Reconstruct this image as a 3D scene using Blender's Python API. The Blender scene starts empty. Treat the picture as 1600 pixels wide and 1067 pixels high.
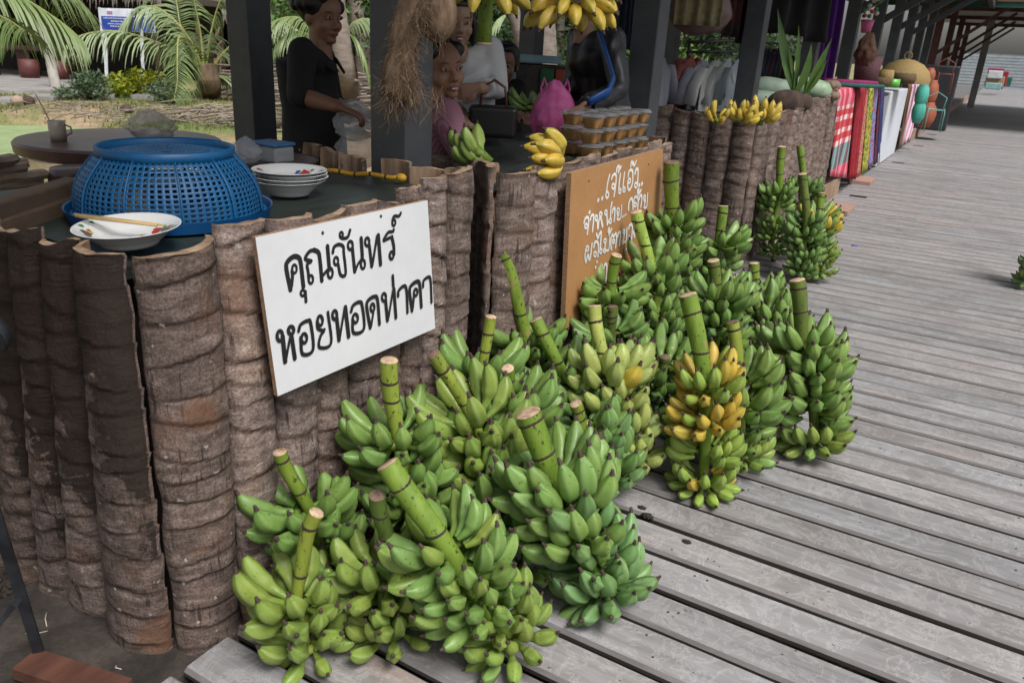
import bpy, bmesh, math, random
from mathutils import Vector, Matrix, Euler, noise
random.seed(7)
SC = bpy.context.scene
COL = SC.collection
PI = math.pi
# ---------------------------------------------------------------- camera
# +X = right across the walkway, +Y = along the walkway, +Z = up; the deck is z = 0
CAM_H = 1.4
FPX = 1221.06
_b, _c, _a = [math.radians(v) for v in (20.795, 3.198, 29.771)]
def _R(v): return Vector((v[0]*math.cos(_c)-v[1]*math.sin(_c), v[0]*math.sin(_c)+v[1]*math.cos(_c), v[2]))
_up = _R((0, -math.cos(_b), -math.sin(_b))); _fw = _R((0, -math.sin(_b), math.cos(_b))); _rt = _R((1, 0, 0))
_w = _fw*math.cos(_a)+_rt*math.sin(_a); _q = _rt*math.cos(_a)-_fw*math.sin(_a)
MC = Matrix((_q, _w, _up))            # camera (x right, y down, z forward) -> world
CAM = Vector((0, 0, CAM_H))
def ray(x, y): return MC @ Vector((x-800, y-533.5, FPX))
def gz(x, y, z=0.0):
    d = ray(x, y); return CAM+d*((z-CAM_H)/d.z)
def gx(x, y, X):
    d = ray(x, y); return CAM+d*(X/d.x)
def gy(x, y, Y):
    d = ray(x, y); return CAM+d*(Y/d.y)
def gd(x, y, D):                      # point of a sight line at horizontal distance D
    d = ray(x, y); return CAM+d*(D/math.hypot(d.x, d.y))
def near_axis(x, y, P):               # point of a sight line nearest to the vertical through P
    d = ray(x, y); t = (P[0]*d.x+P[1]*d.y)/(d.x*d.x+d.y*d.y); return CAM+d*t
cd = bpy.data.cameras.new('camera'); cam = bpy.data.objects.new('camera', cd); COL.objects.link(cam)
Rm = Matrix((MC.col[0], -MC.col[1], -MC.col[2])).transposed()
cam.matrix_world = Matrix.Translation(CAM) @ Rm.to_4x4()
cd.sensor_width = 36; cd.lens = FPX/1600*36; cd.clip_start = .02; cd.clip_end = 3000
cd.dof.use_dof = True; cd.dof.focus_distance = 2.7; cd.dof.aperture_fstop = 8
SC.camera = cam
# ---------------------------------------------------------------- light
SUN_EL, SUN_AZ = math.radians(56), math.radians(26)    # azimuth measured from +X towards -Y
w = bpy.data.worlds.new('World'); SC.world = w; w.use_nodes = True
nt = w.node_tree; bg = nt.nodes['Background']
sky = nt.nodes.new('ShaderNodeTexSky'); sky.sky_type = 'NISHITA'; sky.sun_disc = False
sky.sun_elevation = SUN_EL; sky.sun_rotation = math.radians(90+26); sky.dust_density = 4.0; sky.air_density = 1.2; sky.ozone_density = 1.0
hs = nt.nodes.new('ShaderNodeHueSaturation'); hs.inputs['Saturation'].default_value = .35
nt.links.new(sky.outputs[0], hs.inputs['Color']); nt.links.new(hs.outputs[0], bg.inputs[0]); bg.inputs[1].default_value = .056
sd = bpy.data.lights.new('sun', 'SUN'); sd.energy = 1.5; sd.angle = math.radians(24); sd.color = (1, .975, .955)
so = bpy.data.objects.new('sun', sd); COL.objects.link(so)
sv = Vector((math.cos(SUN_AZ)*math.cos(SUN_EL), -math.sin(SUN_AZ)*math.cos(SUN_EL), math.sin(SUN_EL)))
so.rotation_euler = sv.to_track_quat('Z', 'Y').to_euler()
vs = SC.view_settings; vs.view_transform = 'Standard'; vs.look = 'None'; vs.gamma = 1; vs.use_curve_mapping = False
vs.exposure = 1.25
SC.render.engine = 'CYCLES'
# ---------------------------------------------------------------- helpers
def tag(o, label=None, cat=None, group=None, kind=None):
    if label: o['label'] = label
    if cat: o['category'] = cat
    if group: o['group'] = group
    if kind: o['kind'] = kind
    return o
def thing(name, label, cat, loc=(0, 0, 0), rz=0, group=None):
    o = bpy.data.objects.new(name, None); COL.objects.link(o); o.empty_display_size = .1
    o.location = loc; o.rotation_euler = (0, 0, rz); return tag(o, label, cat, group)
def place(name, me, parent=None, loc=None, color=None):
    o = bpy.data.objects.new(name, me); COL.objects.link(o)
    if parent: o.parent = parent
    if loc is not None: o.location = loc
    if color: o.color = (*color, 1)
    return o
class MB:
    def __init__(s): s.v = []; s.f = []; s.m = []; s.mi = 0
    def add(s, vs, fs):
        n = len(s.v); s.v += [tuple(v) for v in vs]; s.f += [tuple(i+n for i in f) for f in fs]; s.m += [s.mi]*len(fs); return s
    def box(s, a, b, M=None):
        x0, y0, z0 = a; x1, y1, z1 = b
        vs = [(x0, y0, z0), (x1, y0, z0), (x1, y1, z0), (x0, y1, z0), (x0, y0, z1), (x1, y0, z1), (x1, y1, z1), (x0, y1, z1)]
        if M: vs = [M @ Vector(v) for v in vs]
        return s.add(vs, [(0, 3, 2, 1), (4, 5, 6, 7), (0, 1, 5, 4), (1, 2, 6, 5), (2, 3, 7, 6), (3, 0, 4, 7)])
    def tube(s, pts, rads, n=8, cap=True, sq=1.0, up=None):
        pts = [Vector(p) for p in pts]
        if not hasattr(rads, '__len__'): rads = [rads]*len(pts)
        vs = []; fs = []; prev = None
        for i, p in enumerate(pts):
            t = (pts[min(i+1, len(pts)-1)]-pts[max(i-1, 0)])
            if t.length < 1e-9: t = Vector((0, 0, 1))
            t.normalize()
            if prev is None:
                a = Vector(up) if up else (Vector((0, 0, 1)) if abs(t.z) < .9 else Vector((1, 0, 0)))
                u = t.cross(a).normalized()
            else:
                u = prev-t*prev.dot(t); u.normalize()
            prev = u; v = t.cross(u)
            r = rads[i]; ru, rv = (r if hasattr(r, '__len__') else (r, r*sq))
            for k in range(n):
                an = 2*PI*k/n; vs.append(p+u*(math.cos(an)*ru)+v*(math.sin(an)*rv))
        for i in range(len(pts)-1):
            for k in range(n):
                a = i*n+k; b = i*n+(k+1) % n; fs.append((a, b, b+n, a+n))
        if cap: fs.append(tuple(range(n-1, -1, -1))); fs.append(tuple((len(pts)-1)*n+k for k in range(n)))
        return s.add(vs, fs)
    def lathe(s, prof, n=24, c=(0, 0, 0), M=None, sx=1, sy=1):
        vs = []; fs = []
        for r, z in prof:
            for k in range(n):
                a = 2*PI*k/n; vs.append(Vector((c[0]+r*math.cos(a)*sx, c[1]+r*math.sin(a)*sy, c[2]+z)))
        if M: vs = [M @ v for v in vs]
        for i in range(len(prof)-1):
            for k in range(n):
                a = i*n+k; b = i*n+(k+1) % n; fs.append((a, b, b+n, a+n))
        return s.add(vs, fs)
    def ell(s, c, r, n=14, m=9, M=None):
        vs = [Vector((0, 0, -r[2]))]; fs = []
        for i in range(1, m):
            th = PI*i/m
            for k in range(n):
                a = 2*PI*k/n; vs.append(Vector((r[0]*math.sin(th)*math.cos(a), r[1]*math.sin(th)*math.sin(a), -r[2]*math.cos(th))))
        vs.append(Vector((0, 0, r[2])))
        for k in range(n): fs.append((0, 1+(k+1) % n, 1+k))
        for i in range(m-2):
            for k in range(n):
                a = 1+i*n+k; b = 1+i*n+(k+1) % n; fs.append((a, b, b+n, a+n))
        L = len(vs)-1
        for k in range(n): fs.append((L, 1+(m-2)*n+k, 1+(m-2)*n+(k+1) % n))
        if M: vs = [M @ v for v in vs]
        return s.add([Vector(c)+v for v in vs], fs)
    def grid(s, fn, nu, nv, closeu=False):
        vs = [fn(i/nu, j/nv) for j in range(nv+1) for i in range(nu+(0 if closeu else 1))]
        W = nu if closeu else nu+1
        fs = [(j*W+i, j*W+(i+1) % W, (j+1)*W+(i+1) % W, (j+1)*W+i) for j in range(nv) for i in range(nu)]
        return s.add(vs, fs)
    def mesh(s, name, mats, smooth=True):
        me = bpy.data.meshes.new(name); me.from_pydata(s.v, [], s.f)
        if not isinstance(mats, (list, tuple)): mats = [mats]
        for m in mats: me.materials.append(m)
        if len(mats) > 1: me.polygons.foreach_set('material_index', s.m)
        me.polygons.foreach_set('use_smooth', [smooth]*len(me.polygons)); me.update(); return me
    def obj(s, name, mats, parent=None, loc=None, smooth=True, color=None, auto=None):
        me = s.mesh(name, mats, smooth)
        if auto is not None: me.set_sharp_from_angle(angle=math.radians(auto))
        return place(name, me, parent, loc, color)
def N3(x, y, z): return noise.noise(Vector((x, y, z)))
def lerp(a, b, t): return a+(b-a)*t
def sm(t): t = max(0, min(1, t)); return t*t*(3-2*t)
# ---------------------------------------------------------------- materials
def nodes(name):
    m = bpy.data.materials.new(name); m.use_nodes = True; nt = m.node_tree
    return m, nt, nt.nodes['Principled BSDF'], nt.nodes, nt.links
def coords(nt, scale=(1, 1, 1), rnd=True):
    N, L = nt.nodes, nt.links
    tc = N.new('ShaderNodeTexCoord'); mp = N.new('ShaderNodeMapping'); mp.inputs['Scale'].default_value = scale
    L.new(tc.outputs['Object'], mp.inputs['Vector'])
    if rnd:
        oi = N.new('ShaderNodeObjectInfo'); mu = N.new('ShaderNodeMath'); mu.operation = 'MULTIPLY'; mu.inputs[1].default_value = 37.0
        cb = N.new('ShaderNodeCombineXYZ'); L.new(oi.outputs['Random'], mu.inputs[0])
        for k in range(3): L.new(mu.outputs[0], cb.inputs[k])
        L.new(cb.outputs[0], mp.inputs['Location'])
    return mp.outputs[0]
def noise_n(nt, vec, scale, detail=5, rough=.55, dist=0):
    n = nt.nodes.new('ShaderNodeTexNoise'); n.inputs['Scale'].default_value = scale; n.inputs['Detail'].default_value = detail
    n.inputs['Roughness'].default_value = rough; n.inputs['Distortion'].default_value = dist
    nt.links.new(vec, n.inputs['Vector']); return n.outputs['Fac']
def ramp(nt, fac, stops):
    r = nt.nodes.new('ShaderNodeValToRGB'); e = r.color_ramp.elements
    while len(e) > 1: e.remove(e[-1])
    for i, (p, c) in enumerate(stops):
        el = e[0] if i == 0 else e.new(p)
        el.position = p; el.color = (*c, 1) if len(c) == 3 else c
    nt.links.new(fac, r.inputs[0]); return r.outputs[0]
def g(v): return (v, v, v)
def mixc(nt, fac, a, b, mode='MIX'):
    m = nt.nodes.new('ShaderNodeMix'); m.data_type = 'RGBA'; m.blend_type = mode
    for s, v in ((m.inputs[0], fac), (m.inputs[6], a), (m.inputs[7], b)):
        if hasattr(v, 'is_linked') or hasattr(v, 'links'): nt.links.new(v, s)
        elif isinstance(v, (int, float)): s.default_value = v
        else: s.default_value = (*v, 1)
    return m.outputs[2]
def bump(nt, h, strength, dist, b):
    bu = nt.nodes.new('ShaderNodeBump'); bu.inputs['Strength'].default_value = strength; bu.inputs['Distance'].default_value = dist
    nt.links.new(h, bu.inputs['Height']); nt.links.new(bu.outputs[0], b.inputs['Normal'])
def pm(name, c1, c2=None, scale=6, rough=.6, stretch=(1, 1, 1), bs=.2, bd=.003, metal=0, fine=0, spec=.5, lo=.35, hi=.65, trans=0, alpha=1, detail=5, coat=0):
    m, nt, b, N, L = nodes(name)
    b.inputs['Roughness'].default_value = rough; b.inputs['Metallic'].default_value = metal; b.inputs['Specular IOR Level'].default_value = spec
    b.inputs['Coat Weight'].default_value = coat
    if c2 is None: c2 = tuple(v*.72 for v in c1)
    v = coords(nt, stretch); n = noise_n(nt, v, scale, detail)
    col = ramp(nt, n, [(lo, c2), (hi, c1)])
    if fine:
        n2 = noise_n(nt, v, scale*9, 3, .7); col = mixc(nt, fine, col, ramp(nt, n2, [(.3, g(.25)), (.7, g(1))]), 'MULTIPLY')
    L.new(col, b.inputs['Base Color'])
    if bs: bump(nt, n, bs, bd, b)
    if trans: b.inputs['Transmission Weight'].default_value = trans; b.inputs['IOR'].default_value = 1.2
    if alpha < 1: b.inputs['Alpha'].default_value = alpha
    return m
def bark_material(name, c_lo, c_mid, c_hi, dark=0.0, rust=.0):
    m, nt, b, N, L = nodes(name); b.inputs['Roughness'].default_value = .85; b.inputs['Specular IOR Level'].default_value = .25
    v = coords(nt)
    vr = coords(nt, (1, 1, .35)); 
    n1 = noise_n(nt, vr, 7, 6, .6, .4); n2 = noise_n(nt, coords(nt, (1, 1, .25)), 60, 4, .7); n3 = noise_n(nt, coords(nt, (1, 1, 3)), 14, 5, .65, .6)
    col = ramp(nt, n3, [(.28, c_lo), (.5, c_mid), (.72, c_hi)])
    col = mixc(nt, .75, col, ramp(nt, n1, [(.3, g(.42)), (.5, g(.9)), (.7, (1.2, 1.12, 1.04))]), 'MULTIPLY')
    col = mixc(nt, .5, col, ramp(nt, n2, [(.30, g(.3)), (.46, g(1))]), 'MULTIPLY')
    oi_ = N.new('ShaderNodeObjectInfo'); col = mixc(nt, .85, col, ramp(nt, oi_.outputs['Random'], [(0, (.68, .66, .65)), (.5, (.95, .92, .9)), (1, (1.12, 1.12, 1.14))]), 'MULTIPLY')
    n10 = noise_n(nt, v, 170, 3, .75); col = mixc(nt, .75, col, ramp(nt, n10, [(.36, g(.45)), (.5, g(1)), (.66, g(1.5))]), 'MULTIPLY')
    # ring grooves: vertex attribute
    at = N.new('ShaderNodeAttribute'); at.attribute_name = 'groove'
    col = mixc(nt, at.outputs['Fac'], col, mixc(nt, 1.0, col, (.42, .36, .32), 'MULTIPLY'))
    n8 = noise_n(nt, coords(nt, (1, 1, .10)), 75, 3, .6); n9 = noise_n(nt, v, 9, 3, .5)
    ck_ = N.new('ShaderNodeMath'); ck_.operation = 'MULTIPLY'; L.new(ramp(nt, n8, [(.36, g(1)), (.41, g(0))]), ck_.inputs[0]); L.new(ramp(nt, n9, [(.45, g(0)), (.6, g(.85))]), ck_.inputs[1])
    col = mixc(nt, ck_.outputs[0], col, (.03, .02, .016))
    # lichen / pale flecks
    n4 = noise_n(nt, v, 38, 2, .5); col = mixc(nt, ramp(nt, n4, [(.70, g(0)), (.74, g(.7))]), col, (.42, .38, .34))
    if rust:
        n5 = noise_n(nt, v, 5, 3, .5); col = mixc(nt, ramp(nt, n5, [(.58, g(0)), (.68, g(rust))]), col, (.16, .075, .04))
    if dark:
        # soot and grease from the stove: its own ragged shape, heaviest at the top rim and to one side
        sa = N.new('ShaderNodeAttribute'); sa.attribute_name = 'soot'
        n6 = noise_n(nt, coords(nt, (1, 1, 1.3)), 9, 7, .72, .5); ad = N.new('ShaderNodeMath'); ad.operation = 'ADD'
        L.new(n6, ad.inputs[0]); L.new(sa.outputs['Fac'], ad.inputs[1])
        col = mixc(nt, ramp(nt, ad.outputs[0], [(.82, g(0)), (1.0, g(.6)), (1.2, g(.95))]), col, (.024, .016, .012))
    L.new(col, b.inputs['Base Color'])
    hn = N.new('ShaderNodeMath'); hn.operation = 'ADD'; L.new(n2, hn.inputs[0]); L.new(n3, hn.inputs[1])
    bump(nt, hn.outputs[0], .75, .006, b)
    return m
BARK = bark_material('coconut_bark', (.10, .072, .06), (.20, .152, .13), (.335, .27, .238), rust=.4)
BARKS = bark_material('sooty_bark', (.09, .064, .053), (.185, .138, .118), (.32, .255, .222), dark=1, rust=.6)
CUT = pm('sawn_palm_wood', (.36, .26, .17), (.17, .1, .06), 30, .9, (1, 1, .15), bs=.5)
def deck_material():
    m, nt, b, N, L = nodes('weathered_deck'); b.inputs['Roughness'].default_value = .62; b.inputs['Specular IOR Level'].default_value = .35
    oi = N.new('ShaderNodeObjectInfo')
    v = coords(nt, (.25, 2.2, 1)); n1 = noise_n(nt, v, 14, 7, .65, .3); v2 = coords(nt); n2 = noise_n(nt, v2, 3.2, 4, .6, .5)
    v3 = coords(nt, (.05, 3, 1)); n3 = noise_n(nt, v3, 45, 4, .7)
    col = ramp(nt, n1, [(.25, (.185, .175, .171)), (.5, (.252, .243, .242)), (.75, (.315, .308, .310))])
    col = mixc(nt, .5, col, ramp(nt, n2, [(.35, (.62, .58, .56)), (.5, g(.95)), (.68, (1.1, 1.1, 1.14))]), 'MULTIPLY')
    col = mixc(nt, .3, col, ramp(nt, n3, [(.36, g(.6)), (.55, g(1))]), 'MULTIPLY')
    n4 = noise_n(nt, v2, 9, 6, .7, 1.2); col = mixc(nt, ramp(nt, n4, [(.47, g(0)), (.5, g(.28)), (.53, g(0))]), col, (.55, .53, .51))
    n5 = noise_n(nt, v2, 2.1, 2, .5); col = mixc(nt, ramp(nt, n5, [(.66, g(0)), (.75, g(.35))]), col, (.42, .27, .2))
    n6 = noise_n(nt, v2, 55, 2, .5); col = mixc(nt, ramp(nt, n6, [(.72, g(0)), (.75, g(.8))]), col, (.06, .05, .045))
    ob = N.new('ShaderNodeMix'); ob.data_type = 'RGBA'; ob.blend_type = 'MULTIPLY'; ob.inputs[0].default_value = 1
    L.new(col, ob.inputs[6]); L.new(oi.outputs['Color'], ob.inputs[7]); L.new(ob.outputs[2], b.inputs['Base Color'])
    hh = N.new('ShaderNodeMath'); hh.operation = 'ADD'; L.new(n1, hh.inputs[0]); L.new(n3, hh.inputs[1]); bump(nt, hh.outputs[0], .45, .003, b)
    rr = ramp(nt, n2, [(.3, g(.5)), (.7, g(.75))]); L.new(rr, b.inputs['Roughness'])
    return m
DECK = deck_material()
DECKCH = pm('darker_plank_edge', (.20, .188, .185), (.13, .12, .117), 16, .8, (.25, 2, 1), bs=.3, fine=.3); DECKSD = pm('dark_plank_side', (.075, .062, .055), (.04, .032, .028), 16, .9, (.25, 2, 1), bs=.3)  # plank edges and sides coloured darker than the tops
def banana_material():
    m, nt, b, N, L = nodes('banana_skin'); b.inputs['Roughness'].default_value = .42; b.inputs['Specular IOR Level'].default_value = .38
    oi = N.new('ShaderNodeObjectInfo'); base = oi.outputs['Color']
    v = coords(nt, (1, 1, 1)); n1 = noise_n(nt, v, 22, 4, .6); n2 = noise_n(nt, v, 130, 2, .5); n3 = noise_n(nt, v, 55, 5, .75, 1.5)
    col = mixc(nt, .55, base, ramp(nt, n1, [(.3, (.62, .68, .5)), (.7, (1.22, 1.18, 1.1))]), 'MULTIPLY')
    at = N.new('ShaderNodeAttribute'); at.attribute_name = 'ridge'
    f = N.new('ShaderNodeMath'); f.operation = 'MULTIPLY'; f.inputs[1].default_value = .42; L.new(at.outputs['Fac'], f.inputs[0])
    col = mixc(nt, f.outputs[0], col, mixc(nt, .5, col, (.42, .56, .27)))
    en = N.new('ShaderNodeAttribute'); en.attribute_name = 'ends'; f2 = N.new('ShaderNodeMath'); f2.operation = 'MULTIPLY'; f2.inputs[1].default_value = .7; L.new(en.outputs['Fac'], f2.inputs[0])
    col = mixc(nt, f2.outputs[0], col, mixc(nt, 1.0, col, (.55, .72, .4), 'MULTIPLY'))
    col = mixc(nt, ramp(nt, n2, [(.66, g(0)), (.72, g(.75))]), col, (.045, .035, .02))
    col = mixc(nt, ramp(nt, n3, [(.655, g(0)), (.71, g(.75))]), col, (.06, .045, .025))
    L.new(col, b.inputs['Base Color']); bump(nt, n1, .12, .002, b)
    b.inputs['Subsurface Weight'].default_value = 0
    L.new(ramp(nt, n1, [(.3, g(.5)), (.7, g(.36))]), b.inputs['Roughness'])
    return m
SKIN = banana_material()
TIP = pm('dried_blossom_tip', (.075, .045, .033), (.03, .02, .016), 60, .9)
def stalk_material():
    m, nt, b, N, L = nodes('banana_stalk_skin'); b.inputs['Roughness'].default_value = .45; b.inputs['Specular IOR Level'].default_value = .35
    oi = N.new('ShaderNodeObjectInfo'); v = coords(nt, (1, 1, .25)); n1 = noise_n(nt, v, 30, 4, .6)
    col = mixc(nt, .6, oi.outputs['Color'], ramp(nt, n1, [(.3, (.5, .58, .42)), (.7, (1.25, 1.2, 1.1))]), 'MULTIPLY')
    v2 = coords(nt, (1, 1, .6)); n2 = noise_n(nt, v2, 85, 3, .6); col = mixc(nt, ramp(nt, n2, [(.60, g(0)), (.66, g(.85))]), col, (.03, .022, .018))
    n3 = noise_n(nt, v2, 14, 3, .5); col = mixc(nt, ramp(nt, n3, [(.70, g(0)), (.74, g(.85))]), col, (.3, .2, .1))
    L.new(col, b.inputs['Base Color']); bump(nt, n1, .2, .003, b); return m
STALK = stalk_material()
NODE = pm('stalk_node_scar', (.05, .03, .022), (.025, .016, .012), 50, .9)
CUTEND = pm('cut_stalk_pith', (.55, .4, .27), (.22, .13, .08), 55, .8, lo=.3, hi=.6)
PAINTGREY = pm('grey_painted_post', (.065, .071, .08), (.048, .052, .06), 9, .45, bs=.1, fine=.25)
DARKWOOD = pm('dark_roof_wood', (.05, .042, .038), (.02, .018, .016), 8, .8, (1, 1, 1))
REDWOOD = pm('red_brown_wood', (.12, .045, .035), (.06, .024, .02), 8, .6)
GREENTOP = pm('worn_green_board', (.035, .055, .045), (.02, .022, .018), 14, .5, (1, .3, 1), bs=.3, fine=.6)
DIRT = pm('dark_dirt', (.075, .06, .048), (.025, .02, .016), 8, .95, bs=.9, bd=.03, fine=.5)
# ================================================================ SETTING
POND = [gz(x, y, -.5) for x, y in ((-260, 198), (20, 197), (120, 199), (215, 212), (330, 240), (150, 262), (60, 264), (-60, 255), (-260, 250))]
def inpoly(x, y, P):
    c = False; j = len(P)-1
    for i in range(len(P)):
        if (P[i].y > y) != (P[j].y > y) and x < (P[j].x-P[i].x)*(y-P[i].y)/(P[j].y-P[i].y)+P[i].x: c = not c
        j = i
    return c
def polydist(x, y, P):
    d = 1e9
    for i in range(len(P)):
        a = P[i-1]; b = P[i]; ex, ey = b.x-a.x, b.y-a.y; t = max(0, min(1, ((x-a.x)*ex+(y-a.y)*ey)/(ex*ex+ey*ey+1e-9)))
        d = min(d, math.hypot(x-a.x-ex*t, y-a.y-ey*t))
    return -d if inpoly(x, y, P) else d
def ground_h(x, y):
    base = -.3
    dd = math.hypot(x, y)
    if dd < 60 and x < -3:
        pd = polydist(x, y, POND); base = lerp(-.75, -.3, sm((pd+.6)/1.3))
        base += .05*N3(x*.6, y*.6, 0)+.025*N3(x*2.3, y*2.3, 4)
        if x > -7 and dd < 7: base = lerp(base, -.16, sm((7-dd)/2))
    if x > -3.2: base = lerp(base, -.05, sm((x+3.2)/1)) if x < -1.4 else -.45
    return base
mb = MB()
xs = [-900, -300, -120, -60]+[-45+i*.5 for i in range(82)]+[-4+i*.2 for i in range(14)]+[-1.3, 0, 5, 20, 80, 300, 900]
ys = [-300, -60, -15, -5]+[-3+i*.5 for i in range(90)]+[45, 60, 100, 200, 500, 1500]
W = len(xs)
mb.add([(x, y, ground_h(x, y)) for y in ys for x in xs], [(j*W+i, j*W+i+1, (j+1)*W+i+1, (j+1)*W+i) for j in range(len(ys)-1) for i in range(W-1)])
def ground_mat():
    m, nt, b, N, L = nodes('bank_soil_and_dry_grass'); b.inputs['Roughness'].default_value = .95; b.inputs['Specular IOR Level'].default_value = .15
    v = coords(nt, rnd=False); n1 = noise_n(nt, v, .35, 6, .6, .5); n2 = noise_n(nt, v, 3, 6, .7); n3 = noise_n(nt, v, 22, 4, .7)
    col = ramp(nt, n1, [(.38, (.42, .31, .20)), (.48, (.34, .27, .16)), (.54, (.24, .24, .10)), (.66, (.17, .23, .07))])
    col = mixc(nt, .6, col, ramp(nt, n2, [(.3, g(.45)), (.55, g(1)), (.7, (1.25, 1.2, 1.1))]), 'MULTIPLY')
    col = mixc(nt, .5, col, ramp(nt, n3, [(.35, g(.4)), (.6, g(1.1))]), 'MULTIPLY')
    # dark dirt colour over all ground from the stalls rightward
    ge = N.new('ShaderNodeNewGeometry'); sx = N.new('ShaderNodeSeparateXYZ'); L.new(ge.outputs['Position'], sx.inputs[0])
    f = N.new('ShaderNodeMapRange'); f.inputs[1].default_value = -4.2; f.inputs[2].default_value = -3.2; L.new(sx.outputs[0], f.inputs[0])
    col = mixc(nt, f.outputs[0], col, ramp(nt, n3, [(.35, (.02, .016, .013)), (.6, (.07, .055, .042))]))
    L.new(col, b.inputs['Base Color']); bump(nt, n3, .8, .04, b); return m
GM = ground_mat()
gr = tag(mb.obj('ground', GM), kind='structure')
# pond under green duckweed
pw = MB(); pw.box((-80, -6, -.56), (-3.4, 30, -.5))
PW = pm('duckweed_water', (.32, .40, .19), (.24, .32, .13), 3, .6, bs=.3, bd=.01, fine=.35, lo=.3, hi=.6)
me = pw.mesh('pond_water', PW, False)
pond = MB()
c0 = sum(POND, Vector())/len(POND)
ring = [c0+(p-c0)*1.12 for p in POND]; ring = [Vector((p.x, p.y, -.5)) for p in ring]
n = len(ring); pond.add(ring+[p-Vector((0, 0, .08)) for p in ring], [tuple(range(n-1, -1, -1)), tuple(range(n, 2*n))]+[(i, (i+1) % n, n+(i+1) % n, n+i) for i in range(n)])
tag(pond.obj('pond_water', PW, smooth=False), kind='structure')
# concrete terrace far left
pt = MB(); a = gz(-300, 140, -.25); b2 = gz(125, 143, -.25); c2 = gz(260, 118, -.25); d2 = gz(-300, 100, -.25)
def slabpoly(P, z0, z1):
    m = MB(); n = len(P); m.add([(p.x, p.y, z1) for p in P]+[(p.x, p.y, z0) for p in P], [tuple(range(n)), tuple(range(2*n-1, n-1, -1))]+[(i, n+i, n+(i+1) % n, (i+1) % n) for i in range(n)]); return m
CONC = pm('grey_concrete', (.36, .34, .32), (.24, .23, .215), 2, .85, fine=.4, bs=.3)
tag(slabpoly([a, b2, c2, d2], -.6, -.24).obj('terrace', CONC, smooth=False), kind='structure')
# stepping slabs in the grass
sp = thing('stepping_stones', 'pale flat concrete stepping slabs in the grass behind the pond', 'paving slabs', (0, 0, 0)); 
for x, y, wx in ((70, 153, 40), (122, 152, 30), (160, 150, 40), (228, 152, 24), (355, 144, 40), (425, 142, 40), (20, 157, 40)):
    p = gz(x, y, -.27); m = MB(); r = wx*.011
    m.box((-r, -.28, -.1), (r, .28, .05), Matrix.Rotation(random.uniform(-.2, .2)-.7, 4, 'Z')); m.obj('stone_slab', CONC, sp, (p.x, p.y, -.27), False)

# ---------------------------------------------------------------- plank deck
deck = thing('walkway', None, None); tag(deck, kind='structure')
def plank_mesh(wd, seed, x0=-1.335, x1=3.4):
    rr = random.Random(seed); m = MB(); h = wd/2; r = .007
    prof = [(-h+.03, -.04), (h-.022, -.04), (h, -.013), (h, -.006), (h-.007, 0), (0, .001), (-h+.013, 0), (-h+.010, -.0010), (-h, -.009), (-h+.001, -.022)]
    nx = 14; vs = []; k = len(prof)
    for i in range(nx+1):
        x = lerp(x0, x1, i/nx); e = .0016*math.sin(i*1.7+seed)+rr.uniform(-.0009, .0009)
        for (y, z) in prof: vs.append((x, y+e*(1 if y > 0 else .4), z+.0006*math.sin(i*.9+seed*2)))
    fs = [(i*k+j, i*k+(j+1) % k, (i+1)*k+(j+1) % k, (i+1)*k+j) for i in range(nx) for j in range(k)]
    fs += [tuple(range(k-1, -1, -1)), tuple(nx*k+j for j in range(k))]
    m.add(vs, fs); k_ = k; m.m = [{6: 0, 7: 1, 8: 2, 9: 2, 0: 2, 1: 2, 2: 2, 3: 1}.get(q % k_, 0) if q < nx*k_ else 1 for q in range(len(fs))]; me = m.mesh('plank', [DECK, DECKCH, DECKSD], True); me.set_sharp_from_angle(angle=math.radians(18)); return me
PITCH = .1552
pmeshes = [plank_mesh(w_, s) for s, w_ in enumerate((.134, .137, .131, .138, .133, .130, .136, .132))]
rr = random.Random(3)
for i in range(-14, 250):
    y = 2.102+PITCH*(i+.5)+rr.uniform(-.0025, .0025)
    t = rr.uniform(.86, 1.04); w_ = rr.uniform(-.02, .02)
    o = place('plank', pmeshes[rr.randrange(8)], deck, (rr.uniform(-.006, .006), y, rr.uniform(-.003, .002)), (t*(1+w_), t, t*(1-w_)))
    o.rotation_euler = (rr.uniform(-.006, .006), 0, rr.uniform(-.0012, .0012))
fm = MB()
for i in range(250, 560):
    y = 2.102+PITCH*(i+.5); fm.box((-1.32, y-.07, -.045), (3.4, y+.07, rr.uniform(-.003, 0)))
fo = fm.obj('plank_row', DECK, deck, smooth=False); tag(fo, kind='stuff')
jm = MB()
for x in (-1.28, -.5, .4, 1.3, 2.2, 3.2): jm.box((x-.05, -1.2, -.19), (x+.05, 90, -.05))
jm.obj('joist', DARKWOOD, deck, smooth=False)
# screws and small stains near the camera: nails
nm = MB()
for i in range(-8, 40):
    for X in (-.45, -.42, .38, .41, 1.31, 1.34):
        y = 2.102+PITCH*(i+.5)+rr.uniform(-.05, .05); nm.lathe([(.0035, .0012), (.0001, .0016)], 6, (X+rr.uniform(-.02, .02), y, 0))
tag(nm.obj('nail_heads', NODE, deck), kind='stuff')
# longitudinal border boards between deck and stalls, stall floor
bd = thing('stall_floor', None, None); tag(bd, kind='structure')
FLOOR = pm('dull_concrete_floor', (.17, .16, .15), (.10, .09, .085), 2.5, .8, fine=.4, bs=.3)
m = MB(); m.box((-4.4, 2.1, -.3), (-1.345, 90, -.006)); m.obj('floor_slab', FLOOR, bd, smooth=False)
m = MB(); m.box((-1.95, .3, -.3), (-1.345, 2.097, -.03)); m.obj('floor_board', DIRT, bd, smooth=False)
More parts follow.
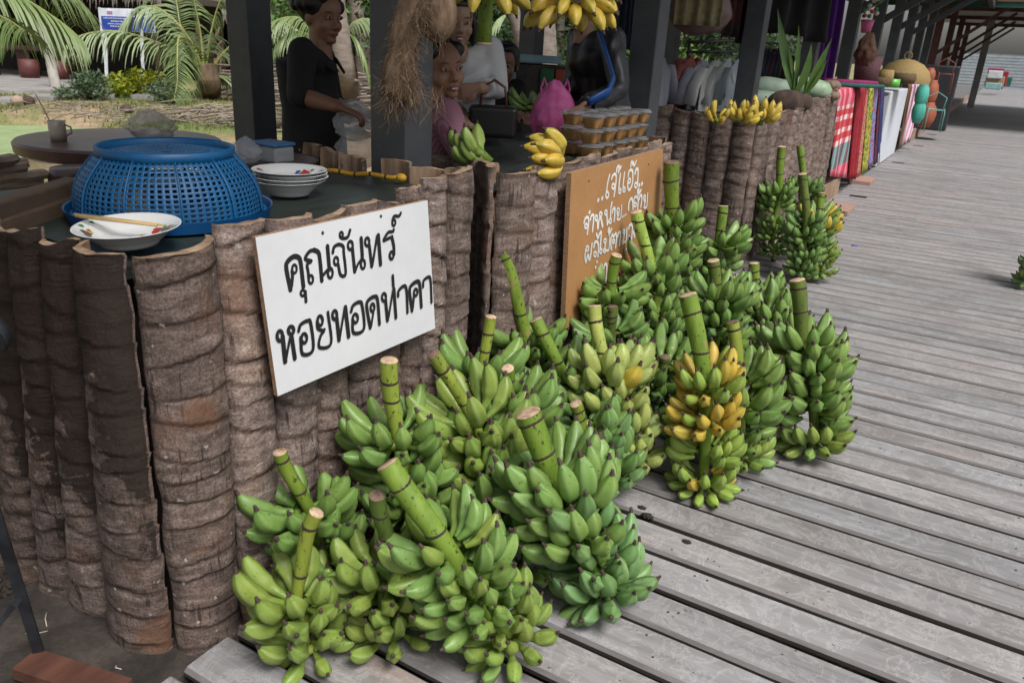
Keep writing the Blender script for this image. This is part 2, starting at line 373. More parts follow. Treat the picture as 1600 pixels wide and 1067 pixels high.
# dark plates laid on the deck edge, painting the shade inside slots, clay tiles
for i, y in enumerate((5.05, 9.6, 13.6, 17.0, 20.3, 25.2)):
    m = MB(); m.box((-1.2, -.05, 0), (-1.02, .05, .0025)); tag(m.obj('slot_shade_plate', pm('slot_dark_%d' % i, (.012, .01, .01), rough=1, bs=0), loc=(0, y, .0015), smooth=False),
        'dark plate painting the shade of a slot in the deck edge, %s from the photographer along the stalls' % ('nearest', 'second', 'third', 'fourth', 'fifth', 'farthest')[i], 'slot shade plate', 'dark plates for slots in the deck edge')
TILE = pm('pink_clay_tile', (.38, .235, .19), (.28, .17, .135), 20, .85, bs=.4)
for lab, (px, py), s in (('pink clay tile lying on the deck in front of the plaid cloth', (1348, 285), 1), ('pink clay tile half hidden behind the far banana bunches', (1312, 330), .9)):
    p = gz(px, py); m = MB(); m.box((-.12*s, -.28*s, .006), (.12*s, .28*s, .045)); m.mi = 0
    tag(m.obj('clay_tile', TILE, loc=(p.x, p.y, 0), smooth=False), lab, 'tile')

# ---------------------------------------------------------------- pavilion over the stalls
pav = thing('market_pavilion', 'grey posted open market pavilion with a dark roof over the row of stalls', 'building', (-1.72, 2.15, 0))
def pv(mb_, name, mat, root=pav, **k):
    o = mb_.obj(name, mat, root, **k); o.location = -Vector(root.location); return o
def beam(m, a, b, w_, h_):
    a, b = Vector(a), Vector(b); t = (b-a).normalized(); s = t.cross(Vector((0, 0, 1)))
    s = s.normalized() if s.length > 1e-3 else Vector((1, 0, 0)); u = s.cross(t)
    vs = [p+s*i*w_/2+u*j*h_/2 for p in (a, b) for i, j in ((-1, -1), (1, -1), (1, 1), (-1, 1))]
    m.add(vs, [(0, 1, 2, 3), (7, 6, 5, 4), (0, 4, 5, 1), (1, 5, 6, 2), (2, 6, 7, 3), (3, 7, 4, 0)])
def bevel_obj(o, wdt=.006, seg=2):
    md = o.modifiers.new('bevel', 'BEVEL'); md.width = wdt; md.segments = seg; md.limit_method = 'ANGLE'
    return o
PY = [2.17, 4.33, 6.5, 8.66, 10.83, 13.0, 15.2, 17.3, 19.5, 21.7]
for i, y in enumerate(PY):
    m = MB(); s = .075; m.box((-1.72-s, y-s, -.3), (-1.72+s, y+s, 2.62)); bevel_obj(pv(m, 'post', PAINTGREY, smooth=False))
for (X, Y, s) in ((-3.25, 2.9, .075), (-3.3, 4.42, .07), (-3.35, 5.9, .075), (-3.4, 9.3, .07), (-3.4, 13.2, .07)):
    m = MB(); m.box((X-s, Y-s, -.5), (X+s, Y+s, 2.7)); bevel_obj(pv(m, 'post', PAINTGREY, smooth=False))
for i, y in enumerate(PY):
    if 9 < y < 19:
        m = MB(); beam(m, (-1.72, y, 1.95), (-.55, y, 2.75), .06, .09); pv(m, 'brace', PAINTGREY, smooth=False)
for X, z in ((-1.72, 2.68), (-3.35, 2.76), (-.62, 2.84)):
    m = MB(); m.box((X-.05, -3, z-.07), (X+.05, 23, z+.07)); pv(m, 'beam', DARKWOOD, smooth=False)
for k in range(16):
    y = -2.6+k*1.7; m = MB(); beam(m, (-.55, y, 2.95), (-2.5, y, 3.7), .05, .1); beam(m, (-2.5, y, 3.7), (-3.9, y, 2.95), .05, .1); pv(m, 'rafter', DARKWOOD, smooth=False)
ROOF = pm('dark_roof_sheet', (.045, .04, .038), (.025, .022, .02), 3, .8)
m = MB(); m.add([(-.5, -3, 3.03), (-.5, 23, 3.03), (-2.5, 23, 3.82), (-2.5, -3, 3.82), (-4.0, 23, 3.0), (-4.0, -3, 3.0)], [(0, 1, 2, 3), (3, 2, 4, 5)])
o = pv(m, 'roof_panel', ROOF, smooth=False); sd_ = o.modifiers.new('s', 'SOLIDIFY'); sd_.thickness = .03
# second, far pavilion spanning the walkway: red posts, green fascia
pv2 = thing('far_pavilion', 'red brown posted pavilion with green fascia roofing the far end of the walkway', 'building', (-1.5, 24, 0))
GREENF = pm('green_fascia', (.02, .09, .06), rough=.6)
def pv_2(m, name, mat, **k): return pv(m, name, mat, pv2, **k)
for k in range(4):
    y = 24.5+k*5
    for X in (-1.75, 3.9):
        m = MB(); m.box((X-.09, y-.09, -.3), (X+.09, y+.09, 3.3)); pv_2(m, 'post', REDWOOD, smooth=False)
    m = MB(); beam(m, (-1.75, y, 1.7), (-.1, y, 3.05), .07, .08); pv_2(m, 'brace', REDWOOD, smooth=False)
    m = MB(); beam(m, (3.9, y, 1.7), (2.3, y, 3.05), .07, .08); pv_2(m, 'brace', REDWOOD, smooth=False)
    m = MB(); m.box((-2.4, y-.03, 3.08), (4.4, y+.03, 3.2)); pv_2(m, 'beam', REDWOOD, smooth=False)
m = MB(); m.box((-3.2, 23.0, 2.80), (5.5, 23.08, 2.92)); pv_2(m, 'fascia', GREENF, smooth=False)
m = MB(); m.box((-3.2, 22.96, 2.922), (5.5, 23.06, 3.4)); pv_2(m, 'fascia', pm('ochre_eave_board', (.16, .1, .055), rough=.7), smooth=False)
m = MB(); m.add([(-3.4, 22.9, 3.25), (4.1, 22.9, 3.25), (4.1, 40, 3.25), (-3.4, 40, 3.25)], [(0, 1, 2, 3)]); o = pv_2(m, 'roof_panel', pm('pale_roof_sheet', (.5, .5, .48), rough=.6), smooth=False); o.modifiers.new('s', 'SOLIDIFY').thickness = .05

# ---------------------------------------------------------------- counters of split coconut trunks
def slab_mesh(wd, h0, h1, bulge, seed, nf=14, nv=70, mat=BARK, soot=0, th=.028, arc=1.0):
    """one split coconut trunk: ringed, bulging face, hollow back; x across, +y outward, z up"""
    rr = random.Random(seed); rings = []; z = h0-.1
    while z < h1+.1: z += rr.uniform(.04, .115); rings.append((z, rr.uniform(-.018, .03), rr.uniform(.5, 1.2)))
    H = h1-h0; vs = []; gro = []; sot = []
    eL = [rr.uniform(-.006, .006) for _ in range(40)]; top_t = rr.uniform(-.02, .02); lean = rr.uniform(-.012, .012)
    for j in range(nv+1):
        v = j/nv; zz = lerp(h0, h1, v)
        eo = .008*N3(zz*9, seed*3.1, 1)+lean*v; ew = 1+.05*N3(zz*6, seed*1.7, 5)
        for i in range(nf+1):
            u = i/nf; a = (u-.5)*PI*.86*arc; x = math.sin(a)/math.sin(PI*.43*arc)*wd/2*ew+eo
            y = bulge*(math.cos(a)-math.cos(PI*.43*arc))/(1-math.cos(PI*.43*arc))
            gv = 0; st = 0
            for k in range(len(rings)-1):
                r0 = rings[k]; r1 = rings[k+1]
                za = r0[0]+r0[1]*(u-.5)*2+.006*N3(u*3, r0[0]*5, seed); zb = r1[0]+r1[1]*(u-.5)*2+.006*N3(u*3, r1[0]*5, seed)
                if za <= zz < zb:
                    t = (zz-za)/max(1e-4, zb-za); st = (.0065*(1-t)**1.5*r0[2]-.003*math.exp(-((1-t)/.12)**2)); gv = math.exp(-(t/.07)**2)*.5+math.exp(-((1-t)/.1)**2); break
            y += st*(.6+.8*abs(N3(zz*2.1, seed*.7, 3)))+.005*N3(u*4+seed, zz*11, 2)+.002*N3(u*9+seed, zz*26, 7)
            ztop = zz
            if j == nv: ztop += .010*N3(u*3, seed, 9)+top_t*(u-.5)
            vs.append((x, y, ztop)); gro.append(min(1, gv)*.9); sot.append(soot*(.12+.45*v-.25*abs(u-.3)*0)+soot*.25*(.5-u))
    nF = len(vs)
    for j in range(nv+1):
        v = j/nv; zz = lerp(h0, h1, v)
        for i in range(nf+1):
            x, y, z = vs[j*(nf+1)+i]; vs.append((x*.97, y-th*(1-.55*abs(i/nf-.5)*2), z)); gro.append(0); sot.append(0)
    W = nf+1; fs = []; mi = []
    for j in range(nv):
        for i in range(nf):
            a = j*W+i; fs.append((a+1, a, a+W, a+W+1)); mi.append(0)
            b = nF+a; fs.append((b, b+1, b+W+1, b+W)); mi.append(1)
        a = j*W; fs.append((a, nF+a, nF+a+W, a+W)); mi.append(0)
        a = j*W+nf; fs.append((a+W, nF+a+W, nF+a, a)); mi.append(0)
    for i in range(nf):
        a = nv*W+i; fs.append((a+1, a, nF+a, nF+a+1)); mi.append(1)
        a = i; fs.append((a, a+1, nF+a+1, nF+a)); mi.append(1)
    me = bpy.data.meshes.new('trunk_slab'); me.from_pydata(vs, [], fs); me.materials.append(mat); me.materials.append(CUT)
    me.polygons.foreach_set('material_index', mi); me.polygons.foreach_set('use_smooth', [True]*len(fs))
    for nme, arr in (('groove', gro), ('soot', sot)):
        at = me.attributes.new(nme, 'FLOAT', 'POINT'); at.data.foreach_set('value', arr)
    me.update(); me.set_sharp_from_angle(angle=math.radians(50)); return me
SEED = [100]
def slab(parent, p0, p1, z0, z1, bulge=.045, nf=14, nv=70, mat=BARK, soot=0, arc=1.0, label=None, top=None):
    """p0->p1 seen from outside runs left to right"""
    SEED[0] += 1; p0 = Vector((*p0, 0)); p1 = Vector((*p1, 0)); d = p1-p0; wd = d.length*.985
    me = slab_mesh(wd, z0, z1, bulge, SEED[0], nf, nv, mat, soot, arc=arc)
    o = place('trunk_slab', me, parent, (p0+p1)/2-Vector(parent.location))
    o.rotation_euler = (0, 0, math.atan2(d.y, d.x)+PI)
    if top:     # leaning, tapering slab: bend the base quad to the top quad
        q0, q1 = Vector((*top[0], 0)), Vector((*top[1], 0)); nb_ = Vector((d.y, -d.x, 0)).normalized(); dt = q1-q0; nt_ = Vector((dt.y, -dt.x, 0)).normalized(); ws = dt.length/d.length
        for v_ in me.vertices:
            u = .5-v_.co.x/d.length; t = (v_.co.z-z0)/(z1-z0); n_ = nb_.lerp(nt_, t).normalized(); P = p0.lerp(p1, u).lerp(q0.lerp(q1, u), t)+n_*v_.co.y*(1-.3*t*(1-ws)); v_.co = (P.x, P.y, v_.co.z)
        o.location = -Vector(parent.location); o.rotation_euler = (0, 0, 0); me.update()
    if label: o['label'] = label
    return o
FX = -1.345
# note: outward of local +y; rotating by atan2+PI makes +y point to the right-hand side of p0->p1
c1 = thing('trunk_counter', 'nearest stall counter of split coconut trunks, sooty at left, white sign on front', 'stall counter', (-1.7, 1.4, 0))
def run(parent, pts, z0, zt, **k):
    for a, b in zip(pts, pts[1:]): slab(parent, a, b, z0, zt+random.uniform(-.015, .02), **k)
zb = -.035
slab(c1, (-1.43, .925), (-1.352, 1.062), zb, .99, .05, 26, 190, BARKS, .55, arc=1.15, top=((-1.338, .868), (FX, 1.055)))
slab(c1, (-1.655, .915), (-1.437, .915), zb, 1.0, .06, 24, 170, BARKS, 1.2, arc=1.1, top=((-1.452, .852), (-1.342, .858)), label='trunk slab blackened by soot at its top')
slab(c1, (-1.815, .905), (-1.66, .915), zb, 1.0, .04, 16, 130, BARKS, 1.4, top=((-1.535, .825), (-1.457, .850)))
slab(c1, (-1.955, .90), (-1.82, .905), zb-.03, 1.01, .035, 16, 130, BARKS, 1.35, top=((-1.625, .82), (-1.54, .825)))
slab(c1, (-2.10, .89), (-1.96, .90), zb-.03, 1.0, .035, 14, 110, BARKS, 1.3, top=((-1.73, .835), (-1.63, .82)))
slab(c1, (-2.25, .90), (-2.105, .89), zb-.03, 1.0, .035, 14, 110, BARKS, 1.0, top=((-1.86, .86), (-1.735, .835)))
slab(c1, (-2.42, .93), (-2.255, .90), zb-.03, 1.0, .035, 14, 80, BARKS, .9, top=((-2.02, .90), (-1.865, .86)))
slab(c1, (-2.6, .97), (-2.425, .93), zb-.03, 1.0, .035, 14, 80, BARKS, .9, top=((-2.2, .95), (-2.025, .90)))
YS = [1.068, 1.205, 1.345, 1.47, 1.60, 1.70, 1.80, 1.915, 2.04]
for i, (a, b) in enumerate(zip(YS, YS[1:])): slab(c1, (FX-.01, a), (FX-.01, b), zb, (1.01, 1.0, .985, 1.0, .985, 1.015, 1.03, 1.035)[i], (.035, .042, .03, .04, .022, .03, .03, .035)[i], 16, 130)
# far side and back rim of the first counter
run(c1, [(FX-.02, 2.05), (-1.47, 2.095), (-1.60, 2.075), (-1.72, 2.07)], zb, 1.02, nf=8, nv=40, bulge=.03)
run(c1, [(-1.80, 2.08), (-1.93, 2.10), (-2.06, 2.13), (-2.16, 2.16)], zb, 1.02, nf=8, nv=40, bulge=.03)
m = MB(); m.add([(x, y, z) for z in (.93, .955) for x, y in ((-1.385, .89), (-1.385, 2.03), (-2.2, 2.11), (-2.28, .98))], [(0, 3, 2, 1)[::-1], (4, 5, 6, 7), (0, 1, 5, 4), (1, 2, 6, 5), (2, 3, 7, 6), (3, 0, 4, 7)])
o = m.obj('counter_top', GREENTOP, c1, smooth=False); o.location = -Vector(c1.location)
m = MB(); m.box((-1.415, .97, .0), (-1.40, 2.03, .92)); o = m.obj('added_dark_lining', DARKWOOD, c1, smooth=False); o.location = -Vector(c1.location)  # added lining behind the front slabs so the gaps between them stay dark
m = MB(); m.box((-2.25, .955, .0), (-1.405, .965, .92)); o = m.obj('added_dark_lining', DARKWOOD, c1, smooth=False); o.location = -Vector(c1.location)  # added lining behind the left slabs, keeps light out of their gaps
for x, y in ((-1.45, 1.0), (-1.45, 1.95), (-2.15, 2.0), (-2.15, 1.05)):
    m = MB(); m.box((x-.03, y-.03, -.2), (x+.03, y+.03, .928)); o = m.obj('table_leg', DARKWOOD, c1, smooth=False); o.location = -Vector(c1.location)
c2 = thing('trunk_counter', 'middle stall counter of split coconut trunks with orange sign on its front', 'stall counter', (-1.7, 3, 0))
run(c2, [(-2.02, 2.56), (-1.88, 2.53), (-1.72, 2.50), (-1.57, 2.45), (-1.44, 2.34), (FX-.02, 2.19)], -.02, 1.0, nf=10, nv=60, bulge=.03)
YS = [2.21, 2.43, 2.60, 2.80, 2.99, 3.14, 3.31, 3.50, 3.66, 3.80]
for i, (a, b) in enumerate(zip(YS, YS[1:])): slab(c2, (FX, a), (FX, b), -.02, 1.0+.012*math.sin(i*3), (.055, .035, .03, .03, .03, .03, .03, .03, .035)[i], 16, 110)
run(c2, [(FX-.01, 3.81), (-1.5, 3.84), (-1.66, 3.86), (-1.82, 3.88)], -.02, 1.0, nf=8, nv=40, bulge=.03)
m = MB(); m.add([(x, y, z) for z in (.93, .95) for x, y in ((-1.40, 2.25), (-1.39, 3.79), (-2.3, 3.86), (-2.2, 2.58), (-1.6, 2.5))], [(4, 3, 2, 1, 0)[::1], (5, 6, 7, 8, 9), (0, 1, 6, 5), (1, 2, 7, 6), (2, 3, 8, 7), (3, 4, 9, 8), (4, 0, 5, 9)])
o = m.obj('counter_top', GREENTOP, c2, smooth=False); o.location = -Vector(c2.location)
m = MB(); m.box((-1.40, 2.35, .0), (-1.385, 3.78, .92)); o = m.obj('added_dark_lining', DARKWOOD, c2, smooth=False); o.location = -Vector(c2.location)  # added lining that darkens the gaps of the middle counter
c3 = thing('trunk_counter', 'far stall counter of split coconut trunks under gourds and sprouting coconuts', 'stall counter', (-1.7, 7, 0))
run(c3, [(FX-.01, 5.5), (-1.51, 5.52), (-1.67, 5.55), (-1.83, 5.58), (-1.98, 5.6), (-2.14, 5.62), (-2.3, 5.66)][::-1], -.01, 1.03, nf=12, nv=80, bulge=.04)
y = 5.51
i = 0
while y < 8.35:
    b = y+(.17, .2, .16, .21, .18)[i % 5]; slab(c3, (FX, y), (FX, b), -.01, 1.04+(.06 if y > 6.9 else 0)+.01*math.sin(i*2.2), .035, 10, 70); y = b+.004; i += 1
run(c3, [(FX-.02, 8.4), (-1.53, 8.42), (-1.7, 8.43)], -.01, 1.05, nf=8, nv=40, bulge=.03)
m = MB(); m.box((-2.3, 5.58, .94), (-1.40, 8.38, .97)); o = m.obj('counter_top', GREENTOP, c3, smooth=False); o.location = -Vector(c3.location)
# ================================================================ SIGNS
def ribbon(m, pts, wd, base, n_sub=5, closed=False):
    """flat painted stroke following pts (u,v); every stroke climbs a hair so that crossings never share a plane"""
    P = [Vector(p) for p in pts]
    if len(P) == 2: P = [P[0], (P[0]+P[1])/2, P[1]]
    out = []
    n = len(P)
    for i in range(n if closed else n-1):
        p0 = P[(i-1) % n] if closed or i > 0 else P[0]*2-P[1]; p1 = P[i % n]; p2 = P[(i+1) % n]; p3 = P[(i+2) % n] if closed or i+2 < n else P[-1]*2-P[-2]
        for k in range(n_sub):
            t = k/n_sub; out.append(.5*((2*p1)+(p2-p0)*t+(2*p0-5*p1+4*p2-p3)*t*t+(3*p1-p0-3*p2+p3)*t**3))
    out.append(P[0].copy() if closed else P[-1])
    vs = []
    for i, p in enumerate(out):
        t = out[min(i+1, len(out)-1)]-out[max(i-1, 0)]
        if closed and i in (0, len(out)-1): t = out[1]-out[-2]
        if t.length < 1e-9: t = Vector((0, 1))
        t.normalize(); nn = Vector((-t.y, t.x)); h = base+i*.000004
        e = wd/2
        vs += [(h, (p+nn*e).x, (p+nn*e).y), (h, (p-nn*e).x, (p-nn*e).y)]
    fs = [(2*i, 2*i+1, 2*i+3, 2*i+2) for i in range(len(out)-1)]
    m.add(vs, fs)
    if not closed:
        for q, s in ((out[0], -1), (out[-1], 1)):
            t = (out[1]-out[0] if s < 0 else out[-1]-out[-2]); a0 = math.atan2(t.y, t.x)+(PI/2 if s < 0 else -PI/2); h = base-.00001 if s < 0 else base+len(out)*.000004+.00001
            ring = [(h, q.x+wd/2*math.cos(a0+PI*k/6), q.y+wd/2*math.sin(a0+PI*k/6)) for k in range(7)]; m.add(ring, [tuple(range(7))])
def oval(c, r, n=10): return [(c[0]+r[0]*math.cos(2*PI*k/n), c[1]+r[1]*math.sin(2*PI*k/n)) for k in range(n)]
def dot(m, c, r, base):
    m.add([(base, c[0]+r*math.cos(2*PI*k/12), c[1]+r*math.sin(2*PI*k/12)) for k in range(12)], [tuple(range(12))])
def to_plane(X):
    def f(Z, p):
        ox, oy, s = Z; q = gx(ox+p[0]/s, oy+p[1]/s, X); return (q.y, q.z)
    return f
Z1 = (380, 340, 8); Z2 = (520, 310, 8); Z3 = (400, 440, 8); Z4 = (520, 400, 8); Z5 = (880, 230, 8.889); Z6 = (870, 340, 8.889)
WX = -1.268
wf = to_plane(WX+.002)
white_strokes = [
 (Z1, 44, [(597, 905), (545, 640), (560, 555), (640, 490), (705, 510), (728, 600), (758, 868)]), (Z1, 34, [(610, 860), (622, 740), (615, 670)]), (Z1, 26, 'o', (645, 645), (28, 52)),
 (Z1, 26, 'o', (750, 945), (26, 36)), (Z1, 34, [(782, 930), (790, 1050)]),
 (Z1, 34, [(855, 545), (780, 518), (830, 430), (890, 408)]), (Z1, 42, [(890, 408), (945, 440), (965, 540), (988, 790)]), (Z1, 32, [(850, 555), (805, 590), (818, 690), (825, 770)]), (Z1, 26, 'o', (850, 775), (28, 50)),
 (Z1, 28, [(1000, 730), (1050, 665), (1080, 650)]), (Z1, 42, [(1058, 362), (1082, 650)]), (Z1, 28, 'o', (1092, 695), (30, 62)),
 (Z1, 32, [(1125, 440), (1142, 370), (1200, 338), (1255, 365), (1262, 450), (1285, 705), (1222, 718), (1192, 590)]), (Z1, 26, 'o', (1165, 545), (26, 48)),
 (Z1, 24, 'o', (1230, 215), (20, 30)), (Z1, 30, [(1215, 240), (1250, 262), (1310, 245), (1340, 160)]),
 (Z1, 28, 'o', (1343, 350), (30, 52)), (Z1, 38, [(1368, 380), (1398, 675)]), (Z1, 26, [(1410, 660), (1440, 580), (1485, 530)]), (Z1, 40, [(1478, 262), (1492, 500), (1475, 540)]), (Z1, 26, 'o', (1500, 585), (26, 55)),
 (Z2, 28, 'o', (433, 545), (26, 50)), (Z2, 36, [(460, 590), (490, 850)]), (Z2, 28, [(498, 840), (530, 640), (555, 475)]), (Z2, 42, [(572, 465), (600, 825)]),
 (Z2, 28, [(765, 392), (755, 415), (700, 425), (665, 470), (637, 530), (700, 500), (745, 485)]), (Z2, 36, [(742, 485), (765, 600), (768, 700)]), (Z2, 28, 'o', (737, 715), (24, 45)),
 (Z2, 24, 'o', (765, 305), (20, 38)), (Z2, 28, [(748, 270), (770, 225), (830, 222), (852, 185)]),
 (Z3, 34, 'o', (300, 680), (34, 62)), (Z3, 46, [(335, 690), (368, 1000)]), (Z3, 26, [(378, 975), (400, 850), (428, 700)]), (Z3, 34, 'o', (440, 610), (34, 48)), (Z3, 42, [(448, 690), (488, 960)]),
 (Z3, 34, [(535, 618), (560, 540), (640, 492), (685, 520), (715, 850), (585, 905), (560, 700)]), (Z3, 30, 'o', (603, 710), (34, 58)),
 (Z3, 30, 'o', (802, 490), (32, 60)), (Z3, 30, [(765, 500), (775, 585), (840, 612), (855, 600)]), (Z3, 30, [(850, 620), (805, 690), (795, 822), (940, 770), (900, 385)]),
 (Z3, 30, 'o', (985, 418), (28, 54)), (Z3, 40, [(1010, 450), (1040, 730)]), (Z3, 26, [(1050, 700), (1075, 540), (1108, 340)]), (Z3, 42, [(1118, 322), (1160, 685)]),
 (Z3, 32, [(1190, 375), (1215, 300), (1290, 256), (1328, 300), (1350, 590), (1222, 640), (1208, 470)]), (Z3, 28, 'o', (1242, 460), (32, 54)),
 (Z3, 34, [(1430, 575), (1385, 320), (1405, 235), (1480, 188), (1520, 230), (1545, 530)]), (Z3, 24, [(1440, 560), (1468, 390)]), (Z3, 26, 'o', (1457, 325), (24, 48)),
 (Z4, 26, 'o', (640, 515), (26, 48)), (Z4, 36, [(660, 550), (685, 805)]), (Z4, 24, [(698, 770), (725, 600), (752, 430)]), (Z4, 36, [(765, 415), (790, 768)]), (Z4, 32, [(750, 250), (758, 380)]),
 (Z4, 30, [(818, 500), (822, 440), (880, 378), (920, 415), (935, 705)]),
 (Z4, 34, [(992, 682), (960, 440), (990, 360), (1060, 318), (1088, 370), (1108, 635)]), (Z4, 28, [(1000, 650), (1015, 490)]), (Z4, 24, 'o', (1036, 455), (22, 44)),
 (Z4, 28, [(1130, 385), (1135, 310), (1190, 264), (1222, 300), (1235, 575)])]
def paint_strokes(m, strokes, f, px, k=1.0):
    b = 0
    for s in strokes:
        Z, wd = s[0], s[1]; b += .00003
        # size of one photo pixel on the board here
        q = s[2] if isinstance(s[2], list) else [s[3]]
        A = f(Z, q[0]); B = f(Z, (q[0][0], q[0][1]+Z[2])); un = abs(A[1]-B[1])
        w_ = wd/Z[2]*un*k*1.55
        if s[2] == 'o': ribbon(m, [f(Z, p) for p in oval(s[3], s[4])], w_, b, closed=True)
        elif s[2] == 'd': dot(m, f(Z, s[3]), w_/2, b)
        else: ribbon(m, [f(Z, p) for p in s[2]], w_, b)
def board(name, label, X, quad, th, face_m, edge_m, holes):
    P = [gx(x, y, X) for x, y in quad]      # TL TR BR BL
    c = sum(P, Vector())/4; root = thing(name, label, 'sign', (X-th, c.y, c.z))
    m = MB(); n = 4
    fr = [(X, p.y, p.z) for p in P]; bk = [(X-th, p.y, p.z) for p in P]
    m.add(fr+bk, [(3, 2, 1, 0)]); m.mi = 1; m.add(fr+bk, [(4, 5, 6, 7)]+[(i, (i+1) % 4, 4+(i+1) % 4, 4+i) for i in range(4)])
    o = m.obj('board', [face_m, edge_m], root, smooth=False); o.location = -root.location
    for h in holes:
        q = gx(*h, X); m = MB(); m.lathe([(.0045, 0), (.0035, .0015), (.0002, .0018)], 10, M=Matrix.Translation((X+.0004, q.y, q.z)) @ Matrix.Rotation(PI/2, 4, 'Y'))
        o = m.obj('nail', NODE, root); o.location = -root.location
    return root
WB = pm('white_sign_board', (.70, .71, .725), (.63, .64, .66), 3, .45, bs=.03, fine=.06); INK = pm('black_sign_paint', (.012, .011, .012), rough=.6, bs=0)
CHIP = pm('chipboard_edge', (.36, .22, .13), (.2, .12, .07), 120, .9)
ws = board('white_sign', 'white board with two lines of black hand painted Thai lettering nailed to nearest counter', WX, [(399, 371), (668, 313), (680, 513), (434, 619)], .012, WB, CHIP, [(504, 364), (595, 338)])
m = MB(); paint_strokes(m, white_strokes, wf, 0)
o = m.obj('black_lettering', INK, ws, smooth=False); o.location = Vector((WX+.0006, 0, 0))-ws.location
OX = -1.262
of = to_plane(OX+.002)
H = 24
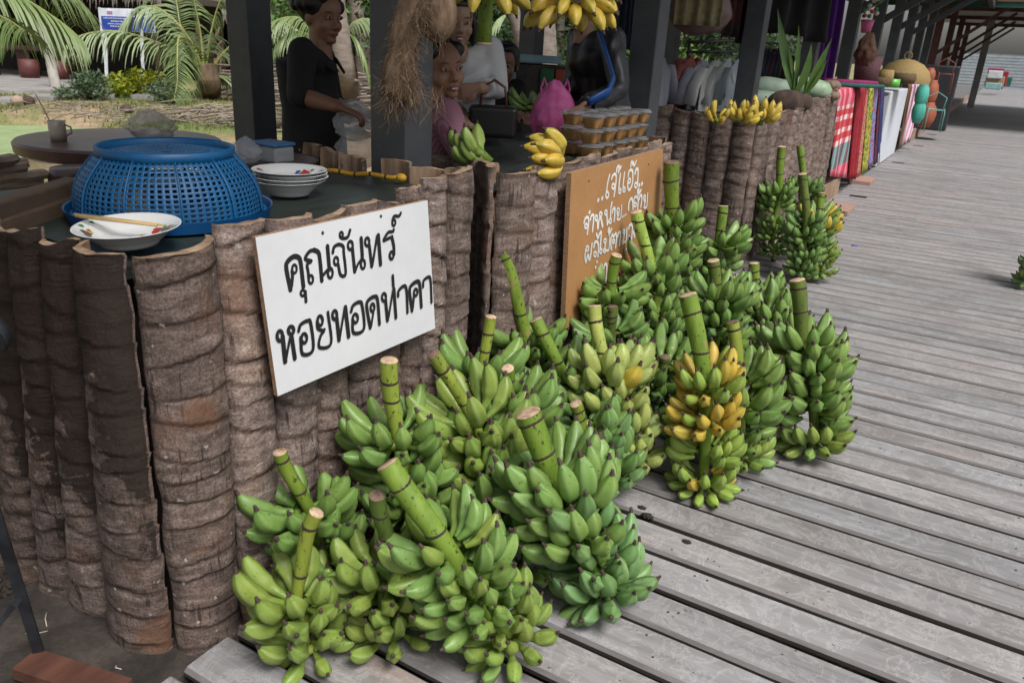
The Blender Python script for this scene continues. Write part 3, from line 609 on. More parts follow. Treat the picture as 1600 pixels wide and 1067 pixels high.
orange_strokes = [
 (Z5, 38, 'd', (492, 738)), (Z5, 38, 'd', (547, 712)), (Z5, H, [(648, 390), (622, 500), (604, 630)]), (Z5, 20, 'o', (615, 665), (20, 42)),
 (Z5, H, [(680, 440), (690, 400), (722, 375), (740, 410), (728, 560), (710, 680)]), (Z5, 20, 'o', (700, 545), (20, 34)), (Z5, H, [(745, 335), (752, 290), (775, 262), (782, 290), (770, 350)]), (Z5, H, [(770, 350), (785, 310), (806, 275)]),
 (Z5, H, [(798, 375), (782, 500), (776, 600)]), (Z5, 20, 'o', (790, 612), (16, 30)), (Z5, H, [(855, 360), (840, 480), (833, 580)]), (Z5, 20, 'o', (848, 592), (16, 30)),
 (Z5, H, [(905, 405), (915, 345), (945, 318), (968, 350), (965, 500), (925, 595), (900, 560), (900, 480)]), (Z5, 18, 'o', (922, 470), (17, 30)),
 (Z5, 20, [(942, 275), (945, 220), (960, 200), (965, 245), (980, 210), (985, 262), (1000, 240), (1018, 190)]),
 (Z5, H, [(1000, 370), (1008, 325), (1030, 300), (1043, 340), (1035, 520)]), (Z5, 18, 'o', (1012, 530), (18, 34)), (Z5, 36, 'd', (1060, 530)), (Z5, 36, 'd', (1097, 510)),
 (Z6, H, [(382, 72), (395, 20), (425, -5), (445, 30), (438, 140), (425, 230)]), (Z6, 20, 'o', (408, 120), (18, 32)), (Z6, 36, 'd', (457, -72)), (Z6, H, [(468, 30), (480, -20), (505, -35), (515, 0), (498, 192)]),
 (Z5, 20, 'o', (462, 985), (17, 34)), (Z6, H, [(566, 40), (572, 150)]), (Z6, H, [(575, 150), (585, 60), (605, -10)]), (Z5, 20, 'o', (522, 935), (17, 30)), (Z6, H, [(612, 0), (625, 60), (638, 125)]),
 (Z5, 20, 'o', (594, 910), (16, 30)), (Z5, H, [(608, 930), (615, 1075)]), (Z5, 18, [(618, 1070), (640, 1010), (660, 985)]), (Z5, H, [(662, 870), (658, 980)]), (Z5, 18, 'o', (655, 1025), (15, 32)), (Z5, 26, [(678, 775), (665, 830)]),
 (Z5, H, [(685, 905), (692, 865), (710, 848), (720, 880), (708, 1025)]),
 (Z5, 18, 'o', (765, 880), (17, 30)), (Z5, 20, [(748, 890), (755, 940), (775, 935)]), (Z5, 20, [(775, 935), (750, 1000), (798, 985), (812, 810)]), (Z5, 22, 'd', (823, 968)), (Z5, 24, 'd', (845, 955)), (Z5, 24, 'd', (870, 938)),
 (Z5, H, [(908, 870), (910, 790), (925, 740), (950, 715), (965, 760), (970, 860)]), (Z5, H, [(980, 760), (990, 705), (1020, 690), (1040, 730), (1035, 850)]), (Z5, 18, 'o', (1000, 800), (16, 28)), (Z5, H, [(1030, 640), (1035, 600), (1050, 590), (1045, 660)]), (Z5, H, [(1045, 660), (1062, 630), (1080, 600)]),
 (Z5, H, [(1055, 720), (1065, 685), (1085, 670), (1092, 720), (1078, 830)]), (Z5, 18, 'o', (1130, 700), (14, 28)), (Z5, 20, [(1120, 710), (1125, 755), (1142, 755), (1120, 835), (1160, 820), (1172, 645)]),
 (Z6, 20, 'o', (423, 430), (17, 32)), (Z6, H, [(398, 450), (392, 540), (402, 620), (420, 560), (435, 520), (455, 590), (475, 480), (488, 365)]),
 (Z6, H, [(515, 410), (525, 350), (555, 335), (578, 390), (570, 540)]), (Z6, 18, 'o', (530, 510), (17, 34)), (Z6, H, [(552, 230), (572, 285), (592, 230), (615, 205), (608, 350), (600, 440)]), (Z6, 18, 'o', (610, 465), (15, 32)),
 (Z6, 18, 'o', (668, 325), (16, 28)), (Z6, H, [(678, 345), (662, 440)]), (Z6, 18, 'o', (662, 460), (14, 26)), (Z6, 20, [(675, 455), (720, 445), (735, 275)]), (Z6, H, [(712, 200), (715, 165), (730, 155), (725, 235)]), (Z6, H, [(725, 235), (742, 200), (760, 160)]),
 (Z6, H, [(755, 440), (748, 330), (768, 240), (790, 265), (812, 225), (828, 260), (815, 415)]), (Z6, 18, 'o', (785, 330), (14, 26)), (Z6, H, [(845, 260), (855, 215), (875, 205), (882, 240), (868, 385)]),
 (Z6, 18, 'o', (930, 195), (14, 26)), (Z6, H, [(938, 215), (918, 320)]), (Z6, 18, 'o', (915, 340), (13, 24)), (Z6, 20, [(925, 340), (960, 325), (972, 145)]), (Z6, H, [(998, 150), (1008, 110), (1035, 100), (1048, 150), (1030, 380)]), (Z6, 18, 'o', (1003, 290), (14, 26)), (Z6, H, [(1065, 200), (1078, 270)]),
 (Z6, 30, 'd', (557, 615)), (Z6, 30, 'd', (537, 690)), (Z6, H, [(628, 668), (600, 690), (588, 765), (618, 760), (622, 860)]), (Z6, 18, 'o', (598, 890), (15, 32)), (Z6, H, [(650, 695), (665, 650), (688, 655), (692, 720), (683, 870)]), (Z6, 30, 'd', (522, 952)), (Z6, 30, 'd', (475, 975)), (Z6, H, [(940, 470), (945, 430), (960, 450), (985, 405)])]
OB = pm('orange_brown_hardboard', (.42, .215, .085), (.37, .185, .07), 5, .6, bs=.03, fine=.12)
os_ = board('orange_sign', 'orange brown board with white hand painted Thai lettering leaning behind the banana bunches', OX, [(893, 271), (1036, 233), (1030, 420), (882, 515)], .02, OB, CHIP, [(920, 283), (1013, 257)])
m = MB(); paint_strokes(m, orange_strokes, of, 0, 1.1)
o = m.obj('white_lettering', pm('white_sign_paint', (.75, .76, .74), rough=.5, bs=0), os_, smooth=False); o.location = Vector((OX+.0006, 0, 0))-os_.location

# ================================================================ BANANAS
def banana_mesh(seed, L=.125, R=.0225, a0=18, a1=78, neck=.22):
    """one fruit: starts at the hand heading mostly +x, bends up to +z, chubby, five soft ridges, dried tip"""
    rr = random.Random(seed); nr = 18; na = 15; vs = []; rg = []; en = []
    p = Vector((0, 0, 0)); ph = rr.uniform(0, 6.28); prevt = None; cen = []; 
    for i in range(nr+1):
        s = i/nr; an = math.radians(lerp(a0, a1, sm(s*.9+.05)+.12*s)); t = Vector((math.cos(an), .04*math.sin(s*3+seed), math.sin(an))).normalized()
        cen.append((p.copy(), t, s)); p = p+t*(L/nr)
    amp = rr.uniform(.15, .25)
    for c, t, s in cen:
        u = Vector((0, 1, 0)); v = t.cross(u).normalized(); u = v.cross(t)
        if s < neck: r = lerp(.34, .55, s/neck)
        elif s < .9:
            q = (s-neck)/(.9-neck); r = lerp(.55, 1, sm(q/.32)) if q < .32 else lerp(1, .44, max(0, (q-.5)/.5)**2.4)
        else: r = lerp(.40, .20, ((s-.9)/.1)**.6)
        am = amp*sm((s-.08)/.3)*(1-sm((s-.97)/.03)*.5)
        for k in range(na):
            a = 2*PI*k/na; rid = math.cos(5*a/1+ph) ; rd = 1+am*(max(0, rid)**1.5-.25); 
            vs.append(c+(u*math.cos(a)+v*math.sin(a))*R*r*rd); rg.append(max(0, rid)**3*min(1, am*8)); en.append(max(1-s/.3, (s-.78)/.22, 0))
    fs = []; mi = []
    for i in range(nr):
        for k in range(na):
            a = i*na+k; b = i*na+(k+1) % na; fs.append((a, b, b+na, a+na)); mi.append(1 if i >= nr-1 else 0)
    # dried blossom nub
    base = len(vs); c, t, s = cen[-1]; u = Vector((0, 1, 0)); v = t.cross(u).normalized()
    for j, (rr_, dz) in enumerate(((.17, .10), (.19, .22), (.12, .30))):
        for k in range(na): a = 2*PI*k/na; vs.append(c+t*R*dz+(u*math.cos(a)+v*math.sin(a))*R*rr_); rg.append(0); en.append(0)
    for j in range(3):
        o0 = (nr*na) if j == 0 else base+(j-1)*na; o1 = base+j*na
        for k in range(na): fs.append((o0+k, o0+(k+1) % na, o1+(k+1) % na, o1+k)); mi.append(1)
    fs.append(tuple(base+2*na+k for k in range(na))); mi.append(1)
    me = bpy.data.meshes.new('banana'); me.from_pydata([tuple(v) for v in vs], [], fs); me.materials.append(SKIN); me.materials.append(TIP)
    me.polygons.foreach_set('material_index', mi); me.polygons.foreach_set('use_smooth', [True]*len(fs))
    for nme, arr in (('ridge', rg), ('ends', en)):
        at = me.attributes.new(nme, 'FLOAT', 'POINT'); at.data.foreach_set('value', arr)
    me.update(); return me
BM = {'up': [banana_mesh(i, .128+.006*(i % 4), .0203+.0010*(i % 3), 12+4*(i % 4), 72+3*(i % 5)) for i in range(8)],
      'mid': [banana_mesh(20+i, .120+.005*(i % 4), .0203+.0010*(i % 3), 2+4*(i % 4), 52+5*(i % 4)) for i in range(8)],
      'low': [banana_mesh(40+i, .112+.005*(i % 4), .0206+.0009*(i % 3), -8+4*(i % 4), 30+6*(i % 4)) for i in range(6)]}
GREEN = (.152, .25, .060); BLUEG = (.128, .235, .082); YG = (.195, .265, .052); DEEP = (.12, .21, .055); PALE = (.31, .36, .105); YEL = (.48, .325, .045); YEL2 = (.52, .36, .05)
SG = (.15, .225, .032); SY = (.24, .29, .045); SD = (.115, .16, .035)
def colvar(c, rr, a=.12):
    k = rr.uniform(1-a, 1+a); h = rr.uniform(-a, a)*.6; return (c[0]*k*(1+h), c[1]*k, c[2]*k*(1-h*.6))
def basis(X, Z):
    Z = Z.normalized(); X = (X-Z*X.dot(Z)).normalized(); Y = Z.cross(X); return Matrix((X, Y, Z)).transposed()
BUN = []; CUTBRN = pm('browned_stalk_cut', (.2, .13, .085), (.08, .05, .035), 60, .9)
def bunch(name_label, base, top, color, stalk=SG, s0=.06, s1=.66, nh=6, per=9, size=1.0, spread=262, seed=1, bend=.05, r_st=.026, group='banana bunches standing on the deck', color2=None, twist=150, crown=.044, face=None, base_cut=True, bendv=None, ytop=0):
    rr = random.Random(seed*13+5); base = Vector(base); top = Vector(top)
    root = thing('banana_bunch', name_label, 'banana bunch', base, 0, group); size = size*1.08; bend = bend*1.7+.012; s1 = s1*.95; r_st = r_st*.9; nh = nh-2 if nh > 5 else nh; per = per+1
    side = Vector(bendv) if bendv else Vector((rr.uniform(-1, 1), rr.uniform(-1, 1), 0)).normalized()
    mid = (base+top)/2+side*bend
    def B(t): return base*(1-t)**2+mid*2*t*(1-t)+top*t*t
    def T(t): return ((mid-base)*(1-t)+(top-mid)*t).normalized()
    L = (top-base).length
    # stalk: green trunk of the bunch with scar rings
    n = 22; pts = [B(i/n)-base for i in range(n+1)]; nodes_ = sorted([s1+(1-s1)*rr.uniform(.28, .5), s1+(1-s1)*rr.uniform(.72, .9)])
    rad = [r_st*(lerp(.62, .95, sm(i/n/.7))+.14*sm((i/n-s1)/(1-s1+.01)*1.2)+.05*N3(i*.9, seed*3.3, 1)) for i in range(n+1)]; hook = Vector((rr.uniform(-1, 1), rr.uniform(-1, 1), 0))*.012
    pts = [p+hook*math.sin(i/n*PI*2.5) for i, p in enumerate(pts)]; pts[0] -= hook*0
    m = MB(); m.tube(pts, rad, 14); me = m.mesh('stalk', STALK, True); me.set_sharp_from_angle(angle=math.radians(60))
    st = place('stalk', me, root, (0, 0, 0), colvar(stalk, rr, .1))
    m = MB(); t = T(1); d = basis(Vector((1, .3, 0)), t)
    t = (pts[-1]-pts[-2]).normalized(); d = basis(Vector((1, .3, 0)), t); M_ = Matrix.Translation(pts[-1]+t*.0008) @ d.to_4x4(); m.lathe([(rad[-1]*.98, 0), (rad[-1]*.9, .0025), (rad[-1]*.3, .001), (.0005, .002)], 14, M=M_); m.obj('cut_face', CUTEND if seed % 3 else CUTBRN, st)
    for q in nodes_:
        m = MB(); iq = min(n, int(round(q*n))); p = pts[iq]; r = rad[iq]; tt = T(q)+Vector((rr.uniform(-.25, .25), rr.uniform(-.25, .25), 0)); tt.normalize()
        M_ = Matrix.Translation(p) @ basis(Vector((1, .3, 0)), tt).to_4x4(); m.lathe([(r*1.0, -.004), (r*1.07, -.001), (r*1.08, .001), (r*1.0, .004)], 16, M=M_); m.obj('node_ring', NODE, st)
    if base_cut:
        m = MB(); m.tube([pts[0]-T(0)*.004, pts[0]+T(0)*.012], [rad[0]*1.12, rad[0]*1.1], 12); m.obj('cut_stub', NODE, st)
    ph = rr.uniform(0, 360) if face is None else face
    for h in range(nh):
        q = lerp(s0, s1, h/max(1, nh-1)); c = B(q)-base; t = T(q); F0 = basis(Vector((1, .001, 0)), t)
        q = q if h in (0, nh-1) else q+rr.uniform(-.02, .02); c = B(q)-base; t = (T(q)+Vector((rr.uniform(-.18, .18), rr.uniform(-.18, .18), 0))).normalized(); F0 = basis(Vector((1, .001, 0)), t); grow = lerp(.84, 1.06, q/s1)*size*rr.uniform(.93, 1.06); open_ = rr.uniform(-.05, .30)
        a_h = math.radians(ph+h*twist+rr.uniform(-12, 12))
        # crown: the green cushion that carries the hand
        m = MB(); arc = math.radians(spread*.78); pk = []
        for k in range(9):
            a = a_h+arc*(k/8-.5); pk.append(c+F0 @ Vector((math.cos(a)*crown*.8, math.sin(a)*crown*.8, -.004)))
        m.tube(pk, [.008]+[.0115]*7+[.008], 8); place('hand_crown', m.mesh('hand_crown', STALK), root, (0, 0, 0), colvar(stalk, rr))
        for row in range(2):
            npr = (per if row == 0 else per-1)
            for i in range(npr):
                f = (i/(npr-1)-.5) if npr > 1 else 0
                a = a_h+math.radians(spread)*f+rr.uniform(-.035, .035)
                out = F0 @ Vector((math.cos(a), math.sin(a), 0)); kind = 'up' if row == 0 else 'mid'
                if h == 0 and row == 1: kind = 'low'
                me = rr.choice(BM[kind]); o = bpy.data.objects.new('banana', me); COL.objects.link(o); o.parent = root
                sag = (-.10 if row else .05)-open_
                Zt = (t+out*(-sag)+Vector((rr.uniform(-.07, .07), rr.uniform(-.07, .07), rr.uniform(-.05, .05)))).normalized()
                F = basis(out+Vector((rr.uniform(-.08, .08), rr.uniform(-.08, .08), 0)), Zt)
                sc = grow*rr.uniform(.9, 1.08)*(1-.10*abs(f)*2)
                o.matrix_local = Matrix.Translation(c+out*crown*(.85 if row == 0 else 1.0)+t*(.012 if row == 0 else -.012)) @ F.to_4x4() @ Matrix.Diagonal((sc, sc, sc, 1))
                cc = color
                if color2 and rr.random() < (.85 if q < s1*.35 else .18): cc = color2
                if ytop and q > s1*.78 and rr.random() < ytop: cc = (.46, .33, .04)
                o.color = (*colvar(cc, rr), 1)
    BUN.append(root); return root
def B_(label, bp, tp, col, zb=.02, X=None, tz=None, **k):
    """bp: photo pixel of the foot of the bunch (on the deck), or an (X, Y) on the deck; tp: pixel of the stalk top"""
    base = gz(*bp, zb) if k.pop('pix', True) else Vector((bp[0], bp[1], zb))
    d = k.pop('dist', None)
    top = near_axis(*tp, (base.x+k.get('ox', 0), base.y+k.get('oy', 0))) if d is None else gd(*tp, d)
    k.pop('ox', None); k.pop('oy', None)
    return bunch(label, base, top, col, **k)
B_('small yellow green banana bunch nearest the camera, bent stalk with pale cut end', (488, 1012), (500, 800), YG, stalk=SY, s0=.05, s1=.36, nh=3, per=6, size=.9, seed=1, r_st=.018, bend=.045, bendv=(-.87, -.5, 0), crown=.03, face=-60)
B_('banana bunch in the corner against the sooty counter, thin stalk leaning left', (-1.17, 1.27), (446, 706), GREEN, pix=False, zb=.04, s0=.12, s1=.62, nh=4, per=6, seed=2, r_st=.018, bend=.02, crown=.03)
B_('low pale banana bunch with scarred dark stalk, second along the front', (614, 992), (598, 772), YG, stalk=SD, s0=.05, s1=.42, nh=3, per=7, size=.9, seed=3, r_st=.02, bend=.02, face=-80)
B_('bunch toppled forward with thick speckled stalk pointing up left in the front row', (800, 1002), (612, 728), GREEN, stalk=SG, zb=.04, s0=.06, s1=.60, nh=5, per=9, size=.93, seed=4, r_st=.028, bend=.05, bendv=(.3, -.4, 0), ox=-.16, oy=-.05, face=-60, color2=YG)
B_('tall banana bunch below the white sign, frayed stalk top bent right', (-1.07, 1.52), (612, 562), GREEN, pix=False, s0=.18, s1=.66, nh=6, per=8, seed=5, r_st=.023, bend=.04, bendv=(-.87, -.5, 0), stalk=SY)
B_('banana bunch with slim curved stalk right of the frayed one', (-.96, 1.66), (681, 556), YG, pix=False, zb=.10, s0=.14, s1=.62, nh=5, per=9, size=1.08, seed=6, r_st=.019, bend=.05, stalk=SY, face=-50)
B_('banana bunch whose stalk leans right with a pale cut face, behind the slim one', (-1.02, 1.86), (788, 576), GREEN, pix=False, zb=.10, s0=.2, s1=.66, nh=5, per=8, seed=7, r_st=.019, bend=.03, stalk=SG, ox=.1)
B_('banana bunch close to the counter with knobbly bamboo like stalk', (-1.16, 1.93), (764, 497), GREEN, pix=False, s0=.2, s1=.72, nh=5, per=7, seed=8, r_st=.018, bend=.02, stalk=SY)
B_('banana bunch behind the frayed one, its short stub just showing', (-1.15, 1.70), (648, 600), DEEP, pix=False, s0=.1, s1=.72, nh=4, per=7, seed=9, r_st=.021, bend=.02, stalk=SD)
B_('largest front bunch, thick stalk with brown scar and wide flat top', (950, 930), (824, 645), GREEN, zb=.035, s0=.05, s1=.66, nh=7, per=11, size=1.14, seed=10, r_st=.034, bend=.05, bendv=(-.3, .1, 0), stalk=SG, ox=-.12, face=-70, color2=BLUEG)
B_('banana bunch behind the largest one with slanting dark cut stalk', (-.80, 2.12), (895, 632), DEEP, pix=False, zb=.05, s0=.12, s1=.72, nh=5, per=9, size=1.02, seed=11, r_st=.021, bend=.02, stalk=SY, color2=BLUEG)
B_('banana bunch at the gap between two counters, thick straight stalk', (-1.17, 2.34), (783, 390), GREEN, pix=False, s0=.15, s1=.58, nh=6, per=8, seed=12, r_st=.027, bend=.02, stalk=SG)
B_('dark green banana bunch in the second row with slightly curved stalk', (-1.02, 2.28), (841, 500), DEEP, pix=False, s0=.12, s1=.66, nh=6, per=8, seed=13, r_st=.024, bend=.04, stalk=SG)
B_('pale greenish yellow banana bunch with freckled stalk', (992, 742), (933, 480), PALE, zb=.05, s0=.08, s1=.60, nh=6, oy=.12, ox=-.05, per=10, size=1.08, seed=14, ytop=.15, r_st=.024, bend=.03, stalk=(.34, .4, .1), face=-60)
B_('dark green bunch directly right of the freckled stalk', (-1.0, 2.75), (955, 478), DEEP, pix=False, s0=.2, s1=.76, nh=6, per=8, seed=15, r_st=.021, bend=.02, stalk=SD)
B_('bunch in front of the orange sign with stalk bending right', (-1.12, 2.86), (968, 400), GREEN, pix=False, s0=.2, s1=.78, nh=6, per=8, seed=16, r_st=.023, bend=.05, bendv=(-1, 0, 0), stalk=SG)
B_('bunch with pale yellow stalk crossing the orange lettering', (-.98, 3.10), (998, 332), GREEN, pix=False, s0=.2, s1=.70, nh=7, per=9, seed=17, r_st=.027, bend=.03, stalk=(.3, .4, .08), ox=-.12)
B_('tallest banana bunch right of the orange sign with thick green stalk', (-1.08, 3.50), (1053, 254), GREEN, pix=False, s0=.25, s1=.72, nh=7, per=8, size=1.05, seed=18, r_st=.036, bend=.03, stalk=SG)
B_('bunch at the far side of the pile with upright brown topped stalk', (-1.05, 3.95), (1128, 322), GREEN, pix=False, s0=.2, s1=.75, nh=6, per=8, seed=19, r_st=.026, bend=.02, stalk=SG)
B_('ripe yellow banana bunch, green thick stalk, greener fruit at its foot', (1098, 755), (1076, 462), YEL, zb=.03, s0=.03, s1=.58, nh=6, per=10, size=.92, seed=20, r_st=.030, bend=.03, stalk=SG, color2=(.24, .33, .06), face=-60, crown=.04)
B_('banana bunch between the yellow one and the right end, ringed straight stalk', (1150, 722), (1143, 503), GREEN, zb=.03, s0=.08, s1=.62, nh=6, per=9, size=1.02, seed=21, r_st=.024, bend=.02, stalk=SY, color2=YG)
B_('banana bunch in the middle behind the yellow one, plain cylindrical stalk', (-.82, 3.25), (1115, 408), GREEN, pix=False, s0=.2, s1=.72, nh=6, per=9, seed=22, r_st=.027, bend=.02, stalk=SD, color2=BLUEG)
B_('bunch behind the leaning stalk with round pale stalk end', (-.70, 3.85), (1180, 412), GREEN, pix=False, s0=.15, s1=.68, nh=6, per=8, seed=23, r_st=.026, bend=.02, stalk=SG)
B_('bunch with dark stalk leaning far left at the right side of the pile', (-.52, 3.45), (1168, 446), GREEN, pix=False, s0=.25, s1=.68, nh=4, per=8, seed=24, r_st=.023, bend=.03, stalk=SD, ox=-.15)
B_('large rightmost bunch of the pile with upright grey green stalk', (1268, 700), (1241, 437), GREEN, zb=.025, s0=.08, s1=.64, nh=7, per=10, size=1.06, seed=25, r_st=.028, bend=.03, bendv=(.5, 0, 0), stalk=SD, face=-50, color2=YG)
B_('far bunch against the trunk wall with smooth rounded stalk top', (1208, 408), (1224, 230), GREEN, zb=.03, s0=.1, s1=.62, nh=7, per=9, size=.88, seed=26, r_st=.028, bend=.02, stalk=SG, group='banana bunches by the far counter')
B_('far bunch behind with stalk bending over at its top', (-.99, 5.95), (1250, 228), DEEP, pix=False, s0=.2, s1=.66, nh=6, per=9, size=.9, seed=27, r_st=.026, bend=.03, stalk=SG, group='banana bunches by the far counter')
B_('far bunch with hollow dark topped stalk leaning right', (-.86, 5.35), (1256, 272), DEEP, pix=False, s0=.1, s1=.55, nh=5, per=9, size=.9, seed=28, r_st=.028, bend=.02, stalk=SD, group='banana bunches by the far counter')
B_('far bunch turning yellow at its top, nearest the open deck', (1282, 432), (1284, 302), GREEN, zb=.03, s0=.06, s1=.74, nh=7, per=10, size=.92, seed=29, r_st=.025, bend=.02, stalk=SG, color2=YG, ytop=.6, group='banana bunches by the far counter')
p = gz(1609, 452); bunch('green banana bunch cut off by the right edge of the photo', (p.x, p.y, .06), (p.x+.12, p.y+.1, .60), DEEP, s0=.0, s1=.7, nh=6, per=9, seed=30, group='banana bunches standing on the deck')
B_('low green bunch wedged between the toppled bunch and the largest one', (-.86, 1.62), (716, 760), DEEP, pix=False, zb=.03, s0=.06, s1=.8, nh=4, per=8, seed=41, r_st=.02, bend=.02, stalk=SD, face=-60, color2=GREEN)
B_('short stalked bunch behind the ripe yellow one on its left', (-.92, 2.72), (1040, 560), GREEN, pix=False, zb=.03, s0=.06, s1=.85, nh=5, per=8, seed=42, r_st=.02, bend=.02, stalk=SD, color2=BLUEG)
B_('green bunch filling the space behind the rightmost bunch', (-.62, 3.72), (1215, 500), DEEP, pix=False, zb=.03, s0=.06, s1=.8, nh=5, per=8, seed=43, r_st=.022, bend=.02, stalk=SG, color2=GREEN)
# loose hands on the counters
def hand(label, loc, rz, tilt, n, rows, color, size=1, spread=150, seed=1, stub=None, group=None, name='banana_hand', kinds=('up', 'mid'), stubc=None, pitch=0, frame=None):
    rr = random.Random(seed*7+1); root = thing(name, label, 'bananas', loc, 0, group)
    M0 = Matrix.Rotation(rz, 4, 'Z') @ Matrix.Rotation(tilt, 4, 'Y') @ Matrix.Rotation(pitch, 4, 'X')
    if frame: M0 = frame.to_4x4()
    m = MB(); pk = [M0 @ Vector((math.cos(a)*.025, math.sin(a)*.03, 0)) for a in [math.radians(spread)*(k/6-.5) for k in range(7)]]
    m.tube(pk, [.009]+[.013]*5+[.009], 8); place('hand_crown', m.mesh('hand_crown', STALK), root, (0, 0, 0), stubc or SG)
    if stub:
        m = MB(); a = M0 @ Vector((-.02, 0, -.02)); b = M0 @ Vector(stub); m.tube([a, b], [.018, .02], 12); place('stalk', m.mesh('stalk', STALK), root, (0, 0, 0), stubc or SG)
    for row in range(rows):
        for i in range(n):
            f = i/(n-1)-.5; a = math.radians(spread)*f+rr.uniform(-.05, .05)
            out = Vector((math.cos(a), math.sin(a), 0)); me = rr.choice(BM[kinds[row % 2]])
            F = basis(out, Vector((rr.uniform(-.08, .08), rr.uniform(-.08, .08), 1))); sc = size*rr.uniform(.92, 1.06)
            o = bpy.data.objects.new('banana', me); COL.objects.link(o); o.parent = root
            o.matrix_local = M0 @ (Matrix.Translation(out*.03+Vector((0, 0, .014-.024*row))) @ F.to_4x4() @ Matrix.Diagonal((sc, sc, sc, 1)))
            o.color = (*colvar(color, rr), 1)
    return root
p = gz(868, 256, 1.0); _cr = Vector(MC.col[0]); p = gz(880, 243, 1.03); hand('yellow hand of bananas with black bruises on the middle counter corner', (p.x-.02, p.y, 1.0), 0, 0, 4, 2, YEL2, 1.15, 62, 1, frame=basis(Vector((.55, -.75, .45)), -_cr+Vector((0, 0, .02))))
p = gz(690, 232, 1.0); hand('green hand of bananas beside the grey post', (p.x-.02, p.y, 1.02), math.radians(170), math.radians(28), 5, 2, YG, 1.0, 130, 2)
p = gz(758, 246, 1.0); hand('green hand of bananas with cut stub on the rim of the middle counter', (p.x, p.y, 1.0), math.radians(200), math.radians(5), 6, 2, (.27, .38, .09), 1.05, 130, 3, stub=(.05, .0, .045))
p = gd(832, 168, 4.1); hand('small dark green hand of bananas behind the pink bag', p, math.radians(170), math.radians(10), 4, 2, DEEP, .9, 110, 4)
for i, (x, y, c, s, l) in enumerate(((1112, 184, YEL2, .8, 'small yellow hand of bananas at the left on the far counter'), (1148, 182, YEL2, .85, 'yellow hand of small bananas in the middle of the far counter row'), (1178, 182, YEL, .95, 'ripe yellow hand of bananas with green stub at the far counter corner'))):
    p = gz(x, y, 1.06); hand(l, (p.x+.05, p.y-.02, 1.04), math.radians((200, 250, 290)[i]), math.radians(-25), (4, 6, 7)[i], 2, c, s, 190, 5+i, stub=(.04, 0, .05) if i == 2 else None)
# hanging bunches under the roof
def hanging(label, foot, top, color, stub_len, seed, nh=2, per=7, r=.024, size=1.0, zhand=.25):
    root = thing('hanging_banana_bunch', label, 'banana bunch', foot); rr = random.Random(seed)
    foot = Vector(foot); top = Vector(top); m = MB(); pts = [(foot+(top-foot)*k/8)-foot for k in range(9)]
    m.tube(pts, [r*.95]+[r]*7+[r*.9], 14); st = place('stalk', m.mesh('stalk', STALK), root, (0, 0, 0), SG)
    m = MB(); m.tube([Vector((0, 0, -.0015)), Vector((0, 0, .006))], [r*1.02]*2, 14); m.obj('cut_face', CUTEND, st)
    for q in (.42,):
        m = MB(); m.lathe([(r, -.003), (r*1.07, 0), (r, .003)], 14, M=Matrix.Translation(pts[4]*1.0) @ Matrix.Rotation(.4, 4, 'Y')); m.obj('node_ring', NODE, st)
    for h in range(nh):
        z = zhand+h*.11
        for row in range(2):
            for i in range(per):
                a = 2*PI*(i+.5*row+h*.3)/per+rr.uniform(-.1, .1); out = Vector((math.cos(a), math.sin(a), 0)); F = basis(out, Vector((out.x*.4, out.y*.4, -1)))
                o = bpy.data.objects.new('banana', rr.choice(BM['up' if row else 'mid'])); COL.objects.link(o); o.parent = root
                o.matrix_local = Matrix.Translation(out*.04+Vector((0, 0, z-row*.02))) @ F.to_4x4() @ Matrix.Diagonal((size*rr.uniform(.9, 1.05),)*3+(1,)); o.color = (*colvar(color, rr), 1)
    return root
f = gd(757, 70, 2.75); hanging('hanging ripe banana bunch, long green stalk pointing down, in front of the white blouse', f, f+Vector((0, 0, .75)), YEL, .2, 3, nh=3, per=7, zhand=.175, size=1.0)
f = gd(895, 5, 3.0); hanging('hanging yellow banana bunch above the pink bag', f+Vector((0, 0, .03)), f+Vector((0, 0, .7)), YEL2, .2, 5, nh=2, per=9, r=.02, zhand=-.035, size=1.12)
# ================================================================ THINGS ON THE COUNTERS
BLUE = pm('blue_basket_plastic', (.0, .095, .25), (.0, .07, .19), 8, .5, bs=.1, fine=.25)
BLUED = pm('blue_tray_plastic', (.0, .075, .24), rough=.35, bs=.05)
TOPZ = .958
Cb = gz(262, 338, .965)+Vector((-.02, .03, 0)); 
tray = thing('tray', 'round dark blue plastic tray under the upturned blue basket', 'tray', (Cb.x, Cb.y, TOPZ))
m = MB(); m.lathe([(.0005, .0), (.21, 0), (.226, .008), (.234, .03), (.238, .032), (.236, .026), (.229, .004), (.212, .001), ], 64); m.obj('tray_dish', BLUED, tray, auto=35)
bt = near_axis(258, 229, Cb); bh = bt.z-TOPZ-.006
bk = thing('plastic_basket', 'large blue plastic colander basket turned upside down on the counter', 'basket', (Cb.x, Cb.y, TOPZ+.006))
Rt = 98/(FPX/(MC.transposed() @ (bt-CAM)).z); Rb = 136/(FPX/(MC.transposed() @ (Cb-CAM)).z)
def brad(v): return lerp(Rb, Rt, v)+.020*math.sin(PI*v**1.1)
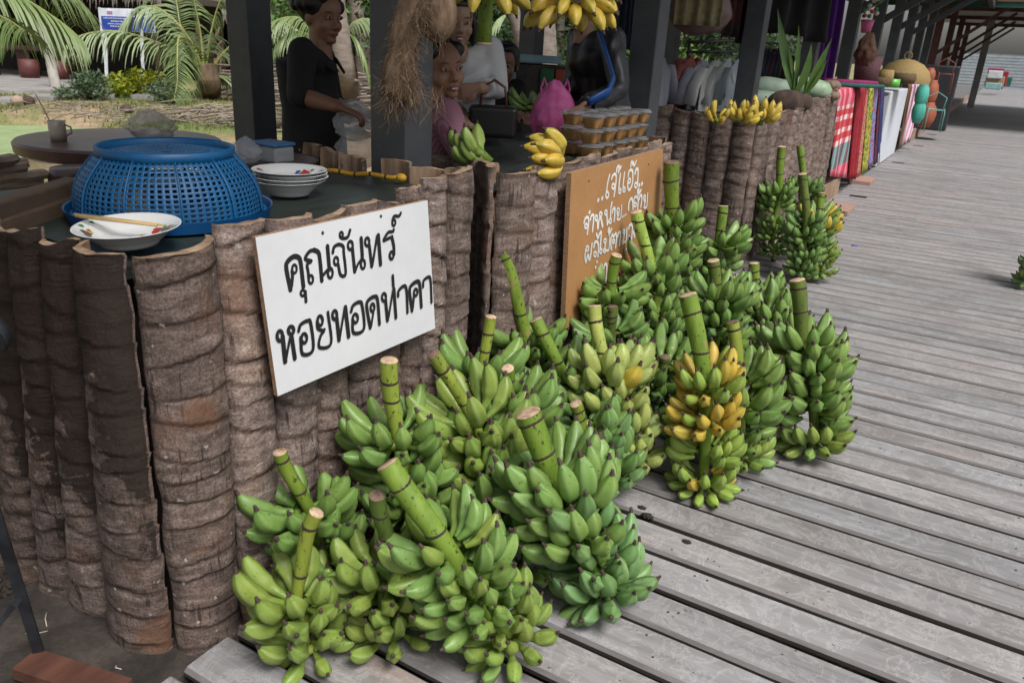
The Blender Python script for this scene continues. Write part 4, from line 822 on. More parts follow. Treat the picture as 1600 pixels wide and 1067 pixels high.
def lattice(m, fn, nu, nv, fu=.52, fv=.55, solid=lambda i, j: False):
    for j in range(nv):
        for i in range(nu):
            u0, u1 = i/nu, (i+1)/nu; v0, v1 = j/nv, (j+1)/nv
            if solid(i, j): m.add([fn(u0, v0), fn(u1, v0), fn(u1, v1), fn(u0, v1)], [(0, 1, 2, 3)]); continue
            du = (u1-u0)*(1-fu)/2; dv = (v1-v0)*(1-fv)/2
            o = [fn(u0, v0), fn(u1, v0), fn(u1, v1), fn(u0, v1)]; q = [fn(u0+du, v0+dv), fn(u1-du, v0+dv), fn(u1-du, v1-dv), fn(u0+du, v1-dv)]
            m.add(o+q, [(0, 1, 5, 4), (1, 2, 6, 5), (2, 3, 7, 6), (3, 0, 4, 7)])
m = MB()
lattice(m, lambda u, v: (brad(v)*math.cos(2*PI*u), brad(v)*math.sin(2*PI*u), .008+v*(bh-.02)), 80, 13, .56, .58)
me = m.mesh('basket_wall', BLUE, True); bm = bmesh.new(); bm.from_mesh(me); bmesh.ops.remove_doubles(bm, verts=bm.verts, dist=.0003); bm.to_mesh(me); bm.free()
o = place('basket_wall', me, bk); s_ = o.modifiers.new('s', 'SOLIDIFY'); s_.thickness = .0035
m = MB()
for k in range(11):
    a = 2*PI*k/11+.036; m.tube([((brad(v)+.0025)*math.cos(a), (brad(v)+.0025)*math.sin(a), .008+v*(bh-.02)) for v in [q/10 for q in range(11)]], .0028, 6)
tag(m.obj('rib', BLUE, bk), kind='stuff')
m = MB(); m.lathe([(Rb+.0, 0), (Rb+.008, .0), (Rb+.009, .012), (Rb+.001, .014), (Rb-.003, .004), (Rb, 0)], 72); m.obj('basket_rim', BLUE, bk)
m = MB(); m.lathe([(Rt-.002, bh-.022), (Rt+.006, bh-.02), (Rt+.006, bh+.002), (Rt+.001, bh+.004), (Rt-.004, bh-.004), (Rt-.002, bh-.022)], 72); m.obj('foot_ring', BLUE, bk)
m = MB()
lattice(m, lambda u, v: ((.012+v*(Rt-.014))*math.cos(2*PI*u), (.012+v*(Rt-.014))*math.sin(2*PI*u), bh-.012-.004*math.cos(v*6)), 40, 8, .5, .55, lambda i, j: i % 8 == 0 or j in (0, 4))
o = m.obj('basket_bottom', BLUE, bk); o.modifiers.new('s', 'SOLIDIFY').thickness = .003
# things half seen inside the basket: a jar with yellow red label and a green bottle cap
inn = thing('sauce_jar', 'yellow and red labelled jar half seen through the holes of the blue basket', 'jar', (Cb.x-.06, Cb.y-.07, TOPZ+.004)); 
m = MB(); m.lathe([(.0005, 0), (.038, 0), (.04, .01), (.04, .07), (.0005, .07)], 20); m.obj('jar_body', pm('yellow_label', (.6, .42, .03), (.4, .08, .03), 40, .5, lo=.48, hi=.52, bs=0), inn)
m = MB(); m.lathe([(.0005, .07), (.037, .07), (.037, .095), (.0005, .098)], 20); m.obj('lid', pm('white_green_lid', (.6, .62, .6), (.08, .3, .08), 40, .5, bs=0), inn)
CER = pm('white_glazed_ceramic', (.66, .67, .66), (.60, .61, .61), 5, .18, bs=0); REDP = pm('red_print', (.42, .02, .015), (.3, .05, .02), 90, .3, bs=0); GRNP = pm('green_print', (.05, .22, .04), rough=.3, bs=0); BLUP = pm('blue_print', (.04, .10, .42), rough=.3, bs=0); YELP = pm('yellow_print', (.55, .4, .04), rough=.3, bs=0); BRNP = pm('brown_print', (.16, .09, .07), (.1, .05, .04), 60, rough=.3, bs=0)
def plate_prof(R, h): return [(.0005, .004), (R*.50, .004), (R*.62, h*.35), (R*.78, h*.72), (R*.97, h*.96), (R, h), (R*.995, h*1.03), (R*.97, h*.92+.003), (R*.80, h*.66), (R*.66, h*.22), (R*.56, .0), (R*.54, -.006), (R*.50, -.006), (R*.49, 0), (.0005, 0)]
def zplate(R, h, r):
    P = plate_prof(R, h)[:6]
    for (r0, z0), (r1, z1) in zip(P, P[1:]):
        if r0 <= r <= r1: return lerp(z0, z1, (r-r0)/(r1-r0))
    return h
def decal(m, c, s, R, h, n=8, rr=random):
    q = rr.uniform(0, 6); vs = []
    for k in range(n):
        a = 2*PI*k/n; rad = s*(1+.3*math.sin(3*a+q)); x, y = c[0]+rad*math.cos(a), c[1]+rad*math.sin(a); vs.append((x, y, zplate(R, h, math.hypot(x, y))+.0012))
    m.add(vs, [tuple(range(n))])
pp = gz(186, 384, .995); R = .104; h = .032
pl = thing('plate', 'dirty white plate with painted buffalo boys and a pair of chopsticks across it', 'plate', (-1.50, 1.0, TOPZ+.008)); pl.location = (pp.x-.0, pp.y, TOPZ+.008)
pl.location = (-1.475, .965, TOPZ+.022); pl.rotation_euler = (.05, 0, 0)
m = MB(); m.lathe(plate_prof(R, h), 64); m.obj('dish', CER, pl)
rr = random.Random(5)
for mat_, spots in ((BRNP, [(-.05, -.06, .010), (-.038, -.064, .007), (.04, .058, .012), (.055, .05, .008)]), (REDP, [(.012, .055, .011), (.004, .06, .007), (-.062, -.045, .004)]), (YELP, [(-.055, -.048, .006), (.052, .064, .006), (.0, .03, .005), (.09, .02, .009)]), (GRNP, [(-.08, -.05, .006), (-.02, -.07, .006), (.07, .06, .006), (.08, .045, .005), (.025, .065, .007), (-.09, -.02, .005)])):
    m = MB()
    for x, y, s in spots: decal(m, (x, y), s, R, h, rr=rr)
    tag(m.obj('painted_motif', mat_, pl), kind='stuff')
m = MB(); decal(m, (.0, -.02), .02, R, h); decal(m, (.03, -.012), .012, R, h); tag(m.obj('sauce_smear', pm('brown_sauce', (.22, .07, .03), (.5, .4, .35), 60, .3, bs=0), pl), kind='stuff')
CR_ = Vector((.87, .49, 0)); CN_ = Vector((-.49, .87, 0))
ck = pm('bamboo_stick', (.5, .36, .16), (.38, .25, .1), 30, .6, bs=.05)
for i, (a, b, l) in enumerate((((112, 365), (252, 382), 'upper bamboo chopstick lying across the plate'), ((122, 371), (240, 385), 'lower bamboo chopstick lying across the plate'))):
    A = pl.location-CR_*(.122-.01*i)+CN_*(.022-.012*i)+Vector((0, 0, .042)); Bq = pl.location+CR_*(.078-.01*i)-CN_*(.006+.010*i)+Vector((0, 0, .038)); m = MB(); m.tube([A-A, Bq-A], [.0036, .0028], 8); tag(m.obj('chopstick', ck, loc=A), l, 'chopstick', 'pair of chopsticks')
sp_ = gz(452, 296, .975)
for i in range(4):
    r = thing('plate', ('deep white plate at the bottom of the plate stack', 'third plate down in the plate stack', 'second plate down in the plate stack', 'top white plate of the stack with red flower painted inside')[i], 'plate', (sp_.x+.004*(i % 2), sp_.y+.004*(i % 3), TOPZ+.010+i*.0095), i*1.3, 'stack of white plates')
    R = (.104, .106, .104, .105)[i]; h = .036 if i == 0 else .026
    if i: r.location.z += .011
    m = MB(); m.lathe(plate_prof(R, h), 56); m.obj('dish', CER, r)
    if i == 3:
        r.rotation_euler = (0, 0, 0); vx = Vector((.87, .5)); vy = Vector((-.5, .87))
        def at_(u, v): q = vx*u+vy*v; return (q.x, q.y)
        for mat_, spots in ((REDP, [(.026, .055, .013), (.036, .05, .010), (-.085, .0, .009)]), (BLUP, [(.008, .062, .007), (.004, .054, .005)]), (GRNP, [(.05, .058, .006), (.018, .044, .006), (.045, .04, .005), (.085, .03, .005)])):
            m = MB()
            for x, y, s in spots: decal(m, at_(x, y), s, R, h, rr=rr)
            tag(m.obj('painted_flower', mat_, r), kind='stuff')
YS_ = pm('yellow_plastic_cord', (.55, .33, .02), (.42, .22, .02), 20, .5)
A = gz(508, 267, TOPZ+.02); Bq = gz(627, 278, TOPZ+.02); ya = thing('yellow_rod', 'yellow plastic rod with knotted end lying along the back rim of the counter', 'rod', A)
m = MB(); m.tube([(Bq-A)*(k/10)+Vector((0, 0, .003*math.sin(k*1.3))) for k in range(11)], .0075, 8); m.obj('rod', YS_, ya)
m = MB(); m.ell(Bq-A, (.019, .016, .014)); m.obj('knot', YS_, ya)
for k in (2, 4, 6, 8):
    m = MB(); c = (Bq-A)*(k/10)+Vector((0, 0, .003*math.sin(k*1.3))); d_ = (Bq-A).normalized(); m.tube([c-d_*.003, c+d_*.003], .0083, 8); m.obj('black_band', NODE, ya)
# back left corner of the first counter: tray, tub with blue lid, crumpled bag
p = gz(420, 262, TOPZ); BRT = pm('brown_tray_lacquer', (.07, .035, .02), rough=.4)
tr2 = thing('serving_tray', 'dark brown oval tray behind the plate stack', 'tray', (p.x-.05, p.y+.05, TOPZ)); m = MB(); m.lathe([(.0005, .002), (.13, .002), (.15, .022), (.155, .024), (.135, 0), (.0005, 0)], 32, sx=1.2); m.obj('tray_dish', BRT, tr2)
CLEARISH = pm('cloudy_plastic', (.5, .53, .56), rough=.3, bs=.1, trans=.35)
tb = thing('food_tub', 'cloudy plastic tub with blue lid on the brown tray', 'tub', (p.x-.04, p.y+.06, TOPZ+.012)); m = MB(); m.box((-.06, -.045, 0), (.06, .045, .055)); bevel_obj(m.obj('tub', CLEARISH, tb, smooth=False), .01, 3)
m = MB(); m.box((-.065, -.05, .055), (.065, .05, .068)); bevel_obj(m.obj('lid', pm('blue_lid', (.06, .2, .45), rough=.4), tb, smooth=False), .008, 3)
BAGW = pm('thin_white_plastic_bag', (.62, .64, .68), (.5, .52, .56), 14, .25, bs=.6, bd=.02, trans=.45)
BAGW.node_tree.nodes['Principled BSDF'].inputs['IOR'].default_value = 1.1
def bag(name, label, cat, loc, rx, ry, rz_, mat, seed, parent=None, rough=.22, sq=.6):
    m = MB()
    def fn(u, v):
        a = 2*PI*u; ph = PI*(v-.5); d = Vector((math.cos(ph)*math.cos(a), math.cos(ph)*math.sin(a), math.sin(ph)))
        k = 1+rough*N3(d.x*2.2+seed, d.y*2.2, d.z*2.2)+rough*.6*abs(N3(d.x*5, d.y*5+seed, d.z*5))+rough*.3*N3(d.x*11, d.y*11, d.z*11+seed)
        top = sm((d.z-.35)/.65); k *= 1-sq*top*(1-abs(d.x)*.4)
        return Vector((d.x*rx*k, d.y*ry*k, d.z*rz_*(1+.12*N3(d.x*3, d.y*3, seed))+top*rz_*.35))
    m.grid(fn, 48, 26, True); o = m.obj(name, mat, parent, loc)
    if parent is None: tag(o, label, cat)
    return o
for q_, al in ((BAGW, .42),):
    q_.node_tree.nodes['Principled BSDF'].inputs['Transmission Weight'].default_value = 0; q_.node_tree.nodes['Principled BSDF'].inputs['Alpha'].default_value = al
p = gz(388, 262, TOPZ); bag('crumpled_bag', 'crumpled thin white plastic bag between post and plastic tub', 'plastic bag', (p.x-.04, p.y+.03, TOPZ+.045), .055, .05, .04, BAGW, 3)
# middle counter: pink bag with fruit, cups of brown pudding
p = gz(862, 221, .96); PINK = pm('translucent_pink_bag', (.72, .20, .46), (.55, .09, .3), 22, .25, bs=.9, bd=.01, trans=.4); PINK.node_tree.nodes['Principled BSDF'].inputs['Transmission Weight'].default_value = 0; PINK.node_tree.nodes['Principled BSDF'].inputs['Alpha'].default_value = .62
pb = thing('pink_bag', 'pink see through carrier bag of reddish fruit standing on the middle counter', 'plastic bag', (p.x, p.y, .952))
bag('bag_film', None, None, (0, 0, .095), .10, .075, .10, PINK, 6, pb, .12, .35)
for s in (-1, 1):
    m = MB(); pts = [Vector((s*.05, 0, .15)), Vector((s*.062, 0, .2)), Vector((s*.05, .0, .235)), Vector((s*.035, 0, .2)), Vector((s*.02, 0, .16))]
    o_ = []
    for i in range(13):
        t = i/12*4; k = min(3, int(t)); o_.append(pts[k].lerp(pts[k+1], t-k))
    m.tube(o_, [(.016, .005)]*13, 8); m.obj('bag_handle', PINK, pb, smooth=True)
pb.rotation_euler = (0, 0, math.radians(30)); pb.scale = (1.12, 1.12, 1.28)
FR = pm('orange_red_fruit', (.45, .12, .05), (.3, .05, .04), 8, .5)
for i, (x, y, z, l) in enumerate(((-.03, 0, .045, 'left'), (.035, .01, .045, 'right'), (.0, .0, .11, 'topmost'))):
    m = MB(); m.ell((0, 0, 0), (.042, .042, .04)); q = Matrix.Rotation(math.radians(30), 3, 'Z') @ Vector((x, y, z)); tag(m.obj('round_fruit', FR, loc=Vector((p.x, p.y, .955))+q), '%s round red fruit inside the pink bag' % l, 'fruit', 'fruit in the pink bag')
PUD = pm('brown_coconut_pudding', (.40, .22, .085), (.33, .175, .06), 20, .35, bs=.05)
LID = pm('clear_cup_lid', (.75, .76, .76), rough=.12, bs=.1, trans=.85)
def cup_meshes():
    def sq(r, z, n=28, e=4.0):
        out = []
        for k in range(n):
            a = 2*PI*k/n; c, s = math.cos(a), math.sin(a); q = (abs(c)**e+abs(s)**e)**(-1/e); out.append((r*c*q, r*s*q, z))
        return out
    def sqm(prof, mat):
        m = MB(); vs = [];
        for r, z in prof: vs += sq(r, z)
        n = 28; m.add(vs, [(i*n+k, i*n+(k+1) % n, (i+1)*n+(k+1) % n, (i+1)*n+k) for i in range(len(prof)-1) for k in range(n)]+[tuple(range(n-1, -1, -1)), tuple((len(prof)-1)*n+k for k in range(n))]); me = m.mesh('x', mat, True); me.set_sharp_from_angle(angle=math.radians(50)); return me
    return sqm([(.030, .0), (.034, .002), (.044, .043), (.043, .044)], PUD), sqm([(.0445, .0445), (.050, .046), (.053, .050), (.052, .053), (.044, .055), (.042, .062), (.036, .064)], LID)
cm, lm_ = cup_meshes(); cm.name = 'pudding'; lm_.name = 'lid'
cb_ = gz(921, 241, .95); cidx = 0
rowv = ('front', 'second', 'third', 'fourth', 'fifth')
for ci, X in enumerate((-1.47, -1.60)):
    for ri in range(5):
        for lv in range(3):
            if ci == 0 and ri == 0 and lv == 2 and False: continue
            y = (3.17 if ci == 0 else 3.24)+ri*.128; x = X+random.uniform(-.006, .006)
            c = thing('pudding_cup', '%s clear lidded cup of brown pudding, %s row from the camera, %s column' % (('bottom', 'middle', 'top')[lv], rowv[ri], ('walkway side', 'inner')[ci]), 'food cup', (x, y+random.uniform(-.006, .006), .953+lv*.063), random.uniform(-.12, .12), 'stacked cups of brown pudding')
            place('pudding', cm, c); place('lid', lm_, c); c.scale = (.95, .95, .97)
# far counter: gourds, coconuts sprouting, pumpkins
GOURD = pm('waxy_ash_gourd', (.42, .52, .42), (.3, .42, .31), 9, .6, bs=.1, fine=.12); GOURD2 = pm('green_flecked_gourd', (.24, .36, .2), (.38, .48, .36), 20, .55)
def gourd(label, px, d, L_, r, ang, mat):
    c = gd(*px, d); m = MB(); n = 14
    m.tube([Vector((lerp(-L_, L_, k/n), 0, .01*math.sin(k*.4))) for k in range(n+1)], [max(.004, r*(1-abs(2*k/n-1)**3.2)**.5) for k in range(n+1)], 20)
    o = m.obj('gourd', mat, loc=c); o.rotation_euler = (0, 0, ang); tag(o, label, 'gourd', 'ash gourds on the far counter')
    return o
DIRC = math.atan2(.5, .87)
gourd('large pale ash gourd lying at the back of the far counter', (1208, 138), 7.6, .21, .085, DIRC, GOURD)
gourd('second ash gourd under the large pale one', (1200, 158), 7.3, .2, .078, DIRC+.1, GOURD)
gourd('green flecked ash gourd right of the coconut leaves', (1260, 138), 7.9, .23, .09, DIRC-.1, GOURD2)
gourd('short ribbed pale gourd at the rim of the far counter', (1272, 158), 8.0, .12, .06, DIRC, GOURD)
HUSK = pm('brown_coconut_husk', (.115, .075, .055), (.05, .032, .025), 18, .9, (1, 1, .4), bs=.7, fine=.5)
LEAFY = pm('young_palm_leaf', (.085, .17, .03), (.05, .11, .02), 6, .45, bs=.1)
def strip_leaf(m, a, tip, wd, side, bend=(0, 0, 0), n=8, fold=.25):
    a, tip = Vector(a), Vector(tip); mid = (a+tip)/2+Vector(bend); s = Vector(side).normalized(); vs = []
    for i in range(n+1):
        t = i/n; p = a*(1-t)**2+mid*2*t*(1-t)+tip*t*t; w_ = wd*math.sin(PI*min(1, t*.86+.1))**.8*(1-t**6)+.0008; up = Vector((0, 0, 1))
        nrm = s.cross((tip-a).normalized()); vs += [p-s*w_+nrm*w_*fold, p, p+s*w_+nrm*w_*fold]
    m.add(vs, [(3*i, 3*i+1, 3*i+4, 3*i+3) for i in range(n)]+[(3*i+1, 3*i+2, 3*i+5, 3*i+4) for i in range(n)])
def coconut(label, px, d, leaves, r=(.105, .085, .085), rz=0):
    c = gd(*px, d); root = thing('sprouting_coconut', label, 'coconut', c, 0, 'sprouting coconuts on the far counter')
    m = MB()
    def fn(u, v):
        a = 2*PI*u; ph = PI*(v-.5); q = 1+.08*math.cos(3*a)+.05*N3(u*5, v*5, px[0]); return Vector((math.sin(ph)*r[0], math.cos(ph)*math.cos(a)*r[1]*q, math.cos(ph)*math.sin(a)*r[2]*q))
    m.grid(fn, 24, 16, True); o = m.obj('husk', HUSK, root); o.rotation_euler = (0, 0, DIRC+rz)
    for (bx, by), (tx, ty), wd, bd in leaves:
        A = gd(bx, by, d)-c; T_ = gd(tx, ty, d-.05)-c; m = MB(); strip_leaf(m, A, T_, wd, MC.col[0], bd); m.obj('leaf', LEAFY, root)
    return root
coconut('sprouting coconut with tall fan of leaves on the far counter rim', (1229, 160), 6.9, [((1240, 145), (1215, 14), .040, (-.0, 0, -.06)), ((1241, 145), (1248, 40), .018, (.02, 0, 0)), ((1241, 148), (1268, 68), .032, (.05, 0, -.03)), ((1242, 135), (1232, 70), .014, (0, 0, 0)), ((1240, 150), (1242, 118), .008, (0, 0, 0))], (.155, .10, .095))
coconut('second sprouting coconut right of the first with leaves leaning right', (1256, 160), 6.95, [((1258, 150), (1300, 60), .034, (-.02, 0, -.05)), ((1257, 150), (1262, 100), .012, (0, 0, 0)), ((1258, 148), (1292, 92), .018, (.03, 0, -.02))], (.07, .07, .065))
PUMP = pm('dusty_brown_pumpkin', (.24, .17, .125), (.17, .115, .08), 10, .7)
def pumpkin(label, px, d, r):
    c = gd(*px, d); root = thing('pumpkin', label, 'pumpkin', c, 0, 'pumpkins on the far counter'); m = MB()
    def fn(u, v):
        a = 2*PI*u; ph = PI*(v-.5); q = 1+.09*abs(math.cos(5*a)); return Vector((math.cos(ph)*math.cos(a)*r*q, math.cos(ph)*math.sin(a)*r*q, math.sin(ph)*r*.68-.25*r*math.exp(-((abs(v-.5)*2-1)/.2)**2)*math.copysign(1, v-.5)))
    m.grid(fn, 60, 16, True); m.obj('flesh', PUMP, root); m = MB(); m.tube([(0, 0, r*.35), (.01, 0, r*.7), (.04, .01, r*.85)], [.014, .009, .011], 6); m.obj('stem', CUT, root)
pumpkin('front grey brown pumpkin with curled stem at the right of the gourds', (1298, 134), 8.25, .085); pumpkin('smaller pumpkin behind the front one', (1270, 122), 8.4, .06); pumpkin('pumpkin lying low at the counter end', (1300, 150), 8.1, .07)
# ================================================================ CLOTHS AND STALLS FURTHER ALONG
def stripes(name, stops, axis=1, scale=1.0, c2=None, stops2=None, scale2=1.0, rough=.8, f=.5):
    m, nt, b, N, L = nodes(name); b.inputs['Roughness'].default_value = rough
    tc = N.new('ShaderNodeTexCoord'); sp = N.new('ShaderNodeSeparateXYZ'); L.new(tc.outputs['Object'], sp.inputs[0])
    def fr(ax, sc):
        mu = N.new('ShaderNodeMath'); mu.operation = 'MULTIPLY'; mu.inputs[1].default_value = sc; L.new(sp.outputs[ax], mu.inputs[0]); f_ = N.new('ShaderNodeMath'); f_.operation = 'FRACT'; L.new(mu.outputs[0], f_.inputs[0]); return f_.outputs[0]
    c = ramp(nt, fr(axis, scale), stops)
    for n_ in nt.nodes:
        if n_.type == 'VALTORGB': n_.color_ramp.interpolation = 'CONSTANT'
    if stops2:
        cc = ramp(nt, fr(2, scale2), stops2); nt.nodes[-1].color_ramp.interpolation = 'CONSTANT' if nt.nodes[-1].type == 'VALTORGB' else None
        c = mixc(nt, f, c, cc, 'MULTIPLY' if f == 1 else 'MIX')
    L.new(c, b.inputs['Base Color']); return m
def cloth_panel(name, label, cat, X, quad, mat, th=.02, fold=.008, nf=6, over=.25, group=None):
    """a cloth hanging down the walkway side of a table and lying back over its top; quad = TL TR BR BL photo pixels on the plane X"""
    P = [gx(x, y, X) for x, y in quad]; root = thing(name, label, cat, (X, (P[2].y+P[3].y)/2, 0), 0, group); m = MB(); nu, nv = 16, 16
    def fn(u, v):
        b = P[3].lerp(P[2], u); t = P[0].lerp(P[1], u)
        if v < .8: p = b.lerp(t, v/.8); return Vector((X+fold*math.sin(u*nf*2*PI)*(1-v*.7), p.y, p.z))-root.location
        q = (v-.8)/.2; return Vector((X-over*q, t.y, t.z+.006*math.sin(q*3)))-root.location
    m.grid(fn, nu, nv); o = m.obj('cloth', mat, root); o.modifiers.new('s', 'SOLIDIFY').thickness = .006
    return root
PLAID = stripes('red_white_teal_plaid', [(0, (.55, .09, .11)), (.3, (.8, .76, .76)), (.42, (.6, .3, .33)), (.48, (.8, .76, .76)), (.72, (.62, .2, .22))], 1, 3.2, stops2=[(0, (.9, .3, .42)), (.36, (.25, .5, .5)), (.60, (.95, .9, .9)), (.655, (.75, .1, .12)), (.72, (.95, .9, .9)), (.77, (.75, .1, .12)), (.85, (.95, .9, .9)), (.90, (.75, .1, .12)), (.96, (.9, .8, .8))], scale2=1.0, f=1)
RED = pm('deep_red_velvet', (.33, .008, .015), (.2, .0, .01), 12, .9, bs=.4)
YPAT = pm('yellow_green_print_cloth', (.5, .42, .03), (.05, .12, .03), 26, .8, lo=.47, hi=.53, bs=0); MULTI = pm('multicolour_print_cloth', (.1, .3, .55), (.4, .02, .12), 30, .8, lo=.47, hi=.52, bs=0)
PURP = pm('dark_blue_woven_cloth', (.03, .045, .2), (.02, .02, .08), 12, .85); MAR = pm('maroon_cloth', (.12, .01, .04), (.06, .005, .02), 12, .85); PINKP = pm('magenta_print_cloth', (.4, .03, .15), (.45, .3, .08), 34, .85, lo=.48, hi=.52, bs=0)
TX = -1.31
cloth_panel('plaid_cloth', 'red white and teal plaid cloth hanging at the near end of the textile table', 'cloth', TX, [(1311, 141), (1345, 137), (1328, 279), (1297, 276)], PLAID, fold=.012, nf=2)
cloth_panel('red_cloth', 'deep red velvet cloth hanging beside the plaid one', 'cloth', TX+.01, [(1339, 137), (1355, 135), (1337, 280), (1325, 281)], RED, fold=.02, nf=3)
cloth_panel('magenta_cloth', 'narrow magenta and gold print cloth between the red and the yellow cloth', 'cloth', TX, [(1354, 135), (1360, 134), (1345, 274), (1338, 277)], PINKP, nf=2)
cloth_panel('yellow_cloth', 'yellow print cloth with green hem in the row of textiles', 'cloth', TX+.01, [(1359, 134), (1367, 133), (1355, 268), (1346, 270)], YPAT, nf=2)
cloth_panel('multicolour_cloth', 'blue and pink patterned cloth right of the yellow one', 'cloth', TX, [(1367, 133), (1375, 132), (1363, 260), (1356, 262)], MULTI, nf=2)
cloth_panel('maroon_cloth', 'thin maroon cloth hanging beside the dark blue one', 'cloth', TX+.01, [(1374, 132), (1377, 132), (1369, 257), (1365, 258)], MAR, nf=1)
cloth_panel('blue_cloth', 'dark blue woven cloth at the far end of the textile table', 'cloth', TX, [(1377, 132), (1383, 132), (1375, 255), (1370, 257)], PURP, nf=2)
tt = thing('textile_table', 'low table under the hanging textiles with wooden block at its foot', 'table', (-1.7, 8.6, 0)); m = MB(); m.box((-.42, 0, 1.0), (.36, 4.0, 1.04)); m.obj('table_top', DARKWOOD, tt, smooth=False)
for x, y in ((-.36, .1), (.3, .1), (-.36, 3.8), (.3, 3.8)): m = MB(); m.box((x-.03, y-.03, 0), (x+.03, y+.03, 1.0)); m.obj('leg', DARKWOOD, tt, smooth=False)
m = MB(); m.box((.12, .05, 0), (.37, 1.0, .2)); m.obj('wooden_block', CUT, tt, smooth=False)
MAG = pm('magenta_folded_cloth', (.3, .02, .12), rough=.8); TEAL = pm('dark_teal_cloth', (.02, .12, .11), rough=.8)
for lab, px, mt, dz in (('folded magenta cloth on top of the textile table', (1325, 128), MAG, 0), ('folded dark teal cloth under the magenta one', (1335, 133), TEAL, 0)):
    c = gd(*px, 9.4); m = MB(); m.box((-.26, -.16, -.02), (.26, .16, .02)); o = bevel_obj(m.obj('folded_cloth', mt, loc=c, smooth=False), .015, 3); o.rotation_euler = (0, 0, DIRC); tag(o, lab, 'cloth')
WHC = pm('white_cloth', (.56, .58, .62), (.5, .52, .56), 2, .75, bs=.2)
# white draped block
Pn = gx(1394, 143, TX); Pf = gx(1424, 118, TX); zb_ = .01; m = MB(); m.box((0, 0, zb_), (.62, Pf.y-Pn.y, Pn.z)); o = m.obj('white_table', WHC, loc=(TX-.62, Pn.y, 0), smooth=False); bevel_obj(o, .02, 3)
tag(o, 'table draped to the deck in plain white cloth, baskets on top', 'draped table')
BROWNF = pm('brown_board_edge', (.2, .09, .035), rough=.6); PS = stripes('pink_white_striped_cloth', [(0, (.75, .7, .73)), (.62, (.6, .12, .3))], 1, 3.1)
cloth_panel('brown_board', 'brown upright board between the white table and the striped cloth', 'board', TX, [(1421, 132), (1426, 131), (1409, 228), (1404, 231)], BROWNF, fold=0)
cloth_panel('striped_cloth', 'pink and white striped cloth hanging from the basket table', 'cloth', TX, [(1426, 131), (1439, 128), (1424, 216), (1409, 228)], PS, fold=.01, nf=3)
STRAW = pm('woven_straw', (.33, .235, .09), (.22, .15, .05), 60, .8, bs=.5); STRAWD = pm('dark_woven_basket', (.13, .085, .04), (.07, .045, .02), 60, .85, bs=.4)
c = gd(1410, 130, 13.2); root = thing('straw_dome', 'big domed straw basket cover with ring handle', 'basket', c); m = MB(); m.lathe([(.35, 0), (.36, .06), (.32, .17), (.23, .26), (.10, .315), (.001, .33)], 32); m.obj('dome', STRAW, root); m = MB(); m.tube([(.05*math.cos(a), 0, .37+.05*math.sin(a)) for a in [2*PI*k/16 for k in range(17)]], .009, 6); m.obj('ring_handle', STRAW, root)
def basket_(label, px, d, r, h, mat):
    c = gd(*px, d); m = MB(); m.lathe([(.001, 0), (r*.85, 0), (r, h*.5), (r*.9, h), (r*.86, h), (r*.92, h*.5), (r*.8, .01), (.001, .01)], 24); tag(m.obj('small_basket', mat, loc=c), label, 'basket', 'small woven baskets')
basket_('small lidded straw basket left of the big dome', (1382, 131), 11.0, .09, .16, STRAW); basket_('round straw basket at the front edge under the dome', (1411, 131), 12.0, .15, .13, STRAWD); basket_('dark small basket beside the green tin', (1376, 135), 10.8, .1, .1, STRAWD)
c = gd(1393, 137, 11.3); m = MB(); m.lathe([(.001, 0), (.085, 0), (.085, .1), (.001, .1)], 20); tag(m.obj('green_tin', pm('lime_green_tin', (.12, .5, .06), rough=.35), loc=c), 'lime green tin on the corner of the white table', 'tin')
c = gd(1350, 132, 10.2); m = MB(); m.lathe([(.001, 0), (.12, 0), (.15, .3), (.14, .3), (.11, .02), (.001, .02)], 24); tag(m.obj('tall_basket', pm('purple_brown_woven_basket', (.12, .04, .06), (.05, .03, .03), 60, .8, bs=.4), loc=c), 'tall purple brown woven basket below the hanging nest', 'basket')
# flower pot and brown nest hanging on the post
c = gd(1352, 52, 10.5); fp = thing('flower_pot', 'pink pot of white and red artificial flowers fixed to the post', 'flower pot', c); m = MB(); m.lathe([(.001, 0), (.05, 0), (.075, .14), (.068, .14), (.001, .1)], 20); m.obj('pot', pm('pink_pot', (.5, .1, .22), rough=.5), fp)
rr = random.Random(8)
for i in range(16):
    m = MB(); m.ell((0, 0, 0), (.026, .026, .024), 8, 6); m.obj('flower', pm('petal_%s' % ('white', 'red', 'green')[i % 3], ((.6, .6, .5), (.5, .03, .08), (.06, .16, .04))[i % 3], rough=.7) if i < 3 else bpy.data.materials['petal_%s' % ('white', 'red', 'green')[i % 3]], fp, (rr.uniform(-.09, .09), rr.uniform(-.07, .07), .16+rr.uniform(0, .26)))
FIB = pm('brown_fibre', (.12, .06, .035), (.06, .03, .02), 30, .95, bs=.6); c = gd(1353, 82, 9.6)
bag('hanging_nest', 'brown shaggy coir ball hanging on the post by the textile table', 'coir ball', c, .10, .09, .15, FIB, 9, None, .3, .3)
